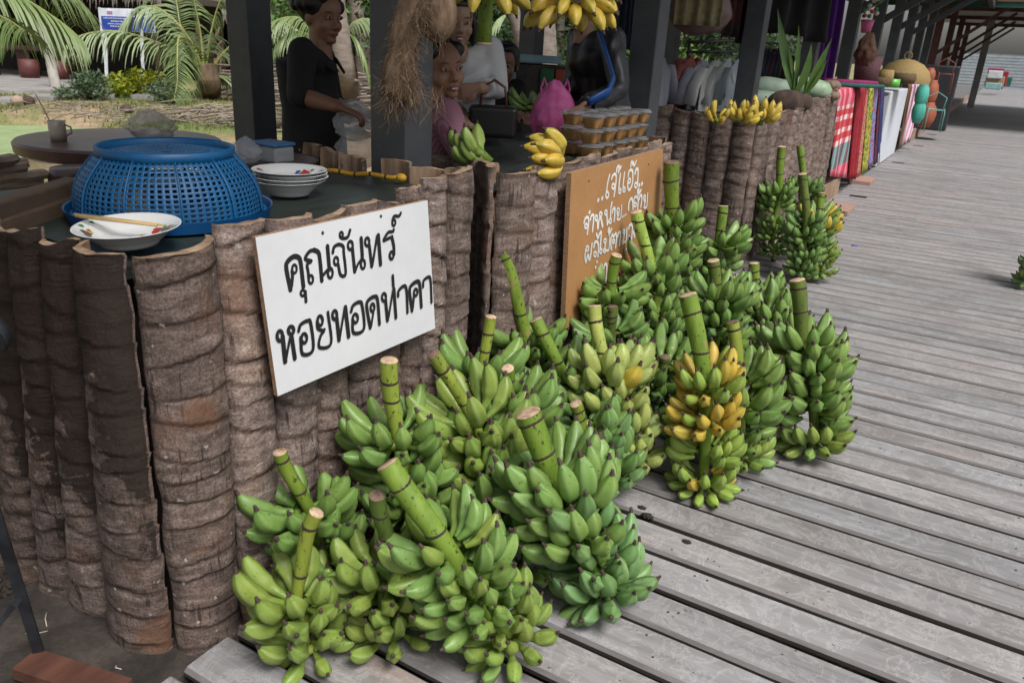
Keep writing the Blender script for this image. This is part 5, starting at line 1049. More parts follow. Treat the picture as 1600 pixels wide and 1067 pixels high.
# purple cloth, dark hangings, bag of cream cloth
def hang_cloth(name, label, cat, p0, p1, z0, z1, mat, folds=4, amp=.03, group=None):
    a, b = Vector((p0.x, p0.y, 0)), Vector((p1.x, p1.y, 0)); d = b-a; nn = Vector((-d.y, d.x, 0)).normalized(); c = (a+b)/2; m = MB()
    def fn(u, v): z = lerp(z0, z1, v); return a.lerp(b, .5+(u-.5)*(1-.25*v*(1 if amp > .02 else 0)))+nn*amp*math.sin(u*folds*2*PI+N3(u*3, v*2, 1)*2)*(1-.5*v)+Vector((0, 0, z+.03*math.sin(u*5)*(1-v)))-c
    m.grid(fn, 40, 14); o = m.obj(name, mat, loc=c); o.modifiers.new('s', 'SOLIDIFY').thickness = .008; tag(o, label, cat, group); return o
PUR = pm('violet_cloth', (.085, .012, .19), (.05, .006, .12), 4, .8)
hang_cloth('purple_cloth', 'long violet cloth hanging from the roof behind the gourds', 'cloth', gd(1274, 60, 9.4), gd(1312, 60, 9.6), .95, 2.7, PUR, 3, .05)
BLK = pm('black_cloth', (.014, .013, .014), (.008, .008, .008), 5, .9); DBL = pm('dark_blue_check_cloth', (.015, .025, .05), (.008, .01, .02), 30, .9, bs=0); ORG = pm('burnt_orange_cloth', (.26, .06, .015), rough=.85); CRM = pm('cream_lace_cloth', (.22, .19, .1), (.15, .12, .06), 24, .8, bs=.4); CLB = pm('clear_dusty_bag', (.16, .1, .09), (.1, .06, .06), 8, .4, bs=.4)
hang_cloth('black_shade_cloth', 'black shade cloth hanging high across the clothes stall', 'cloth', gd(1190, 40, 8.3), gd(1296, 40, 8.8), 1.60, 2.7, BLK, 3, .06)
hang_cloth('dark_sarong', 'dark red and black sarong hanging beside the fourth post', 'cloth', gd(1133, 25, 6.6), gd(1168, 25, 6.8), 1.52, 2.6, pm('dark_red_black_sarong', (.06, .008, .008), (.012, .01, .01), 6, .9), 3, .03)
hang_cloth('check_cloth', 'dark blue checked cloth hanging behind the third post', 'cloth', gd(967, 30, 5.8), gd(990, 30, 5.9), 1.43, 2.6, DBL, 3, .03)
hang_cloth('orange_cloth', 'burnt orange cloth hanging right of the third post', 'cloth', gd(1031, 30, 6.2), gd(1041, 30, 6.2), 1.43, 2.6, ORG, 2, .015)
c = gd(1093, 18, 6.4); o = bag('clothes_bag', 'hanging dusty bag with cream lace cloth inside above the clothes rack', 'bag', c, .24, .1, .17, CLB, 12, None, .06, .1); o.rotation_euler = (0, 0, DIRC)
c = gd(1093, 5, 6.2); m = MB()
m.grid(lambda u, v: Vector(((u-.5)*.33, .02*math.sin(u*22), (v-.5)*.3)), 36, 6); o = m.obj('lace_cloth', CRM, loc=c); o.rotation_euler = (0, 0, DIRC); o.modifiers.new('s', 'SOLIDIFY').thickness = .01; tag(o, 'cream lace cloth showing in the hanging clothes bag', 'cloth')
# clothes rack
RAIL = pm('dull_steel_tube', (.1, .1, .1), rough=.4, metal=.6)
rk = thing('clothes_rack', 'two bar steel clothes rack between the third and fourth post', 'clothes rack', gd(1110, 150, 7.4)*1.0)
def rel(m, name, mat, root, **k): o = m.obj(name, mat, root, **k); o.location = -Vector(root.location); return o
for y in (66, 82): m = MB(); m.tube([gd(1072, y, 7.3), gd(1163, y-2, 7.6)], .012, 8); rel(m, 'rail', RAIL, rk)
for x in (1078, 1160): m = MB(); a = gd(x, 60, 7.4); m.tube([a, Vector((a.x, a.y, 0))], .014, 8); rel(m, 'upright', RAIL, rk)
def garment(label, px, d, col, length=.62, ang=.0, dots=False, wd=.37, group='garments on the clothes rack'):
    top = gd(*px, d); mt = pm('garment_%s' % label.split()[0], col, tuple(v*.8 for v in col), 40 if dots else 5, .8, lo=.30 if dots else .35, hi=.34 if dots else .65, bs=.2); root = thing('garment', label, 'garment', top, ang, group)
    m = MB(); hw = wd/2
    def fn(u, v):
        a = 2*PI*u; z = -length*v-.03; w_ = hw*(1-.12*math.sin(v*3)) if v > .06 else hw*(.5+.5*v/.06); return Vector((math.cos(a)*w_, (math.sin(a)*.028+.02*math.sin(a*9+v*4+px[0])+.012*N3(a*2, v*5, px[0]))*(.5+1.1*v), z+(.06 if v < .06 else 0)*(1-abs(math.cos(a)))))
    m.grid(fn, 28, 12, True); m.obj('body', mt, root)
    for s in (-1, 1):
        m = MB(); m.tube([(s*hw*.85, 0, -.05), (s*(hw+.05), .01, -.18), (s*(hw+.07), .02, -.33)], [(.05, .02), (.06, .028), (.065, .03)], 10); m.obj('sleeve', mt, root)
    m = MB(); m.tube([(0, 0, -.02), (0, 0, .03), (.015, 0, .05), (0, 0, .065)], .003, 5); m.obj('hanger', RAIL, root)
    return root
for lab, px, d, col, an, kw in (
 ('grey shirt hanging just right of the third post', (1032, 92), 6.6, (.3, .31, .36), DIRC+.9, {}), ('floral dark pink dress on the rack', (1063, 96), 7.0, (.2, .05, .06), DIRC+.7, dict(length=.75, dots=True)),
 ('salmon pink blouse on the rack', (1078, 92), 7.1, (.38, .12, .1), DIRC+.9, {}), ('crimson top on the rack behind the white shirt', (1090, 95), 7.3, (.25, .01, .015), DIRC+1.0, dict(length=.7)),
 ('white long shirt with lavender folds, leftmost white garment', (1100, 98), 7.0, (.48, .48, .58), DIRC+.75, dict(length=.66)), ('dotted white blouse in the middle of the rack', (1120, 98), 6.9, (.55, .56, .54), DIRC+.7, dict(length=.5, dots=True)),
 ('plain white blouse right of the dotted one', (1136, 97), 7.0, (.52, .54, .53), DIRC+.8, dict(length=.5)), ('bluish white shirt partly behind the fourth post', (1150, 98), 7.1, (.4, .45, .5), DIRC+.9, dict(length=.55))):
    garment(lab, px, d, col, ang=an, **kw)
rk2 = thing('clothes_rack', 'dark clothes rack under the black shade cloth', 'clothes rack', gd(1215, 120, 9)*1.0)
m = MB(); m.tube([gd(1180, 68, 9), gd(1232, 68, 9.4)], .012, 8); rel(m, 'rail', RAIL, rk2)
for i in range(7): garment(('black', 'charcoal', 'navy', 'maroon', 'inky', 'sooty', 'dark')[i]+' garment, number %d place from the fourth post on the dark rack' % (i+1) if False else ('black shirt nearest the fourth post on the dark rack', 'charcoal shirt second on the dark rack', 'navy shirt third on the dark rack', 'maroon shirt fourth on the dark rack', 'inky blue shirt fifth on the dark rack', 'sooty grey shirt sixth on the dark rack', 'darkest shirt at the far end of the dark rack')[i], (1190+i*7, 80), 9.0+.06*i, ((.015, .015, .018), (.03, .03, .033), (.012, .018, .05), (.05, .01, .015), (.01, .02, .04), (.04, .038, .035), (.01, .01, .01))[i], ang=DIRC+1.1, length=.6, group='garments on the dark rack')
# shelf with folded cloths behind the person in the jacket
sh = thing('cloth_shelf', 'low shelf of folded cloths behind the person in the black jacket', 'shelf', gd(862, 150, 6.3)); M2 = Matrix.Rotation(DIRC, 4, 'Z')
z0_ = sh.location.z
m = MB(); m.box((-.36, -.2, -.05-z0_+.0), (.36, .25, .22)); o = m.obj('shelf_box', DARKWOOD, sh, smooth=False); o.rotation_euler = (0, 0, DIRC)
for i, (c_, x, h_, l) in enumerate((((.2, .33, .38), -.2, .34, 'light blue folded cloth on top of the shelf'), ((.02, .1, .04), -.05, .2, 'dark green striped cloth on the shelf front'), ((.3, .05, .03), .06, .2, 'red cloth on the shelf front'), ((.13, .22, .24), -.33, .22, 'grey blue cloth at the left of the shelf'))):
    m = MB(); m.box((-.05 if i else -.2, -.23, -.2 if i else .0), (.05 if i else .25, -.205 if i else .2, .2 if i else .05)); q = M2 @ Vector((x, 0, 0 if i else .235)); o = bevel_obj(m.obj('folded_cloth', pm('shelf_cloth_%s' % ('blue', 'green', 'red', 'grey')[i], c_, rough=.85), loc=sh.location+q, smooth=False), .01, 2); o.rotation_euler = (0, 0, DIRC); tag(o, l, 'cloth')
# ---------- pots, wire chairs, cabinet, mats, boxes, stairs at the far end
TERRA = pm('terracotta', (.33, .09, .04), (.26, .065, .03), 6, .6); TURQ = pm('turquoise_glaze', (.08, .42, .33), (.06, .34, .27), 6, .35)
def pot(label, px, d, r, h, mat, name='clay_pot', group=None):
    c = gd(*px, d); m = MB(); m.lathe([(.001, 0), (r*.55, 0), (r*.9, h*.3), (r, h*.55), (r*.85, h*.82), (r*.6, h*.95), (r*.62, h), (r*.5, h), (r*.45, h*.9), (.001, h*.85)], 28); tag(m.obj(name, mat, loc=c), label, 'pot', group); return c
D0 = 16.0; BP = [(1443, 199), (1448, 166), (1448, 133), (1431, 193), (1436, 168)]
pot('largest terracotta pot at the bottom of the stack', BP[0], D0, .155, .42, TERRA, group='stacked terracotta pots')
pot('middle round terracotta pot of the stack', BP[1], D0, .135, .43, TERRA, group='stacked terracotta pots'); pot('small terracotta pot on top of the stack', BP[2], D0, .105, .28, TERRA, group='stacked terracotta pots')
pot('turquoise pot beside the terracotta stack', BP[3], D0-.6, .11, .36, TURQ, group='stacked turquoise pots'); pot('upper turquoise pot leaning behind the striped cloth', BP[4], D0-.6, .11, .38, TURQ, group='stacked turquoise pots')
def wire_chair(label, px, d, mat, flip=1):
    c = gd(*px, d); root = thing('wire_chair', label, 'chair', c, DIRC*.4, 'wire frame chairs'); 
    for s in (-1, 1):
        m = MB(); m.tube([(s*.2, -.22, 0), (s*.2, -.2, .42), (s*.19, -.14, .5), (s*.19, .0, .5), (s*.2, .16, .46), (s*.22, .24, 0)], .011, 6); m.obj('leg', mat, root)
    m = MB(); m.tube([(.22*math.cos(a), .22*math.sin(a), .47) for a in [2*PI*k/20 for k in range(21)]], .011, 6); m.obj('seat_ring', mat, root)
    m = MB(); m.tube([(-.2, .15, .47), (-.24, .2, .72), (0, .27, .84), (.24, .2, .72), (.2, .15, .47)], .011, 6); m.obj('back_hoop', mat, root); root.scale = (.62, .62, .75); return root
wire_chair('turquoise wire chair frame in front of the pots', (1454, 206), D0-.8, pm('turquoise_paint', (.15, .4, .33), rough=.4)); wire_chair('rusty red wire chair frame stacked on the black crate', (1470, 147), D0+1.4, pm('rusty_red_paint', (.25, .06, .045), rough=.5))
# raised wooden platform along the far left side
m = MB(); y0 = gx(1480, 182, -1.35).y; m.box((-3.4, 17.6, 0.0), (-1.36, 46, .20)); tag(m.obj('side_platform', FLOOR, smooth=False), kind='structure')
m = MB(); m.box((-1.36, 17.6, 0.0), (-1.31, 46, .22)); tag(m.obj('platform_edge', pm('pinkish_wood_edge', (.3, .19, .15), rough=.8), smooth=False), 'pinkish timber edge board running along the raised far platform', 'edge board')
c = gd(1455, 160, 18.5); m = MB(); m.box((-.55, -.25, -.5), (.45, .3, .75)); o = bevel_obj(m.obj('black_cabinet', pm('black_tarp', (.02, .022, .026), (.012, .012, .015), 4, .5, bs=.3), loc=(c.x-.1, c.y+.3, .7), smooth=False), .03, 2); o.rotation_euler = (0, 0, .1); tag(o, 'black tarpaulin covered cabinet behind the wire chairs', 'cabinet')
MAT = pm('brown_reed_mat', (.14, .10, .075), (.09, .065, .05), 30, .9, (1, 1, .2))
for i in range(6):
    y = 26+i*1.6; m = MB(); m.lathe([(.001, 0), (.17, 0), (.17, 1.25), (.12, 1.26), (.001, 1.2)], 16); tag(m.obj('rolled_mat', MAT, loc=(-1.65, y, .2)), '%s upright rolled reed mat in the far row beside the red posts' % ('nearest', 'second', 'third', 'fourth', 'fifth', 'farthest')[i], 'rolled mat', 'upright rolled reed mats')
for lab, px, d, s, col, cat in (('cardboard box by the far steps', (1554, 128), 34, (.9, .5, .55), (.36, .25, .15), 'box'), ('white sack on top of the far cardboard box', (1555, 117), 33.8, (.7, .4, .4), (.6, .6, .62), 'sack'), ('green and white crate below the cardboard box', (1552, 135), 33, (.75, .5, .32), (.25, .42, .42), 'crate'), ('dark red box right of the cardboard one', (1569, 124), 35, (.3, .4, .8), (.3, .015, .02), 'box'), ('dark green box farthest right of the far boxes', (1575, 128), 36, (.35, .4, .5), (.02, .1, .08), 'box'), ('black box beside the red box', (1564, 129), 34.5, (.3, .4, .7), (.03, .03, .03), 'box'), ('pink cloth bundle behind the far boxes', (1556, 112), 36, (.8, .4, .35), (.3, .04, .13), 'bundle')):
    d = d*1.75; s = tuple(v*1.15 for v in s); c = gd(*px, d); m = MB(); m.box((-s[0]/2, -s[1]/2, -s[2]/2), (s[0]/2, s[1]/2, s[2]/2)); o = bevel_obj(m.obj(cat, pm('far_'+lab.split()[0]+cat, col, rough=.7), loc=c, smooth=False), .05, 3); tag(o, lab, cat)
st = thing('far_steps', 'wide bluish wooden steps closing the far end of the walkway', 'steps', (-1, 84, 0)); STEP = pm('pale_blue_grey_boards', (.36, .42, .46), (.28, .33, .37), 3, .7)
for i in range(11): m = MB(); m.box((-3, i*.32, i*.26-.02), (5, i*.32+.06, i*.26+.18)); m.obj('riser', STEP, st, smooth=False); m = MB(); m.box((-3, i*.32-.02, i*.26+.183), (5, i*.32+.34, i*.26+.235)); m.obj('tread', CONC, st, smooth=False)
m = MB(); a = gd(1532, 170, 31); m.box((-.12, -.12, 0), (.12, .12, 3.2)); tag(bevel_obj(m.obj('leaning_post', CONC, loc=(-.9, 37, 0), smooth=False)), 'pale grey post standing at the edge beside the far boxes', 'post')
# ---------- bottom left corner: stove leg, red wood, pan
IRON = pm('sooty_iron', (.05, .055, .065), (.02, .022, .026), 14, .5, bs=.3, metal=.4)
sv_ = thing('stove_stand', 'sooty iron leg of a stove stand at the left edge of the ground', 'stand', gz(62, 1030, 0))
a = gz(66, 1035, -.03); b = gd(-40, 700, 1.62); m = MB(); beam(m, a, b, .022, .010); rel(m, 'leg', IRON, sv_, smooth=False); m = MB(); beam(m, gd(26, 940, 1.45), gd(-30, 1010, 1.5), .022, .01); rel(m, 'brace', IRON, sv_, smooth=False)
a = gz(40, 1036, 0); b = gz(190, 1085, 0); m = MB(); beam(m, a, b, .07, .03); o = m.obj('wood_offcut', pm('red_brown_split_wood', (.11, .042, .024), (.06, .02, .012), 18, .8, (1, .3, 1), bs=.5), smooth=False); tag(o, 'red brown split wood offcut on the dirt at the bottom left corner', 'wood')
c = gd(-6, 503, 1.62); pn = thing('frying_pan', 'black pan seen only as a dark round edge at the left side', 'pan', c); m = MB(); m.lathe([(.001, 0), (.042, 0), (.052, .02), (.05, .022), (.04, .004), (.001, .004)], 32, M=Matrix.Rotation(PI/2+.3, 4, 'X')); m.obj('pan_bowl', IRON, pn); m = MB(); m.tube([(-.04, .01, .02), (-.2, .02, .08)], .008, 8); m.obj('handle', IRON, pn)
rr = random.Random(11)
m = MB()
for i in range(420):
    x = rr.uniform(-2.6, -1.36); y = rr.uniform(-.2, .84); s = rr.uniform(.003, .011); m.ell((x, y, -.045+.005), (s, s*.8, s*.6), 6, 4)
tag(m.obj('dirt_crumbs', DIRT), kind='stuff')
m = MB()
for px in ((36, 898), (73, 978), (75, 985), (190, 1045)): a = gz(*px, -.03); q1 = Vector((rr.uniform(-.03, .03), rr.uniform(-.03, .03), .003)); m.tube([a, a+q1, a+q1*1.6+Vector((rr.uniform(-.01, .01), .008, 0))], .0014, 5)
tag(m.obj('straw_bits', pm('pale_straw', (.6, .55, .45), rough=.7)), kind='stuff')
# small litter on the deck
p = gz(1330, 384, .002); m = MB(); m.tube([p, p+Vector((.045, .01, .003))], .006, 6); tag(m.obj('blue_scrap', pm('blue_plastic_scrap', (.02, .1, .5), rough=.4)), 'tiny blue plastic scrap on the bare deck', 'scrap')
DRY = pm('dried_black_peel', (.03, .024, .02), (.015, .012, .01), 60, .95, bs=.5)
for i, (px, s) in enumerate(((( 1012, 806), .018), ((1003, 793), .013), ((1073, 846), .012))):
    p = gz(*px, .004); bag('dried_peel', ('lower dried black peel beside the largest front bunch', 'upper dried black peel beside the largest front bunch', 'black crumb of dried peel alone on a deck board')[i], 'dried peel', p, s, s*.7, s*.35, DRY, 20+i, None, .5, 0)
m = MB()
for i in range(260):
    x = rr.uniform(-1.25, 1.6); y = rr.uniform(.9, 4.5); s = rr.uniform(.0008, .0022)
    m.ell((x, y, .001), (s*rr.uniform(1, 3), s, s*.6), 5, 3)
tag(m.obj('deck_crumbs', DRY), kind='stuff')
# ================================================================ PEOPLE
def remeshed(m, name, mats, vox, smooth_it=4, assign=None, parent=None, noise_amp=0, subd=False):
    """union of overlapping closed pieces -> one continuous surface"""
    tmp = m.obj('tmp', mats if isinstance(mats, (list, tuple)) else [mats])
    r = tmp.modifiers.new('r', 'REMESH'); r.mode = 'VOXEL'; r.voxel_size = vox; r.use_smooth_shade = True
    s = tmp.modifiers.new('s', 'SMOOTH'); s.iterations = smooth_it; s.factor = .5
    dg = bpy.context.evaluated_depsgraph_get(); me = bpy.data.meshes.new_from_object(tmp.evaluated_get(dg)); old = tmp.data
    bpy.data.objects.remove(tmp); bpy.data.meshes.remove(old); me.name = name
    me.materials.clear()
    for q in (mats if isinstance(mats, (list, tuple)) else [mats]): me.materials.append(q)
    if noise_amp:
        for v in me.vertices:
            c = v.co; a = noise_amp*(N3(c.x*9, c.y*9, c.z*5)+.6*N3(c.x*21, c.y*21, c.z*9)); v.co = c+v.normal*a
    me.polygons.foreach_set('use_smooth', [True]*len(me.polygons)); me.update()
    return place(name, me, parent)
HAIR = pm('black_hair', (.012, .010, .009), (.006, .005, .005), 40, .5, (1, 1, .2), bs=.6, bd=.004)
SK1 = pm('brown_skin', (.27, .14, .09), (.23, .115, .072), 10, .5, bs=.05); SK2 = pm('light_brown_skin', (.33, .20, .14), (.29, .17, .115), 10, .5, bs=.05)
EYEW = pm('eye_white', (.42, .38, .35), rough=.2, bs=0); IRIS = pm('dark_iris', (.012, .008, .006), rough=.1, bs=0); LIPS = pm('dull_lips', (.28, .095, .085), rough=.45, bs=0); TEETH = pm('teeth', (.62, .6, .55), rough=.3, bs=0)
def head_parts(m, F, C):
    """F: 3x3 head frame (x right of the person, y facing, z up) C: centre"""
    def e(c, r, n=20, k=12): m.ell(C+F @ Vector(c), r, n, k, F.to_4x4())
    e((0, -.012, .02), (.074, .092, .092)); e((0, .018, -.035), (.060, .062, .072)); e((0, .012, .03), (.066, .078, .07))
    e((0, .066, -.088), (.022, .018, .018)); e((-.036, .048, -.032), (.026, .026, .028)); e((.036, .048, -.032), (.026, .026, .028)); e((0, .068, .026), (.044, .02, .014))
    m.tube([C+F @ Vector(v) for v in ((0, .072, .012), (0, .084, -.008), (0, .098, -.030), (0, .092, -.040))], [.007, .009, .0125, .010], 10)
    for s in (-1, 1):
        e((s*.012, .086, -.036), (.009, .010, .008), 10, 8); e((s*.073, -.008, -.012), (.010, .017, .030), 12, 8)
    e((0, .074, -.062), (.022, .014, .011), 12, 8)
def hand_parts(m, W, D, Nn, L_=.17, curl=.5, side=1):
    """W wrist, D pointing direction, Nn back-of-hand normal"""
    D = Vector(D).normalized(); Nn = Vector(Nn); Nn = (Nn-D*Nn.dot(D)).normalized(); S = D.cross(Nn)*side; s = L_/.18
    m.tube([W-D*.02, W+D*.02*s, W+D*.05*s, W+D*.088*s], [(.026, .019), (.03*s, .016*s), (.038*s, .015*s), (.036*s, .012*s)], 12, up=Nn)
    for k, (off, ln) in enumerate(((-.029, .062), (-.010, .072), (.010, .068), (.028, .052))):
        p = W+D*.08*s+S*off*s; d = D.copy(); pts = [p-d*.02]; pts.append(p)
        for j, fr in enumerate((.45, .3, .25)):
            d = (Matrix.Rotation(0, 3, 'X') @ d); ax = S; d = Matrix.Rotation(-curl*(.5+.35*j)*side, 3, ax) @ d; p = p+d*ln*fr*s*1.05; pts.append(p)
        m.tube(pts, [.0095*s, .0095*s, .0088*s, .008*s, .0062*s], 8)
    p = W+D*.025*s-S*.026*s; d = (D*.6-S*.7-Nn*.25).normalized(); m.tube([p, p+d*.03*s, p+d*.03*s+(D*.9-S*.2-Nn*.3).normalized()*.032*s, p+d*.03*s+(D-Nn*.5).normalized()*.054*s], [.014*s, .0115*s, .0098*s, .0075*s], 8)
def person(label, head, face, facing, shirt, lower, skin, hair, J, sleeve=.9, seated=False, floor=-.1, collar=None, curlL=.6, curlR=.6, bulk=1.0, hairstyle='short', fold=.006, earring=False, handL=None, handR=None):
    C = Vector(head); face = Vector(face).normalized(); tilt = J.get('tilt', 0)
    Y = face; X = Y.cross(Vector((0, 0, 1))).normalized(); Z = X.cross(Y); F = Matrix((X, Y, Z)).transposed() @ Matrix.Rotation(tilt, 3, 'Y')
    by = Vector((facing[0], facing[1], 0)).normalized(); bx = by.cross(Vector((0, 0, 1)))
    neck = C-Vector((0, 0, .15))-by*.015+J.get('neck', Vector()); chest = J.get('chest', neck-Vector((0, 0, .20))-by*.01); pel = J.get('pelvis', Vector((neck.x, neck.y, neck.z-.52))-by*.02)
    sh = {s: J.get('sh%d' % s, neck+bx*s*.165*bulk-Vector((0, 0, .055))) for s in (-1, 1)}
    el = {s: J.get('el%d' % s, sh[s]+bx*s*.05-Vector((0, 0, .27))-by*.02) for s in (-1, 1)}
    wr = {s: J.get('wr%d' % s, el[s]+by*.12-Vector((0, 0, .2))) for s in (-1, 1)}
    root = thing('person', label, 'person', (pel.x, pel.y, floor))
    # ---- body, one surface
    m = MB(); head_parts(m, F, C)
    m.tube([neck-Vector((0, 0, .06)), neck, C-Vector((0, 0, .06))-by*.01], [.06, .052, .05], 16)
    m.tube([neck-Vector((0, 0, .03)), chest, (chest+pel)/2, pel], [(.08, .06), (.145*bulk, .10), (.135*bulk, .095), (.15*bulk, .11)], 20, up=by)
    for s in (-1, 1):
        m.tube([neck-Vector((0, 0, .045)), sh[s]], [.05, .048], 12)
        m.tube([sh[s], sh[s].lerp(el[s], .5), el[s]], [.046, .043, .036], 12); m.tube([el[s], el[s].lerp(wr[s], .35), wr[s]], [.036, .036, .024], 12)
        hd = (handL if s < 0 else handR) or {}
        d = hd.get('d', (wr[s]-el[s]).normalized()); hand_parts(m, wr[s], d, hd.get('n', Vector((0, 0, 1))), .165, hd.get('curl', .5), hd.get('side', s))
        if seated:
            kn = pel+by*.40+bx*s*.12; an = Vector((kn.x, kn.y, floor+.08))+by*.03
        else:
            kn = Vector(((pel+bx*s*.09).x, (pel+bx*s*.09).y, (pel.z+floor)/2+.03)); an = Vector((kn.x, kn.y, floor+.08))
        hp = pel+bx*s*.085-Vector((0, 0, .03)); m.tube([hp, hp.lerp(kn, .5), kn], [.082, .072, .055], 14); m.tube([kn, kn.lerp(an, .3), an], [.054, .052, .034], 14)
        m.tube([an-by*.05-Vector((0, 0, .035)), an+by*.05-Vector((0, 0, .04)), an+by*.15-Vector((0, 0, .055))], [(.036, .036), (.042, .03), (.034, .018)], 12, up=Vector((0, 0, 1)))
    o = remeshed(m, 'body', skin, .0062, 3, parent=root); o.location = -root.location
    # ---- shirt
    m = MB(); m.tube([neck+Vector((0, 0, -.035)), neck-Vector((0, 0, .07)), chest, (chest+pel)/2, pel, pel-Vector((0, 0, .10 if not seated else .02))], [(.075, .068), (.13*bulk, .09), (.168*bulk, .125), (.158*bulk, .12), (.175*bulk, .135), (.182*bulk, .14)], 24, up=by)
    for s in (-1, 1):
        m.tube([neck-Vector((0, 0, .06)), sh[s]+bx*s*.005], [.062, .062], 12); m.ell(sh[s], (.064, .064, .064), 12, 8)
        t = sleeve; e2 = el[s]; m.tube([sh[s], sh[s].lerp(e2, .5), e2], [.064, .060, .052], 14)
        m.ell(e2, (.052, .052, .052), 12, 8)
        if t > .5: q = e2.lerp(wr[s], (t-.5)*2); m.tube([e2, q], [.052, .046], 14)
    o = remeshed(m, 'shirt', shirt, .010, 3, parent=root, noise_amp=fold); o.location = -root.location
    # ---- trousers or skirt
    m = MB()
    if seated:
        for s in (-1, 1): m.tube([pel+bx*s*.08, pel+by*.40+bx*s*.12], [.10, .075], 14); kn = pel+by*.40+bx*s*.12; m.tube([kn, Vector((kn.x, kn.y, floor+.12))], [.075, .065], 14)
        m.ell(pel, (.17, .15, .12))
    else: m.tube([pel+Vector((0, 0, .08)), pel, Vector((pel.x, pel.y, pel.z*.5)), Vector((pel.x, pel.y, floor+.22))], [(.15*bulk, .12), (.175*bulk, .14), (.185*bulk, .15), (.18*bulk, .15)], 22, up=by)
    o = remeshed(m, 'trousers' if seated else 'skirt', lower, .014, 3, parent=root, noise_amp=.004); o.location = -root.location
    # ---- collar
    if collar:
        m = MB()
        for s in (-1, 1):
            pts = [neck+Vector((0, 0, .015))-by*.055, neck+Vector((0, 0, .005))+bx*s*.062-by*.01, neck+Vector((0, 0, -.03))+bx*s*.055+by*.05, neck+Vector((0, 0, -.075))+bx*s*.03+by*.095]
            m.tube(pts, [(.022, .008), (.024, .008), (.028, .008), (.012, .006)], 8, up=Vector((0, 0, 1)))
        o = m.obj('collar', collar, root); o.location = -root.location
    # ---- hair
    m = MB()
    def e(c, r, n=20, k=12): m.ell(C+F @ Vector(c), r, n, k, F.to_4x4())
    if hairstyle == 'short': e((0, -.028, .040), (.084, .094, .086)); e((-.062, -.025, .0), (.022, .05, .05)); e((.062, -.025, .0), (.022, .05, .05)); e((0, -.07, -.01), (.065, .045, .06)); e((0, .03, .088), (.058, .045, .028))
    elif hairstyle == 'poofy':
        rr = random.Random(4); e((0, -.03, .045), (.092, .10, .092))
        for i in range(46):
            a = rr.uniform(0, 6.28); b = rr.uniform(-.25, 1.3); v = Vector((math.cos(b)*math.cos(a)*.088, math.cos(b)*math.sin(a)*.095-.035, math.sin(b)*.09+.04))
            if v.y > .03 and v.z < .075: continue
            e(v, (.027,)*3, 10, 7)
    elif hairstyle == 'bob': e((0, -.02, .045), (.088, .095, .082)); e((-.074, -.01, -.025), (.022, .055, .085)); e((.074, -.01, -.025), (.022, .055, .085)); e((0, -.075, -.03), (.08, .04, .09)); e((0, .055, .078), (.05, .025, .022))
    elif hairstyle == 'tied': e((0, -.022, .036), (.081, .094, .084)); e((0, -.06, .0), (.066, .05, .07)); e((0, -.12, .0), (.035, .03, .035)); e((-.05, .035, .066), (.035, .035, .03)); e((.05, .035, .066), (.035, .035, .03))
    o = remeshed(m, 'hair', HAIR, .007, 1, parent=root, noise_amp=.009); o.location = -root.location
    # ---- eyes, brows, lips
    def pt(v): return C+F @ Vector(v)-root.location
    for s in (-1, 1):
        m = MB(); m.ell((0, 0, 0), (.0135, .009, .0068), 14, 9, F.to_4x4()); ey = m.obj('eye', EYEW, root, pt((s*.030, .0765, .002)))
        m = MB(); m.ell((0, 0, 0), (.0058, .0028, .0058), 12, 8, F.to_4x4()); m.obj('iris', IRIS, ey, F @ Vector((J.get('gaze', 0), .0078, .0002)))
        m = MB(); m.tube([F @ Vector((x, -.004+.003*(1-abs(x)/.015), .0062-.004*abs(x/.015)**2)) for x in (-.015, -.0075, 0, .0075, .015)], [(.0022, .0048)]*5, 8, up=F @ Vector((0, 0, 1))); m.obj('eyelid', skin, ey, F @ Vector((0, .006, .0008)))
        m = MB(); m.tube([pt((s*.014, .0855, .021)), pt((s*.03, .084, .0265)), pt((s*.047, .071, .022))], [(.0028, .0014), (.0032, .0014), (.0012, .001)], 8, up=F @ Vector((0, 0, 1))); m.obj('eyebrow', HAIR, root)
    m = MB(); op = J.get('mouth', 0)
    m.tube([pt((-.023, .078, -.063)), pt((-.010, .0885, -.0595+op*.3)), pt((0, .0895, -.061+op*.3)), pt((.010, .0885, -.0595+op*.3)), pt((.023, .078, -.063))], [.0015, .0042, .0038, .0042, .0015], 8); m.obj('lips', LIPS, root)
    m = MB(); m.tube([pt((-.021, .078, -.065)), pt((0, .0885, -.0695-op)), pt((.021, .078, -.065))], [.0015, .0055, .0015], 8); m.obj('lips', LIPS, root)
    if op: m = MB(); m.ell(pt((0, .0855, -.0655-op*.2)), (.014, .004, .0028+op*.35), 12, 8, F.to_4x4()); m.obj('teeth', TEETH, root)
    return root, F, C
CR = Vector(MC.col[0]); CR.z = 0; CR.normalize()
def tocam(p): v = -Vector((p[0], p[1], 0)); return v.normalized()
BLKS = pm('black_shirt_cloth', (.012, .012, .014), (.008, .008, .01), 8, .85); BLKT = pm('black_trousers', (.012, .012, .013), rough=.9)
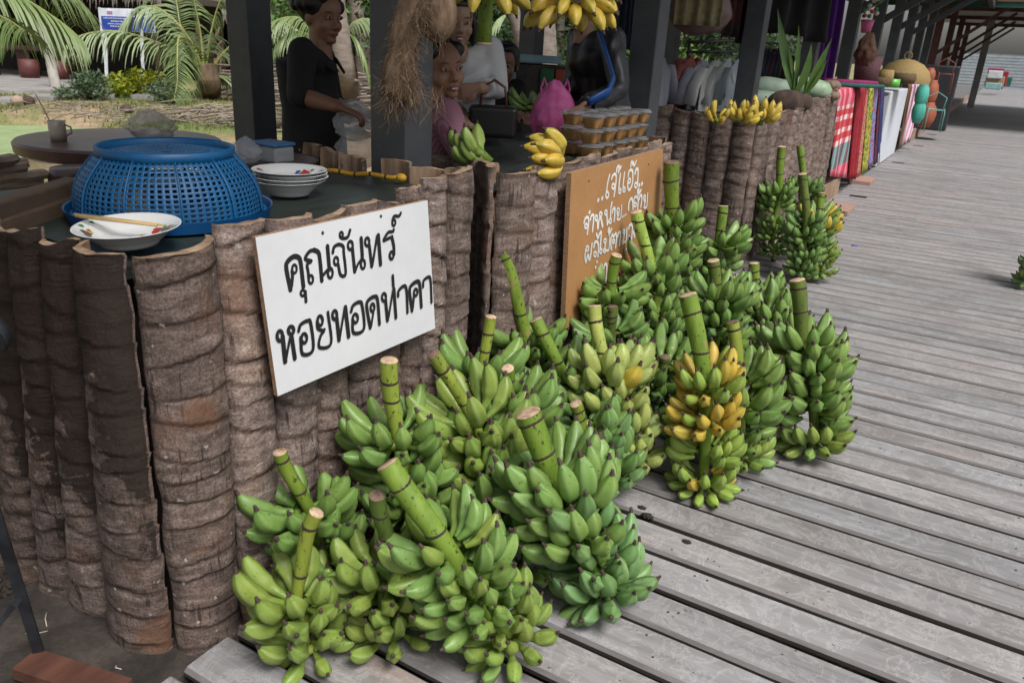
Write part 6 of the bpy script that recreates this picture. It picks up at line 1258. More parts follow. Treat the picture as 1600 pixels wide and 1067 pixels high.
# 1 woman in black holding a bag
C_ = gd(504, 26, 3.75); fc = tocam(C_)
person('older woman in black shirt standing behind the first counter holding out a plastic bag', C_, fc*.72+CR*.75+Vector((0, 0, -.12)), CR*.9+fc*.25, BLKS, BLKT, SK1, None,
       dict(chest=gd(478, 110, 3.8), pelvis=gd(492, 215, 3.78), **{'sh1': gd(472, 82, 3.62), 'sh-1': gd(500, 88, 3.95), 'el1': gd(468, 150, 3.48), 'wr1': gd(532, 168, 3.38), 'el-1': gd(520, 160, 3.9), 'wr-1': gd(548, 178, 3.7)}), sleeve=.62, hairstyle='poofy', collar=BLKS, bulk=.95, floor=-.12,
       handR=dict(d=(CR+Vector((0, 0, -.35))), curl=.9, side=1), handL=dict(d=CR, curl=1.0))
bag('held_bag', 'thin clear plastic bag held by the woman in black', 'plastic bag', gd(555, 193, 3.52), .088, .06, .075, BAGW, 15, None, .25, .35).rotation_euler = (0, 0, DIRC)
bag('standing_bag', 'pale plastic bag standing behind the counter rim beside the second post', 'plastic bag', gd(558, 236, 3.55), .10, .07, .08, BAGW, 17, None, .25, .3)
# 2 seated woman in checked blouse
CHK = stripes('purple_check_blouse', [(0, (.22, .05, .09)), (.55, (.28, .2, .25))], 1, 130, stops2=[(0, (.2, .04, .08)), (.6, (.26, .18, .24))], scale2=130, f=.5)
C_ = gd(691, 108, 3.12); fc = tocam(C_)
person('seated woman in small checked pink blouse looking round at the camera', C_, fc*.86+CR*.48+Vector((0, 0, .02)), CR*.8-fc*.35, CHK, BLKT, SK1, None,
       dict(tilt=.12, gaze=-.001, mouth=.003, neck=CR*(-.01), chest=gd(683, 205, 3.25), pelvis=gd(655, 330, 3.3), **{'sh1': gd(697, 178, 3.08), 'sh-1': gd(672, 172, 3.45), 'el1': gd(722, 236, 3.0), 'wr1': gd(752, 262, 3.15), 'el-1': gd(700, 250, 3.5), 'wr-1': gd(740, 268, 3.4)}), sleeve=.7, seated=True, hairstyle='tied', bulk=1.0, floor=-.1)
m = MB(); q = gd(655, 340, 3.3); m.lathe([(.001, 0), (.17, 0), (.16, .4), (.001, .4)], 20); tag(m.obj('stool', REDWOOD, loc=(q.x, q.y, -.1)), 'round wooden stool under the seated woman in the checked blouse', 'stool')
# 3 woman in white blouse
WBL = pm('white_blouse_cloth', (.54, .55, .56), (.44, .45, .47), 6, .8, bs=.2)
C_ = gd(716, 34, 3.95); fc = tocam(C_)
person('woman in white blouse with bobbed hair standing behind the hanging banana bunch', C_, fc*.96+CR*.15+Vector((0, 0, -.1)), fc*.9+CR*.35, WBL, BLKT, SK2, None,
       dict(mouth=.006, **{'sh1': gd(692, 82, 3.95), 'sh-1': gd(766, 78, 4.02), 'el-1': gd(777, 138, 3.92), 'wr-1': gd(748, 138, 3.62), 'el1': gd(695, 150, 3.95), 'wr1': gd(722, 176, 3.75), 'chest': gd(730, 110, 3.98), 'pelvis': gd(728, 200, 4.0)}), sleeve=.86, hairstyle='bob', collar=WBL, bulk=.95, floor=-.12,
       handL=dict(d=-CR+Vector((0, 0, -.25)), curl=1.0, n=fc, side=1))
hb = thing('handbag', 'black leather handbag hanging from the arm of the woman in the white blouse', 'handbag', gd(770, 190, 3.7), math.atan2(CR.y, CR.x)); LEA = pm('black_leather', (.015, .015, .016), rough=.3)
m = MB(); m.box((-.11, -.05, -.07), (.11, .05, .07)); bevel_obj(m.obj('bag_body', LEA, hb, smooth=False), .02, 3)
for s in (-1, 1): m = MB(); m.tube([(-.06, s*.04, .07), (-.05, s*.035, .15), (0, s*.03, .18), (.05, s*.035, .15), (.06, s*.04, .07)], .006, 6); m.obj('strap', pm('brown_strap_%s' % ('a' if s < 0 else 'b'), (.12, .05, .03), rough=.4), hb)
# 4 person in black further back
C_ = gd(788, 100, 4.75); fc = tocam(C_)
person('thin faced person in black top sitting at the back beside the white blouse', C_, fc*.95-CR*.1+Vector((0, 0, -.15)), fc*.8+CR*.4, BLKS, BLKT, SK1, None,
       dict(neck=Vector((0, 0, -.0)), **{'wr-1': gd(822, 182, 4.4), 'el-1': gd(812, 175, 4.6), 'sh-1': gd(808, 140, 4.75)}), sleeve=.55, seated=True, hairstyle='short', bulk=.85, floor=-.1)
# 5 person in black jacket with blue stripe
JK = pm('black_nylon_jacket', (.013, .013, .018), (.008, .008, .01), 7, .5); BST = pm('blue_jacket_stripe', (.0, .05, .22), (.0, .035, .15), 8, .5)
C_ = gd(912, 8, 4.3); fc = tocam(C_)
pr_, F_, C2_ = person('person in black jacket with blue sleeve stripe, head hidden by hanging bananas', C_, -CR*.8+fc*.35+Vector((0, 0, -.3)), -CR*.75+fc*.5, JK, BLKT, SK1, None,
       dict(**{'sh-1': gd(958, 62, 4.2), 'sh1': gd(905, 62, 4.5), 'el-1': gd(966, 142, 4.05), 'wr-1': gd(912, 168, 3.8), 'el1': gd(895, 120, 4.4), 'wr1': gd(884, 150, 4.35), 'chest': gd(935, 100, 4.35), 'pelvis': gd(940, 190, 4.4)}), sleeve=.97, hairstyle='short', bulk=1.22, floor=-.1, fold=.02)
m = MB(); pts = [gd(936, 52, 4.11), gd(948, 90, 4.03), gd(958, 125, 3.93), gd(950, 145, 3.86), gd(920, 160, 3.75)]
m.tube([p-Vector(pr_.location) for p in pts], [(.022, .012), (.028, .012), (.03, .012), (.028, .012), (.022, .012)], 10, up=fc.cross(Vector((0, 0, 1)))); m.obj('sleeve_stripe', BST, pr_)
# hanging fibre nest in front of the second post
COIR = pm('pale_coir_fibre', (.27, .185, .115), (.13, .08, .05), 50, .95, (1, 1, .35), bs=.8, bd=.004, fine=.5)
c = gd(632, 60, 2.32); nest = thing('fibre_nest', 'long shaggy woven fibre nest hanging against the second grey post', 'fibre nest', c)
prof_px = [(672, 640, -30), (678, 628, 0), (680, 618, 12), (668, 612, 28), (662, 607, 48), (652, 603, 72), (651, 599, 92), (653, 594, 110), (655, 592, 124), (652, 594, 138), (648, 600, 150)]
m = MB(); pts = []; rads = []
for xr, xl, y in prof_px:
    p = gd((xr+xl)/2, y, 2.30)-c; pts.append(p); rads.append(((gd(xr, y, 2.30)-gd(xl, y, 2.30)).length/2*.88, .045))
m.tube(pts, rads, 28, up=tocam(c)); me = m.mesh('fibre_core', COIR)
o = place('fibre_core', me, nest); 
m = MB(); m.ell(gd(684, 22, 2.32)-c, (.055, .05, .075)); m.obj('side_lobe', COIR, nest)
rr = random.Random(2)
def fib(m, p, d, L_, w_):
    side = Vector((rr.uniform(-1, 1), rr.uniform(-1, 1), rr.uniform(-.3, .3))).normalized(); pts = [p]
    for k in range(4): d = (d+Vector((rr.uniform(-.6, .6), rr.uniform(-.6, .6), rr.uniform(-.45, .1)))).normalized(); pts.append(pts[-1]+d*L_/4)
    vs = [];
    for q in pts: vs += [q-side*w_, q+side*w_]
    m.add(vs, [(2*i, 2*i+1, 2*i+3, 2*i+2) for i in range(4)])
m = MB()
for i in range(3600):
    k = rr.randrange(len(pts)-1); t = rr.random(); P_ = pts[k].lerp(pts[k+1], t); ru = lerp(rads[k][0], rads[k+1][0], t); a = rr.uniform(0, 2*PI)
    tc_ = tocam(c); sd_2 = tc_.cross(Vector((0, 0, 1))).normalized(); out = sd_2*math.cos(a)*ru+tc_*math.sin(a)*.05; pos = P_+out*(.96 if math.cos(a) < .0 else .62)
    dr = (out.normalized()*.18+Vector((rr.uniform(-1, 1), rr.uniform(-1, 1), rr.uniform(-1, .6)))*.8).normalized(); fib(m, pos, dr, rr.uniform(.02, .05) if k < 8 else rr.uniform(.03, .08), .0006)
for i in range(260):
    p = gd(rr.uniform(694, 672) if rr.random() < .3 else rr.uniform(600, 650), rr.uniform(135, 152), 2.3)-c if i > 60 else gd(rr.uniform(670, 696), rr.uniform(-5, 42), 2.3)-c; fib(m, p, Vector((rr.uniform(-.3, .3), 0, -1)), rr.uniform(.04, .11), .0006)
tag(m.obj('loose_fibres', COIR, nest), kind='stuff')
# ================================================================ BACKGROUND LEFT
TAB = pm('dark_red_brown_concrete', (.10, .045, .04), (.06, .028, .026), 6, .35, bs=.2, fine=.3); 
c = gd(190, 217, 5.8); TABX = 0; rt = thing('round_table', 'round dark brown stone table outside behind the first counter', 'table', (c.x, c.y, -.25)); zt = c.z+.25
Rr = 147/ (FPX/(MC.transposed() @ (c-CAM)).z)
m = MB(); m.lathe([(.001, zt-.09), (Rr-.04, zt-.09), (Rr, zt-.07), (Rr+.005, zt-.015), (Rr-.01, zt), (.001, zt+.002)], 56); m.obj('table_top', TAB, rt, auto=40); m = MB(); m.lathe([(.2, -.1), (.16, .1), (.14, zt-.2), (.2, zt-.09)], 24); m.obj('pedestal', TAB, rt)
c = gd(122, 262, 5.0); m = MB(); m.lathe([(.001, -.5), (.14, -.5), (.165, -.3), (.155, -.04), (.14, 0), (.001, .004)], 28); tag(m.obj('stone_stool', TAB, loc=c), 'dark round stone stool by the round table, half behind the blue basket', 'stool')
c = gd(90, 206, 5.7); mg = thing('mug', 'grey beige mug with a stirring stick on the round table', 'mug', (c.x, c.y, rt.location.z+zt+.002)); MUG = pm('grey_beige_mug', (.28, .25, .2), rough=.4)
m = MB(); m.lathe([(.001, 0), (.045, 0), (.048, .03), (.05, .12), (.045, .12), (.043, .01), (.001, .008)], 20); m.obj('cup', MUG, mg); m = MB(); m.tube([(CR.x*.047, CR.y*.047, .1), (CR.x*.085, CR.y*.085, .085), (CR.x*.085, CR.y*.085, .05), (CR.x*.047, CR.y*.047, .03)], .006, 6); m.obj('handle', MUG, mg); m = MB(); m.tube([(-.0, 0, .02), (-CR.x*.1, -CR.y*.1, .27)], .004, 6); m.obj('stick', CUT, mg)
m = MB(); m.lathe([(.001, 0), (.06, 0), (.062, .02), (.001, .02)], 20); 
c = gd(236, 199, 5.8); bag('table_bag', 'crumpled grey plastic bag on the round table', 'plastic bag', (c.x, c.y, rt.location.z+zt+.07), .17, .12, .085, pm('grey_plastic_bag', (.45, .43, .4), (.3, .27, .24), 14, .3, bs=.6, alpha=.5), 21, None, .35, .2)
# timber at left edge behind the basket and pile of split trunks
OLDW = pm('old_brown_timber', (.13, .085, .055), (.07, .045, .03), 6, .8, (1, .3, 1), fine=.4)
for lab, y, zz in (('upper old brown plank leaning at the back left of the first counter', 318, 1.0), ('lower old brown plank at the back left of the first counter', 345, .965)):
    a = gz(-60, y+30, zz); b = gz(118, y-26, zz); m = MB(); beam(m, a, b, .05, .05); tag(bevel_obj(m.obj('old_plank', OLDW, smooth=False)), lab, 'plank')
SPLIT = pm('split_palm_timber', (.55, .42, .32), (.3, .21, .15), 8, .85, (1, .2, 1), fine=.5)
rr = random.Random(6)
for i, (x0, y0, x1, y1) in enumerate(((-40, 262, 20, 248), (-60, 275, 35, 262), (-30, 285, 70, 272), (-60, 300, 62, 285), (-30, 310, 82, 300), (-60, 322, 60, 316), (10, 258, 45, 254), (-20, 296, 66, 280))):
    a = gd(x0, y0, 4.6+.1*i); b = gd(x1, y1, 4.9+.05*i); m = MB(); d = (b-a); m.tube([a-a, d*.33+Vector((0, 0, .01)), d*.66, d], [(.05, .03), (.055, .035), (.05, .03), (.04, .028)], 7); o = m.obj('split_log', SPLIT, loc=a, smooth=False)
    tag(o, '%s split palm log in the heap beside the pond' % ('topmost', 'second', 'third', 'fourth', 'fifth', 'lowest', 'short topmost right', 'thin middle')[i], 'log', 'heap of split palm logs')
m = MB(); m.grid(lambda u, v: Vector((lerp(-6.5, -3.3, u), lerp(1.2, 4.6, v), -.27+.10*math.sin(PI*u)*math.sin(PI*v)+.03*N3(u*9, v*9, 1))), 30, 30); tag(m.obj('soil_mound', DIRT), kind='structure')
# palms
FR1 = pm('green_palm_frond', (.17, .235, .075), (.10, .15, .045), 3, .5, bs=0); FR2 = pm('pale_palm_frond', (.27, .33, .17), (.17, .23, .10), 3, .5, bs=0); RACH = pm('yellow_frond_rib', (.34, .33, .1), (.2, .22, .06), 8, .5, bs=0); DRYF = pm('dry_brown_frond', (.3, .22, .13), (.16, .11, .065), 6, .9, bs=0)
for q in (FR1, FR2): q.node_tree.nodes['Principled BSDF'].inputs['Subsurface Weight'].default_value = 0
def frond(parent, pts, leaf, n, mat, seed, droop=.75, wd=.014, spread=1.0, base=.12, rib=.022):
    """pts: world points of the midrib from base to tip"""
    rr = random.Random(seed); P = [Vector(p) for p in pts]; o0 = Vector(parent.location); sm_ = []
    for i in range(len(P)-1):
        p0 = P[i-1] if i else P[0]*2-P[1]; p1, p2 = P[i], P[i+1]; p3 = P[i+2] if i+2 < len(P) else P[-1]*2-P[-2]
        for k in range(6): t = k/6; sm_.append(.5*((2*p1)+(p2-p0)*t+(2*p0-5*p1+4*p2-p3)*t*t+(3*p1-p0-3*p2+p3)*t**3))
    sm_.append(P[-1]); N_ = len(sm_)-1
    m = MB(); m.tube([p-o0 for p in sm_], [rib*(1-.85*i/N_) for i in range(N_+1)], 6); fo_ = m.obj('frond', RACH, parent)
    m = MB()
    for i in range(n):
        t = base+(1-base)*(i+.5)/n; q = t*N_; k = min(N_-1, int(q)); p = sm_[k].lerp(sm_[k+1], q-k); d = (sm_[k+1]-sm_[k]).normalized(); s0 = d.cross(Vector((0, 0, 1))); s0 = s0.normalized() if s0.length > .05 else Vector((1, 0, 0))
        for s in (-1, 1):
            L_ = leaf*(math.sin(PI*min(1, t*.8+.16))**.6)*rr.uniform(.82, 1.1); dd = (s0*s*spread+d*.55+Vector((0, 0, rr.uniform(-.15, .2)))).normalized(); pp_ = [p.copy()]
            for j in range(4): dd = (dd+Vector((0, 0, -droop*(.25+.22*j)*rr.uniform(.8, 1.2)))).normalized(); pp_.append(pp_[-1]+dd*L_/4)
            wv = d*.8+Vector((0, 0, .3)); wv = wv.normalized(); vs = []
            for j, q_ in enumerate(pp_): w_ = wd*(.5, 1, .9, .55, .06)[j]; vs += [q_-o0-wv*w_, q_-o0+wv*w_]
            m.add(vs, [(2*j, 2*j+1, 2*j+3, 2*j+2) for j in range(4)])
    lf = m.obj('leaflets', mat, fo_); tag(lf, kind='stuff'); return fo_
def palm(label, base, trunk_pts, r0, r1, fr, group=None, tm=None):
    root = thing('palm_tree', label, 'palm tree', base, 0, group); m = MB(); P = [Vector(p)-Vector(base) for p in trunk_pts]; n = 26; pts = []
    for i in range(n+1): q = i/n*(len(P)-1); k = min(len(P)-2, int(q)); pts.append(P[k].lerp(P[k+1], q-k))
    m.tube(pts, [lerp(r0, r1, i/n)*(1+.05*(i % 2)) for i in range(n+1)], 12); m.obj('trunk', tm or TRK, root)
    for f in fr: frond(root, *f[:5], **f[5])
    return root
TRK = pm('grey_palm_trunk', (.30, .25, .21), (.18, .145, .12), 5, .9, (1, 1, 3), bs=.5, fine=.4)
STUMP = pm('shaggy_young_trunk', (.2, .14, .085), (.09, .06, .04), 7, .95, (1, 1, .4), bs=.8)
D = 21.5
def L_(pl, d=D, dd=0): return [gd(x, y, d+dd*i) for i, (x, y) in enumerate(pl)]
b0 = gz(325, 150, -.32)
palm('young coconut palm with arching pale fronds beyond the pond', b0, [b0, gd(327, 128, D), gd(322, 100, D)], .32, .2, [
 (L_([(318, 112), (290, 85), (245, 66), (195, 51), (150, 50), (112, 62), (98, 82)]), 1.15, 46, FR2, 1, dict(wd=.016, rib=.03)),
 (L_([(316, 108), (300, 68), (268, 28), (235, 10), (205, 24), (188, 48)], D, .1), 1.2, 46, FR2, 2, dict(wd=.016, rib=.035)),
 (L_([(320, 120), (305, 85), (281, 58), (277, 90), (277, 125), (272, 158)], D, -.3), 1.1, 50, FR1, 3, dict(wd=.016, rib=.035, droop=.9)),
 (L_([(318, 105), (314, 60), (305, 10), (292, -50)]), 1.2, 40, FR2, 4, dict(wd=.016, rib=.04)),
 (L_([(322, 105), (330, 50), (345, 0), (372, -40)]), 1.1, 40, FR1, 5, dict(wd=.016, rib=.035)),
 (L_([(328, 112), (352, 80), (385, 52), (420, 38), (455, 40), (478, 62)]), 1.15, 44, FR2, 6, dict(wd=.016, rib=.035)),
 (L_([(316, 110), (285, 50), (275, 0), (262, -50)], D, .3), 1.1, 40, FR1, 7, dict(wd=.016, rib=.03)),
 (L_([(330, 118), (360, 120), (392, 110), (410, 118)], D, .2), .8, 30, FR2, 9, dict(wd=.03, rib=.03))], tm=STUMP)
rr = random.Random(31); yp = [o for o in bpy.data.objects if o.name.startswith('palm_tree')][-1]
for i in range(22):
    a = rr.uniform(0, 2*PI); z0 = rr.uniform(.2, 1.3); dv = Vector((math.cos(a), math.sin(a), 0)); m = MB(); m.tube([dv*.2+Vector((0, 0, z0)), dv*.34+Vector((0, 0, z0+.25)), dv*rr.uniform(.36, .5)+Vector((0, 0, z0+rr.uniform(.35, .6)))], [(.11, .04), (.07, .03), (.03, .015)], 6); m.obj('leaf_base', STUMP, yp)
# big leaning frond at the top left
nb = Vector((gd(-120, 60, 11).x, gd(-120, 60, 11).y, -.3))
palm('coconut palm standing left of the view whose bright fronds reach in at top left', nb, [nb, gd(-130, 60, 11), gd(-110, -80, 11)], .2, .13, [
 (L_([(-90, -110), (-50, -60), (0, -25), (55, 8), (100, 38), (128, 62)], 11), .95, 60, FR1, 11, dict(wd=.012, rib=.02, droop=.8)),
 (L_([(-110, -100), (-60, -75), (10, -60), (70, -35), (105, 0), (118, 40)], 11, .25), .9, 52, FR1, 12, dict(wd=.012, rib=.02, droop=.9)),
 (L_([(-110, -60), (-80, -20), (-35, 10), (10, 30), (38, 48)], 11, -.2), .8, 44, FR1, 13, dict(wd=.012, rib=.02, droop=.9))])
b1 = gz(552, 176, -.3); palm('coconut palm trunk right behind the woman in black with hanging fronds', b1, [b1, gd(540, 120, 15), gd(523, 20, 15), gd(512, -120, 15)], .24, .17, [
 (L_([(538, 60), (552, 36), (575, 30), (600, 45)], 15.2), .55, 30, FR2, 21, dict(wd=.022, rib=.02)), (L_([(540, 50), (556, 62), (570, 90), (578, 125)], 15), .6, 34, FR1, 22, dict(wd=.022, rib=.015)),
 (L_([(512, 60), (480, 32), (445, 28), (415, 42), (400, 70)], 15.1), .75, 44, FR1, 23, dict(wd=.014, rib=.02)), (L_([(505, 70), (470, 50), (440, 60), (420, 90)], 15), .6, 40, FR1, 24, dict(wd=.014, rib=.02))])
for i, (pl, d, r, lab) in enumerate((([(568, 78), (558, 30), (552, -40)], 27, .27, 'tall reddish palm trunk in the distance left of the second post'), ([(674, 130), (673, 60), (672, -30)], 24, .2, 'pale straight palm trunk behind the hanging fibre nest'),
     ([(822, 100), (812, 55), (800, 10), (796, -40)], 18, .16, 'pale curved palm trunk between white blouse and the back post'), ([(852, 110), (850, 50), (846, -30)], 17, .28, 'broad grey palm trunk behind the black jacket'), ([(268, 60), (262, 20), (258, -30)], 31, .22, 'thin far palm trunk above the young palm'), ([(394, 120), (388, 60), (385, -20)], 28, .2, 'far palm trunk hidden by the first post'),
     ([(88, 142), (80, 100), (70, 55), (62, 20)], 24, .13, 'white thin leaning palm trunk at the left by the terrace'))):
    p0 = gd(*pl[0], d); p0.z = -.3; palm(lab, p0, [p0]+[gd(x, y, d) for x, y in pl], r, r*.75, [] if i != 2 else [(L_([(800, 20), (780, 30), (765, 55), (760, 75)], 18), .8, 30, FR2, 31, dict(wd=.03, rib=.02))], tm=None if i != 6 else pm('whitish_trunk', (.5, .47, .42), (.38, .35, .31), 5, .85))
# bushes, crotons
def leaf_cloud(m, c, r, n, s, rr, sq=.7):
    for i in range(n):
        a = rr.uniform(0, 2*PI); z = rr.uniform(-1, 1); q = rr.random()**.45; v = Vector((math.sqrt(1-z*z)*math.cos(a)*r[0], math.sqrt(1-z*z)*math.sin(a)*r[1], z*r[2]))*q
        u = Vector((rr.uniform(-1, 1), rr.uniform(-1, 1), rr.uniform(-.6, 1))).normalized(); w_ = u.cross(Vector((rr.uniform(-1, 1), rr.uniform(-1, 1), rr.uniform(-1, 1)))).normalized(); k = s*rr.uniform(.6, 1.3); p = Vector(c)+v
        m.add([p-w_*k*.3, p+u*k*.5-w_*k*.05, p+u*k, p+u*k*.5+w_*k*.35], [(0, 1, 2, 3)])
def bush(name, label, px, d, r, n, s, mat, seed, cat='bush', group=None, z=None):
    c = gd(*px, d); c.z = -.3 if z is None else z; root = thing(name, label, cat, c, 0, group); rr = random.Random(seed); m = MB()
    leaf_cloud(m, (0, 0, r[2]), r, n, s, rr); o = m.obj('foliage', mat, root, smooth=False)
    for k in range(4): m = MB(); m.tube([(0, 0, 0), (rr.uniform(-.5, .5)*r[0], rr.uniform(-.5, .5)*r[1], r[2])], [.02, .006], 5); m.obj('stem', OLDW, root)
    return root
CROT = pm('yellow_croton_leaf', (.42, .42, .02), (.14, .22, .02), 9, .5, bs=0, lo=.42, hi=.55); GRN = pm('grey_green_leaf', (.10, .15, .075), (.05, .085, .04), 4, .6, bs=0); GRN2 = pm('bright_green_leaf', (.10, .20, .03), (.045, .1, .018), 3, .6, bs=0); DKG = pm('deep_green_leaf', (.05, .095, .028), (.022, .05, .016), 2, .6, bs=0)
bush('croton_bush', 'yellow green croton bush between the legs of the blue notice board', (182, 132), 22, (.32, .3, .26), 420, .16, CROT, 1, 'shrub', 'yellow croton shrubs'); bush('croton_bush', 'yellow green croton bush at the right leg of the blue notice board', (208, 130), 22.5, (.3, .3, .3), 420, .16, CROT, 2, 'shrub', 'yellow croton shrubs'); bush('croton_bush', 'yellow croton bush under the frond right of the notice board', (236, 124), 23, (.35, .3, .3), 420, .16, CROT, 3, 'shrub', 'yellow croton shrubs')
bush('shrub', 'grey green wispy shrub left of the blue notice board', (142, 142), 21, (.45, .4, .32), 900, .13, GRN, 4, 'shrub'); bush('shrub', 'low green shrub under the leaning frond at the left palm', (262, 142), 20.5, (.5, .4, .25), 700, .12, GRN, 5, 'shrub'); bush('shrub', 'small weeds beside the white trunk', (105, 146), 21, (.35, .3, .14), 300, .1, GRN, 6, 'weeds')
bush('shrub', 'bright green shrub in the gap left of the back post', (815, 98), 17, (.7, .5, .5), 900, .16, GRN2, 7, 'shrub'); bush('shrub', 'bright bush behind the clothes rack', (1068, 108), 13, (.6, .5, .7), 900, .14, GRN2, 8, 'shrub'); bush('shrub', 'green bush behind the black jacket', (860, 108), 15, (.6, .5, .65), 900, .14, DKG, 9, 'shrub'); bush('shrub', 'bushy weeds under the far roof by the red posts', (1425, 100), 30, (1.4, 1, .7), 900, .2, GRN2, 10, 'shrub')
# tree belt
rr = random.Random(77)
belt = ((40, 34, 5, 3.5), (130, 38, 4.5, 3.5), (205, 36, 4, 3), (300, 40, 6, 4.2), (400, 38, 5, 3.6), (450, 33, 4.5, 3), (500, 36, 4.5, 3.8), (560, 30, 4.2, 3.2), (600, 33, 4.5, 3.6), (640, 29, 4, 3.4), (690, 28, 4, 3.4), (735, 30, 4.5, 3.6), (785, 27, 3.8, 3.4), (830, 26, 4, 3.2), (870, 24, 3.5, 3.4), (930, 26, 4, 3.2), (1010, 26, 4, 3), (1060, 30, 4.5, 3), (1120, 34, 4.5, 2.6))
for i, (x, d, r, h) in enumerate(belt):
    c = gd(x, 60, d); c.z = -.3; root = thing('broadleaf_tree', 'dense green tree in the far belt, %s from the left' % ('first', 'second', 'third', 'fourth', 'fifth', 'sixth', 'seventh', 'eighth', 'ninth', 'tenth', 'eleventh', 'twelfth', 'thirteenth', 'fourteenth', 'fifteenth', 'sixteenth', 'seventeenth', 'eighteenth', 'nineteenth')[i], 'tree', c, 0, 'belt of trees behind the yard')
    m = MB(); m.tube([(0, 0, 0), (.1, 0, h*.5), (0, .1, h*1.1)], [.22, .15, .08], 8); m.obj('trunk', TRK, root)
    m = MB()
    for k in range(13):
        a = rr.uniform(0, 2*PI); q = rr.random()**.5; cc = (math.cos(a)*r*.62*q, math.sin(a)*r*.62*q, rr.uniform(.25, 1.0)*h*1.5); leaf_cloud(m, cc, (r*.34, r*.34, h*.30), 520, .24, rr)
    m.obj('crown', (DKG, GRN2, DKG)[i % 3], root, smooth=False)
wd_ = MB()
for i in range(46):
    x = -60+i*27; c = gd(x, 60, 48+6*math.sin(i*1.7)); leaf_cloud(wd_, (c.x, c.y, 2.5), (4, 4, 4.5), 620, .6, rr)
tag(wd_.obj('far_woodland', DKG, smooth=False), kind='stuff')
# brushwood piles, sticks
BRW = pm('dry_grey_branches', (.34, .29, .24), (.18, .145, .12), 4, .9, bs=0)
def sticks(name, label, px0, px1, d0, d1, n, L0, r, seed, h=.5, grp=None):
    rr = random.Random(seed); m = MB(); c = gd((px0[0]+px1[0])/2, (px0[1]+px1[1])/2, (d0+d1)/2)
    for i in range(n):
        p = gd(rr.uniform(px0[0], px1[0]), rr.uniform(px0[1], px1[1]), rr.uniform(d0, d1)); p.z = max(-.27, min(p.z, -.3+h*rr.random()**1.5)); a = rr.gauss(DIRC, .5); L2 = L0*rr.uniform(.4, 1.2); dv = Vector((math.cos(a), math.sin(a), rr.uniform(-.12, .15)))*L2
        m.tube([p-c, p-c+dv*.5+Vector((0, 0, rr.uniform(0, .12))), p-c+dv], [r, r*.8, r*.35], 5)
    o = m.obj(name, BRW, loc=c); tag(o, label, 'brushwood', grp); o['kind'] = 'stuff'; return o
sticks('brushwood_heap', 'heap of dry fallen palm branches behind the woman in black', (400, 95), (660, 150), 15, 21, 230, 1.6, .03, 1, .75); sticks('brushwood_heap', 'dry branches scattered on the sandy bank by the young palm', (250, 158), (380, 190), 15.5, 19, 60, 1.1, .018, 2, .12); sticks('brushwood_heap', 'thin dry twigs lying across the grass bank', (10, 150), (250, 180), 16, 20, 40, .9, .012, 3, .06); sticks('brushwood_heap', 'bleached driftwood heap in the gap behind the dark shirted person', (780, 110), (850, 160), 11, 16, 70, 1.0, .025, 4, .3); sticks('brushwood_heap', 'grey branches behind the young palm', (330, 90), (440, 125), 22, 25, 90, 1.6, .035, 5, .9)
for i, (px, c_) in enumerate((((27, 158), 'pale yellow'), ((44, 158), 'brown'), ((198, 172), 'reddish brown'))):
    p = gz(*px, -.24); m = MB(); m.ell((0, 0, 0), (.14, .12, .11)); tag(m.obj('fallen_coconut', HUSK if i else SPLIT, loc=p), '%s fallen coconut on the bank beyond the pond' % c_, 'coconut')
# grass tufts
TUF = pm('dry_green_grass', (.17, .17, .06), (.09, .11, .035), 3, .8, bs=0); m = MB(); rr = random.Random(9)
for i in range(9000):
    x = rr.uniform(-60, 640); y = rr.uniform(143, 205)
    p = gz(x, y, -.3)
    if polydist(p.x, p.y, POND) < .1: continue
    if N3(p.x*.5, p.y*.5, 3) < -.05 and rr.random() < .8: continue
    p.z = ground_h(p.x, p.y); s = rr.uniform(.03, .10); a = rr.uniform(0, PI); u = Vector((math.cos(a), math.sin(a), 0))*.018; ln = Vector((rr.uniform(-.5, .5), rr.uniform(-.5, .5), 1))*s
    m.add([p-u, p+u, p+ln+u*.2], [(0, 1, 2)])
tag(m.obj('grass_tufts', TUF, smooth=False), kind='stuff')
# notice board
NB = thing('notice_board', 'blue and white notice board on two white posts beyond the pond', 'notice board', gz(168, 141, -.3)); D2 = 24.5
a0 = gd(155, 12, D2); WHP = pm('white_painted_post', (.62, .65, .7), rough=.6)
def dn(x, y0, y1, w_):
    a = gd(x, y0, D2); b = gd(x+3, y1, D2); b.z = -.35; m = MB(); beam(m, a, b, w_, w_*.8); rel(m, 'post', WHP, NB, smooth=False)
dn(164, 48, 141, .1); dn(221, 46, 139, .1); dn(155, 12, 48, .08)
tl, tr_, br_, bl = gd(154, 13, D2), gd(240, 15, D2), gd(243, 52, D2), gd(157, 47, D2); nb_ = tocam(tl)
def quad_(P, th, name, mat, off=0):
    m = MB(); f_ = [p+nb_*(.03+off) for p in P]; b_ = [p+nb_*(off-th) for p in P]; m.add(f_+b_, [(0, 3, 2, 1), (4, 5, 6, 7)]+[(i, (i+1) % 4, 4+(i+1) % 4, 4+i) for i in range(4)]); return rel(m, name, mat, NB, smooth=False)
quad_([tl, tr_, br_, bl], .03, 'white_panel', pm('white_sheet', (.66, .7, .78), rough=.5, bs=0))
def LQ(u0, v0, u1, v1):
    def q(u, v): return tl.lerp(tr_, u).lerp(bl.lerp(br_, u), v)
    return [q(u0, v0), q(u1, v0), q(u1, v1), q(u0, v1)]
quad_(LQ(.03, .36, .98, .97), .01, 'blue_panel', pm('blue_sheet', (.01, .05, .34), rough=.5, bs=0), .01)
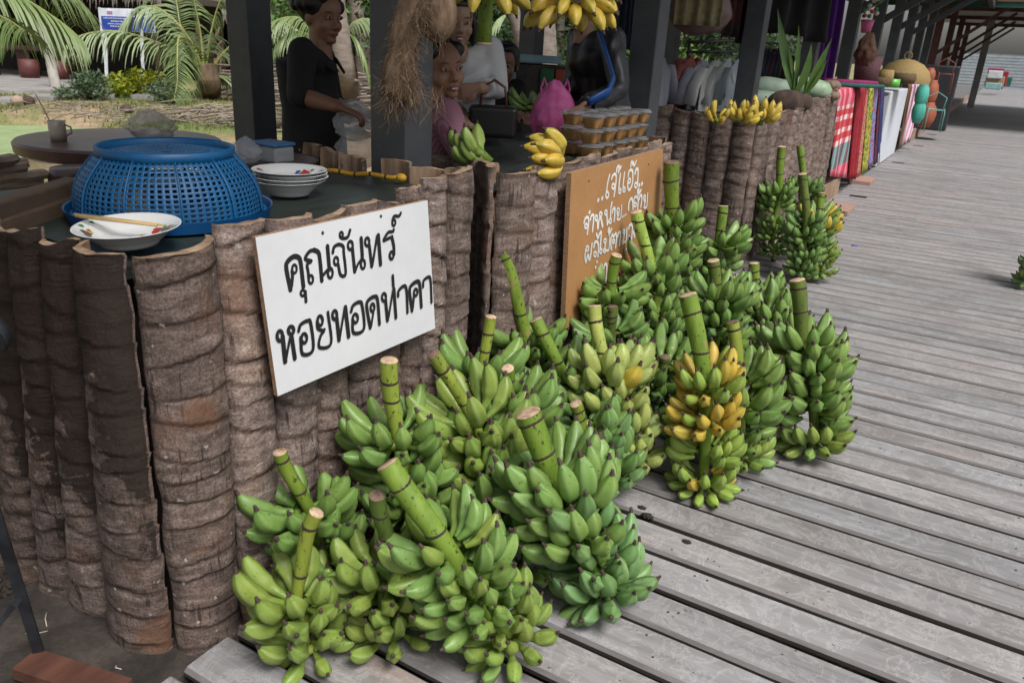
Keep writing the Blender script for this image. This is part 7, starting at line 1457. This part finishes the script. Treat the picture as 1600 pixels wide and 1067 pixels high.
quad_(LQ(.14, .12, .24, .25), .005, 'emblem', pm('pink_emblem', (.5, .15, .2), (.2, .2, .5), 30, .5, bs=0), .012); quad_(LQ(.57, .12, .66, .26), .005, 'emblem', pm('navy_emblem', (.02, .06, .25), rough=.5, bs=0), .012)
rr = random.Random(12); m = MB(); Wt = MB()
for ln, (v, u0, u1) in enumerate(((.44, .07, .60), (.57, .2, .48), (.69, .14, .56), (.80, .18, .5))):
    u = u0
    while u < u1:
        du = rr.uniform(.012, .03); P = LQ(u, v-.018, u+du, v+.03); f_ = [p+nb_*.046 for p in P]; m.add(f_, [(0, 3, 2, 1)]); u += du+rr.uniform(.004, .012)
tag(rel(m, 'white_lines_of_small_print', WHP, NB, smooth=False), kind='stuff')
# huts
THA = pm('grey_thatch', (.30, .26, .22), (.14, .115, .095), 12, .95, (4, 4, .6), bs=.8, fine=.5)
def hut(label, px, d, w_, dep, h, eave, rz, walls=True, drop=.0):
    c = gd(*px, d); c.z = -.3; root = thing('thatched_hut', label, 'hut', c, rz, 'thatched huts'); rr = random.Random(int(px[0]))
    for x in (-w_/2, 0, w_/2):
        for y in (-dep/2, dep/2): m = MB(); m.tube([(x, y, 0), (x, y, eave+.1)], .09, 8); m.obj('post', OLDW, root)
    if walls: m = MB(); m.box((-w_/2, dep/2-.05, .0), (w_/2, dep/2+.05, eave-.05)); m.obj('back_wall', DARKWOOD, root, smooth=False)
    m = MB(); o_ = .7
    m.add([(-w_/2-o_, -dep/2-o_, eave-.1), (w_/2+o_, -dep/2-o_, eave-.1), (w_/2+.2, 0, h), (-w_/2-.2, 0, h), (w_/2+o_, dep/2+o_, eave-.1), (-w_/2-o_, dep/2+o_, eave-.1)], [(0, 1, 2, 3), (3, 2, 4, 5), (1, 4, 2), (5, 0, 3)]); o = m.obj('roof', THA, root, smooth=False); o.modifiers.new('s', 'SOLIDIFY').thickness = .2
    m = MB()
    for i in range(420):
        t = rr.random(); x = lerp(-w_/2-o_, w_/2+o_, t); p = Vector((x, -dep/2-o_-.04, eave-.1+rr.uniform(-.1, .12))); m.add([p-Vector((.03, 0, 0)), p+Vector((.03, 0, 0)), p+Vector((rr.uniform(-.08, .08), -rr.uniform(0, .15), -rr.uniform(.15, .45)))], [(0, 1, 2)])
    tag(m.obj('thatch_fringe', THA, root, smooth=False), kind='stuff'); return root
AZ = DIRC
hut('thatched open hut at the far left over the terrace', (60, 60), 30, 10, 4, 4.0, 2.55, AZ-.1); hut('long thatched hut behind the blue notice board', (215, 50), 36, 9, 4, 4.2, 2.75, AZ); hut('thatched hut right of the first post behind the palms', (455, 50), 33, 7.5, 4, 3.8, 2.2, AZ+.1)
# terrace furniture
ct = thing('stone_table', 'dark stone table on the far left terrace', 'table', gz(72, 120, -.24)); m = MB(); m.box((-.95, -.5, .72), (.95, .5, .86)); bevel_obj(m.obj('table_top', TAB, ct, smooth=False), .03, 2)
for s in (-.45, .45): m = MB(); m.box((s-.2, -.25, 0), (s+.2, .25, .72)); m.obj('leg', TAB, ct, smooth=False)
ct.rotation_euler = (0, 0, AZ)
RST = pm('red_brown_stool', (.13, .035, .035), (.08, .02, .02), 5, .6)
for lab, px in (('left red brown round stool on the far terrace', (48, 122)), ('right red brown round stool on the far terrace', (94, 124)), ('third red brown round stool behind the white trunk', (112, 118))):
    p = gz(*px, -.24); m = MB(); m.lathe([(.001, 0), (.24, 0), (.27, .25), (.25, .5), (.001, .52)], 20); tag(m.obj('round_stool', RST, loc=p), lab, 'stool', 'red brown stools on the terrace')
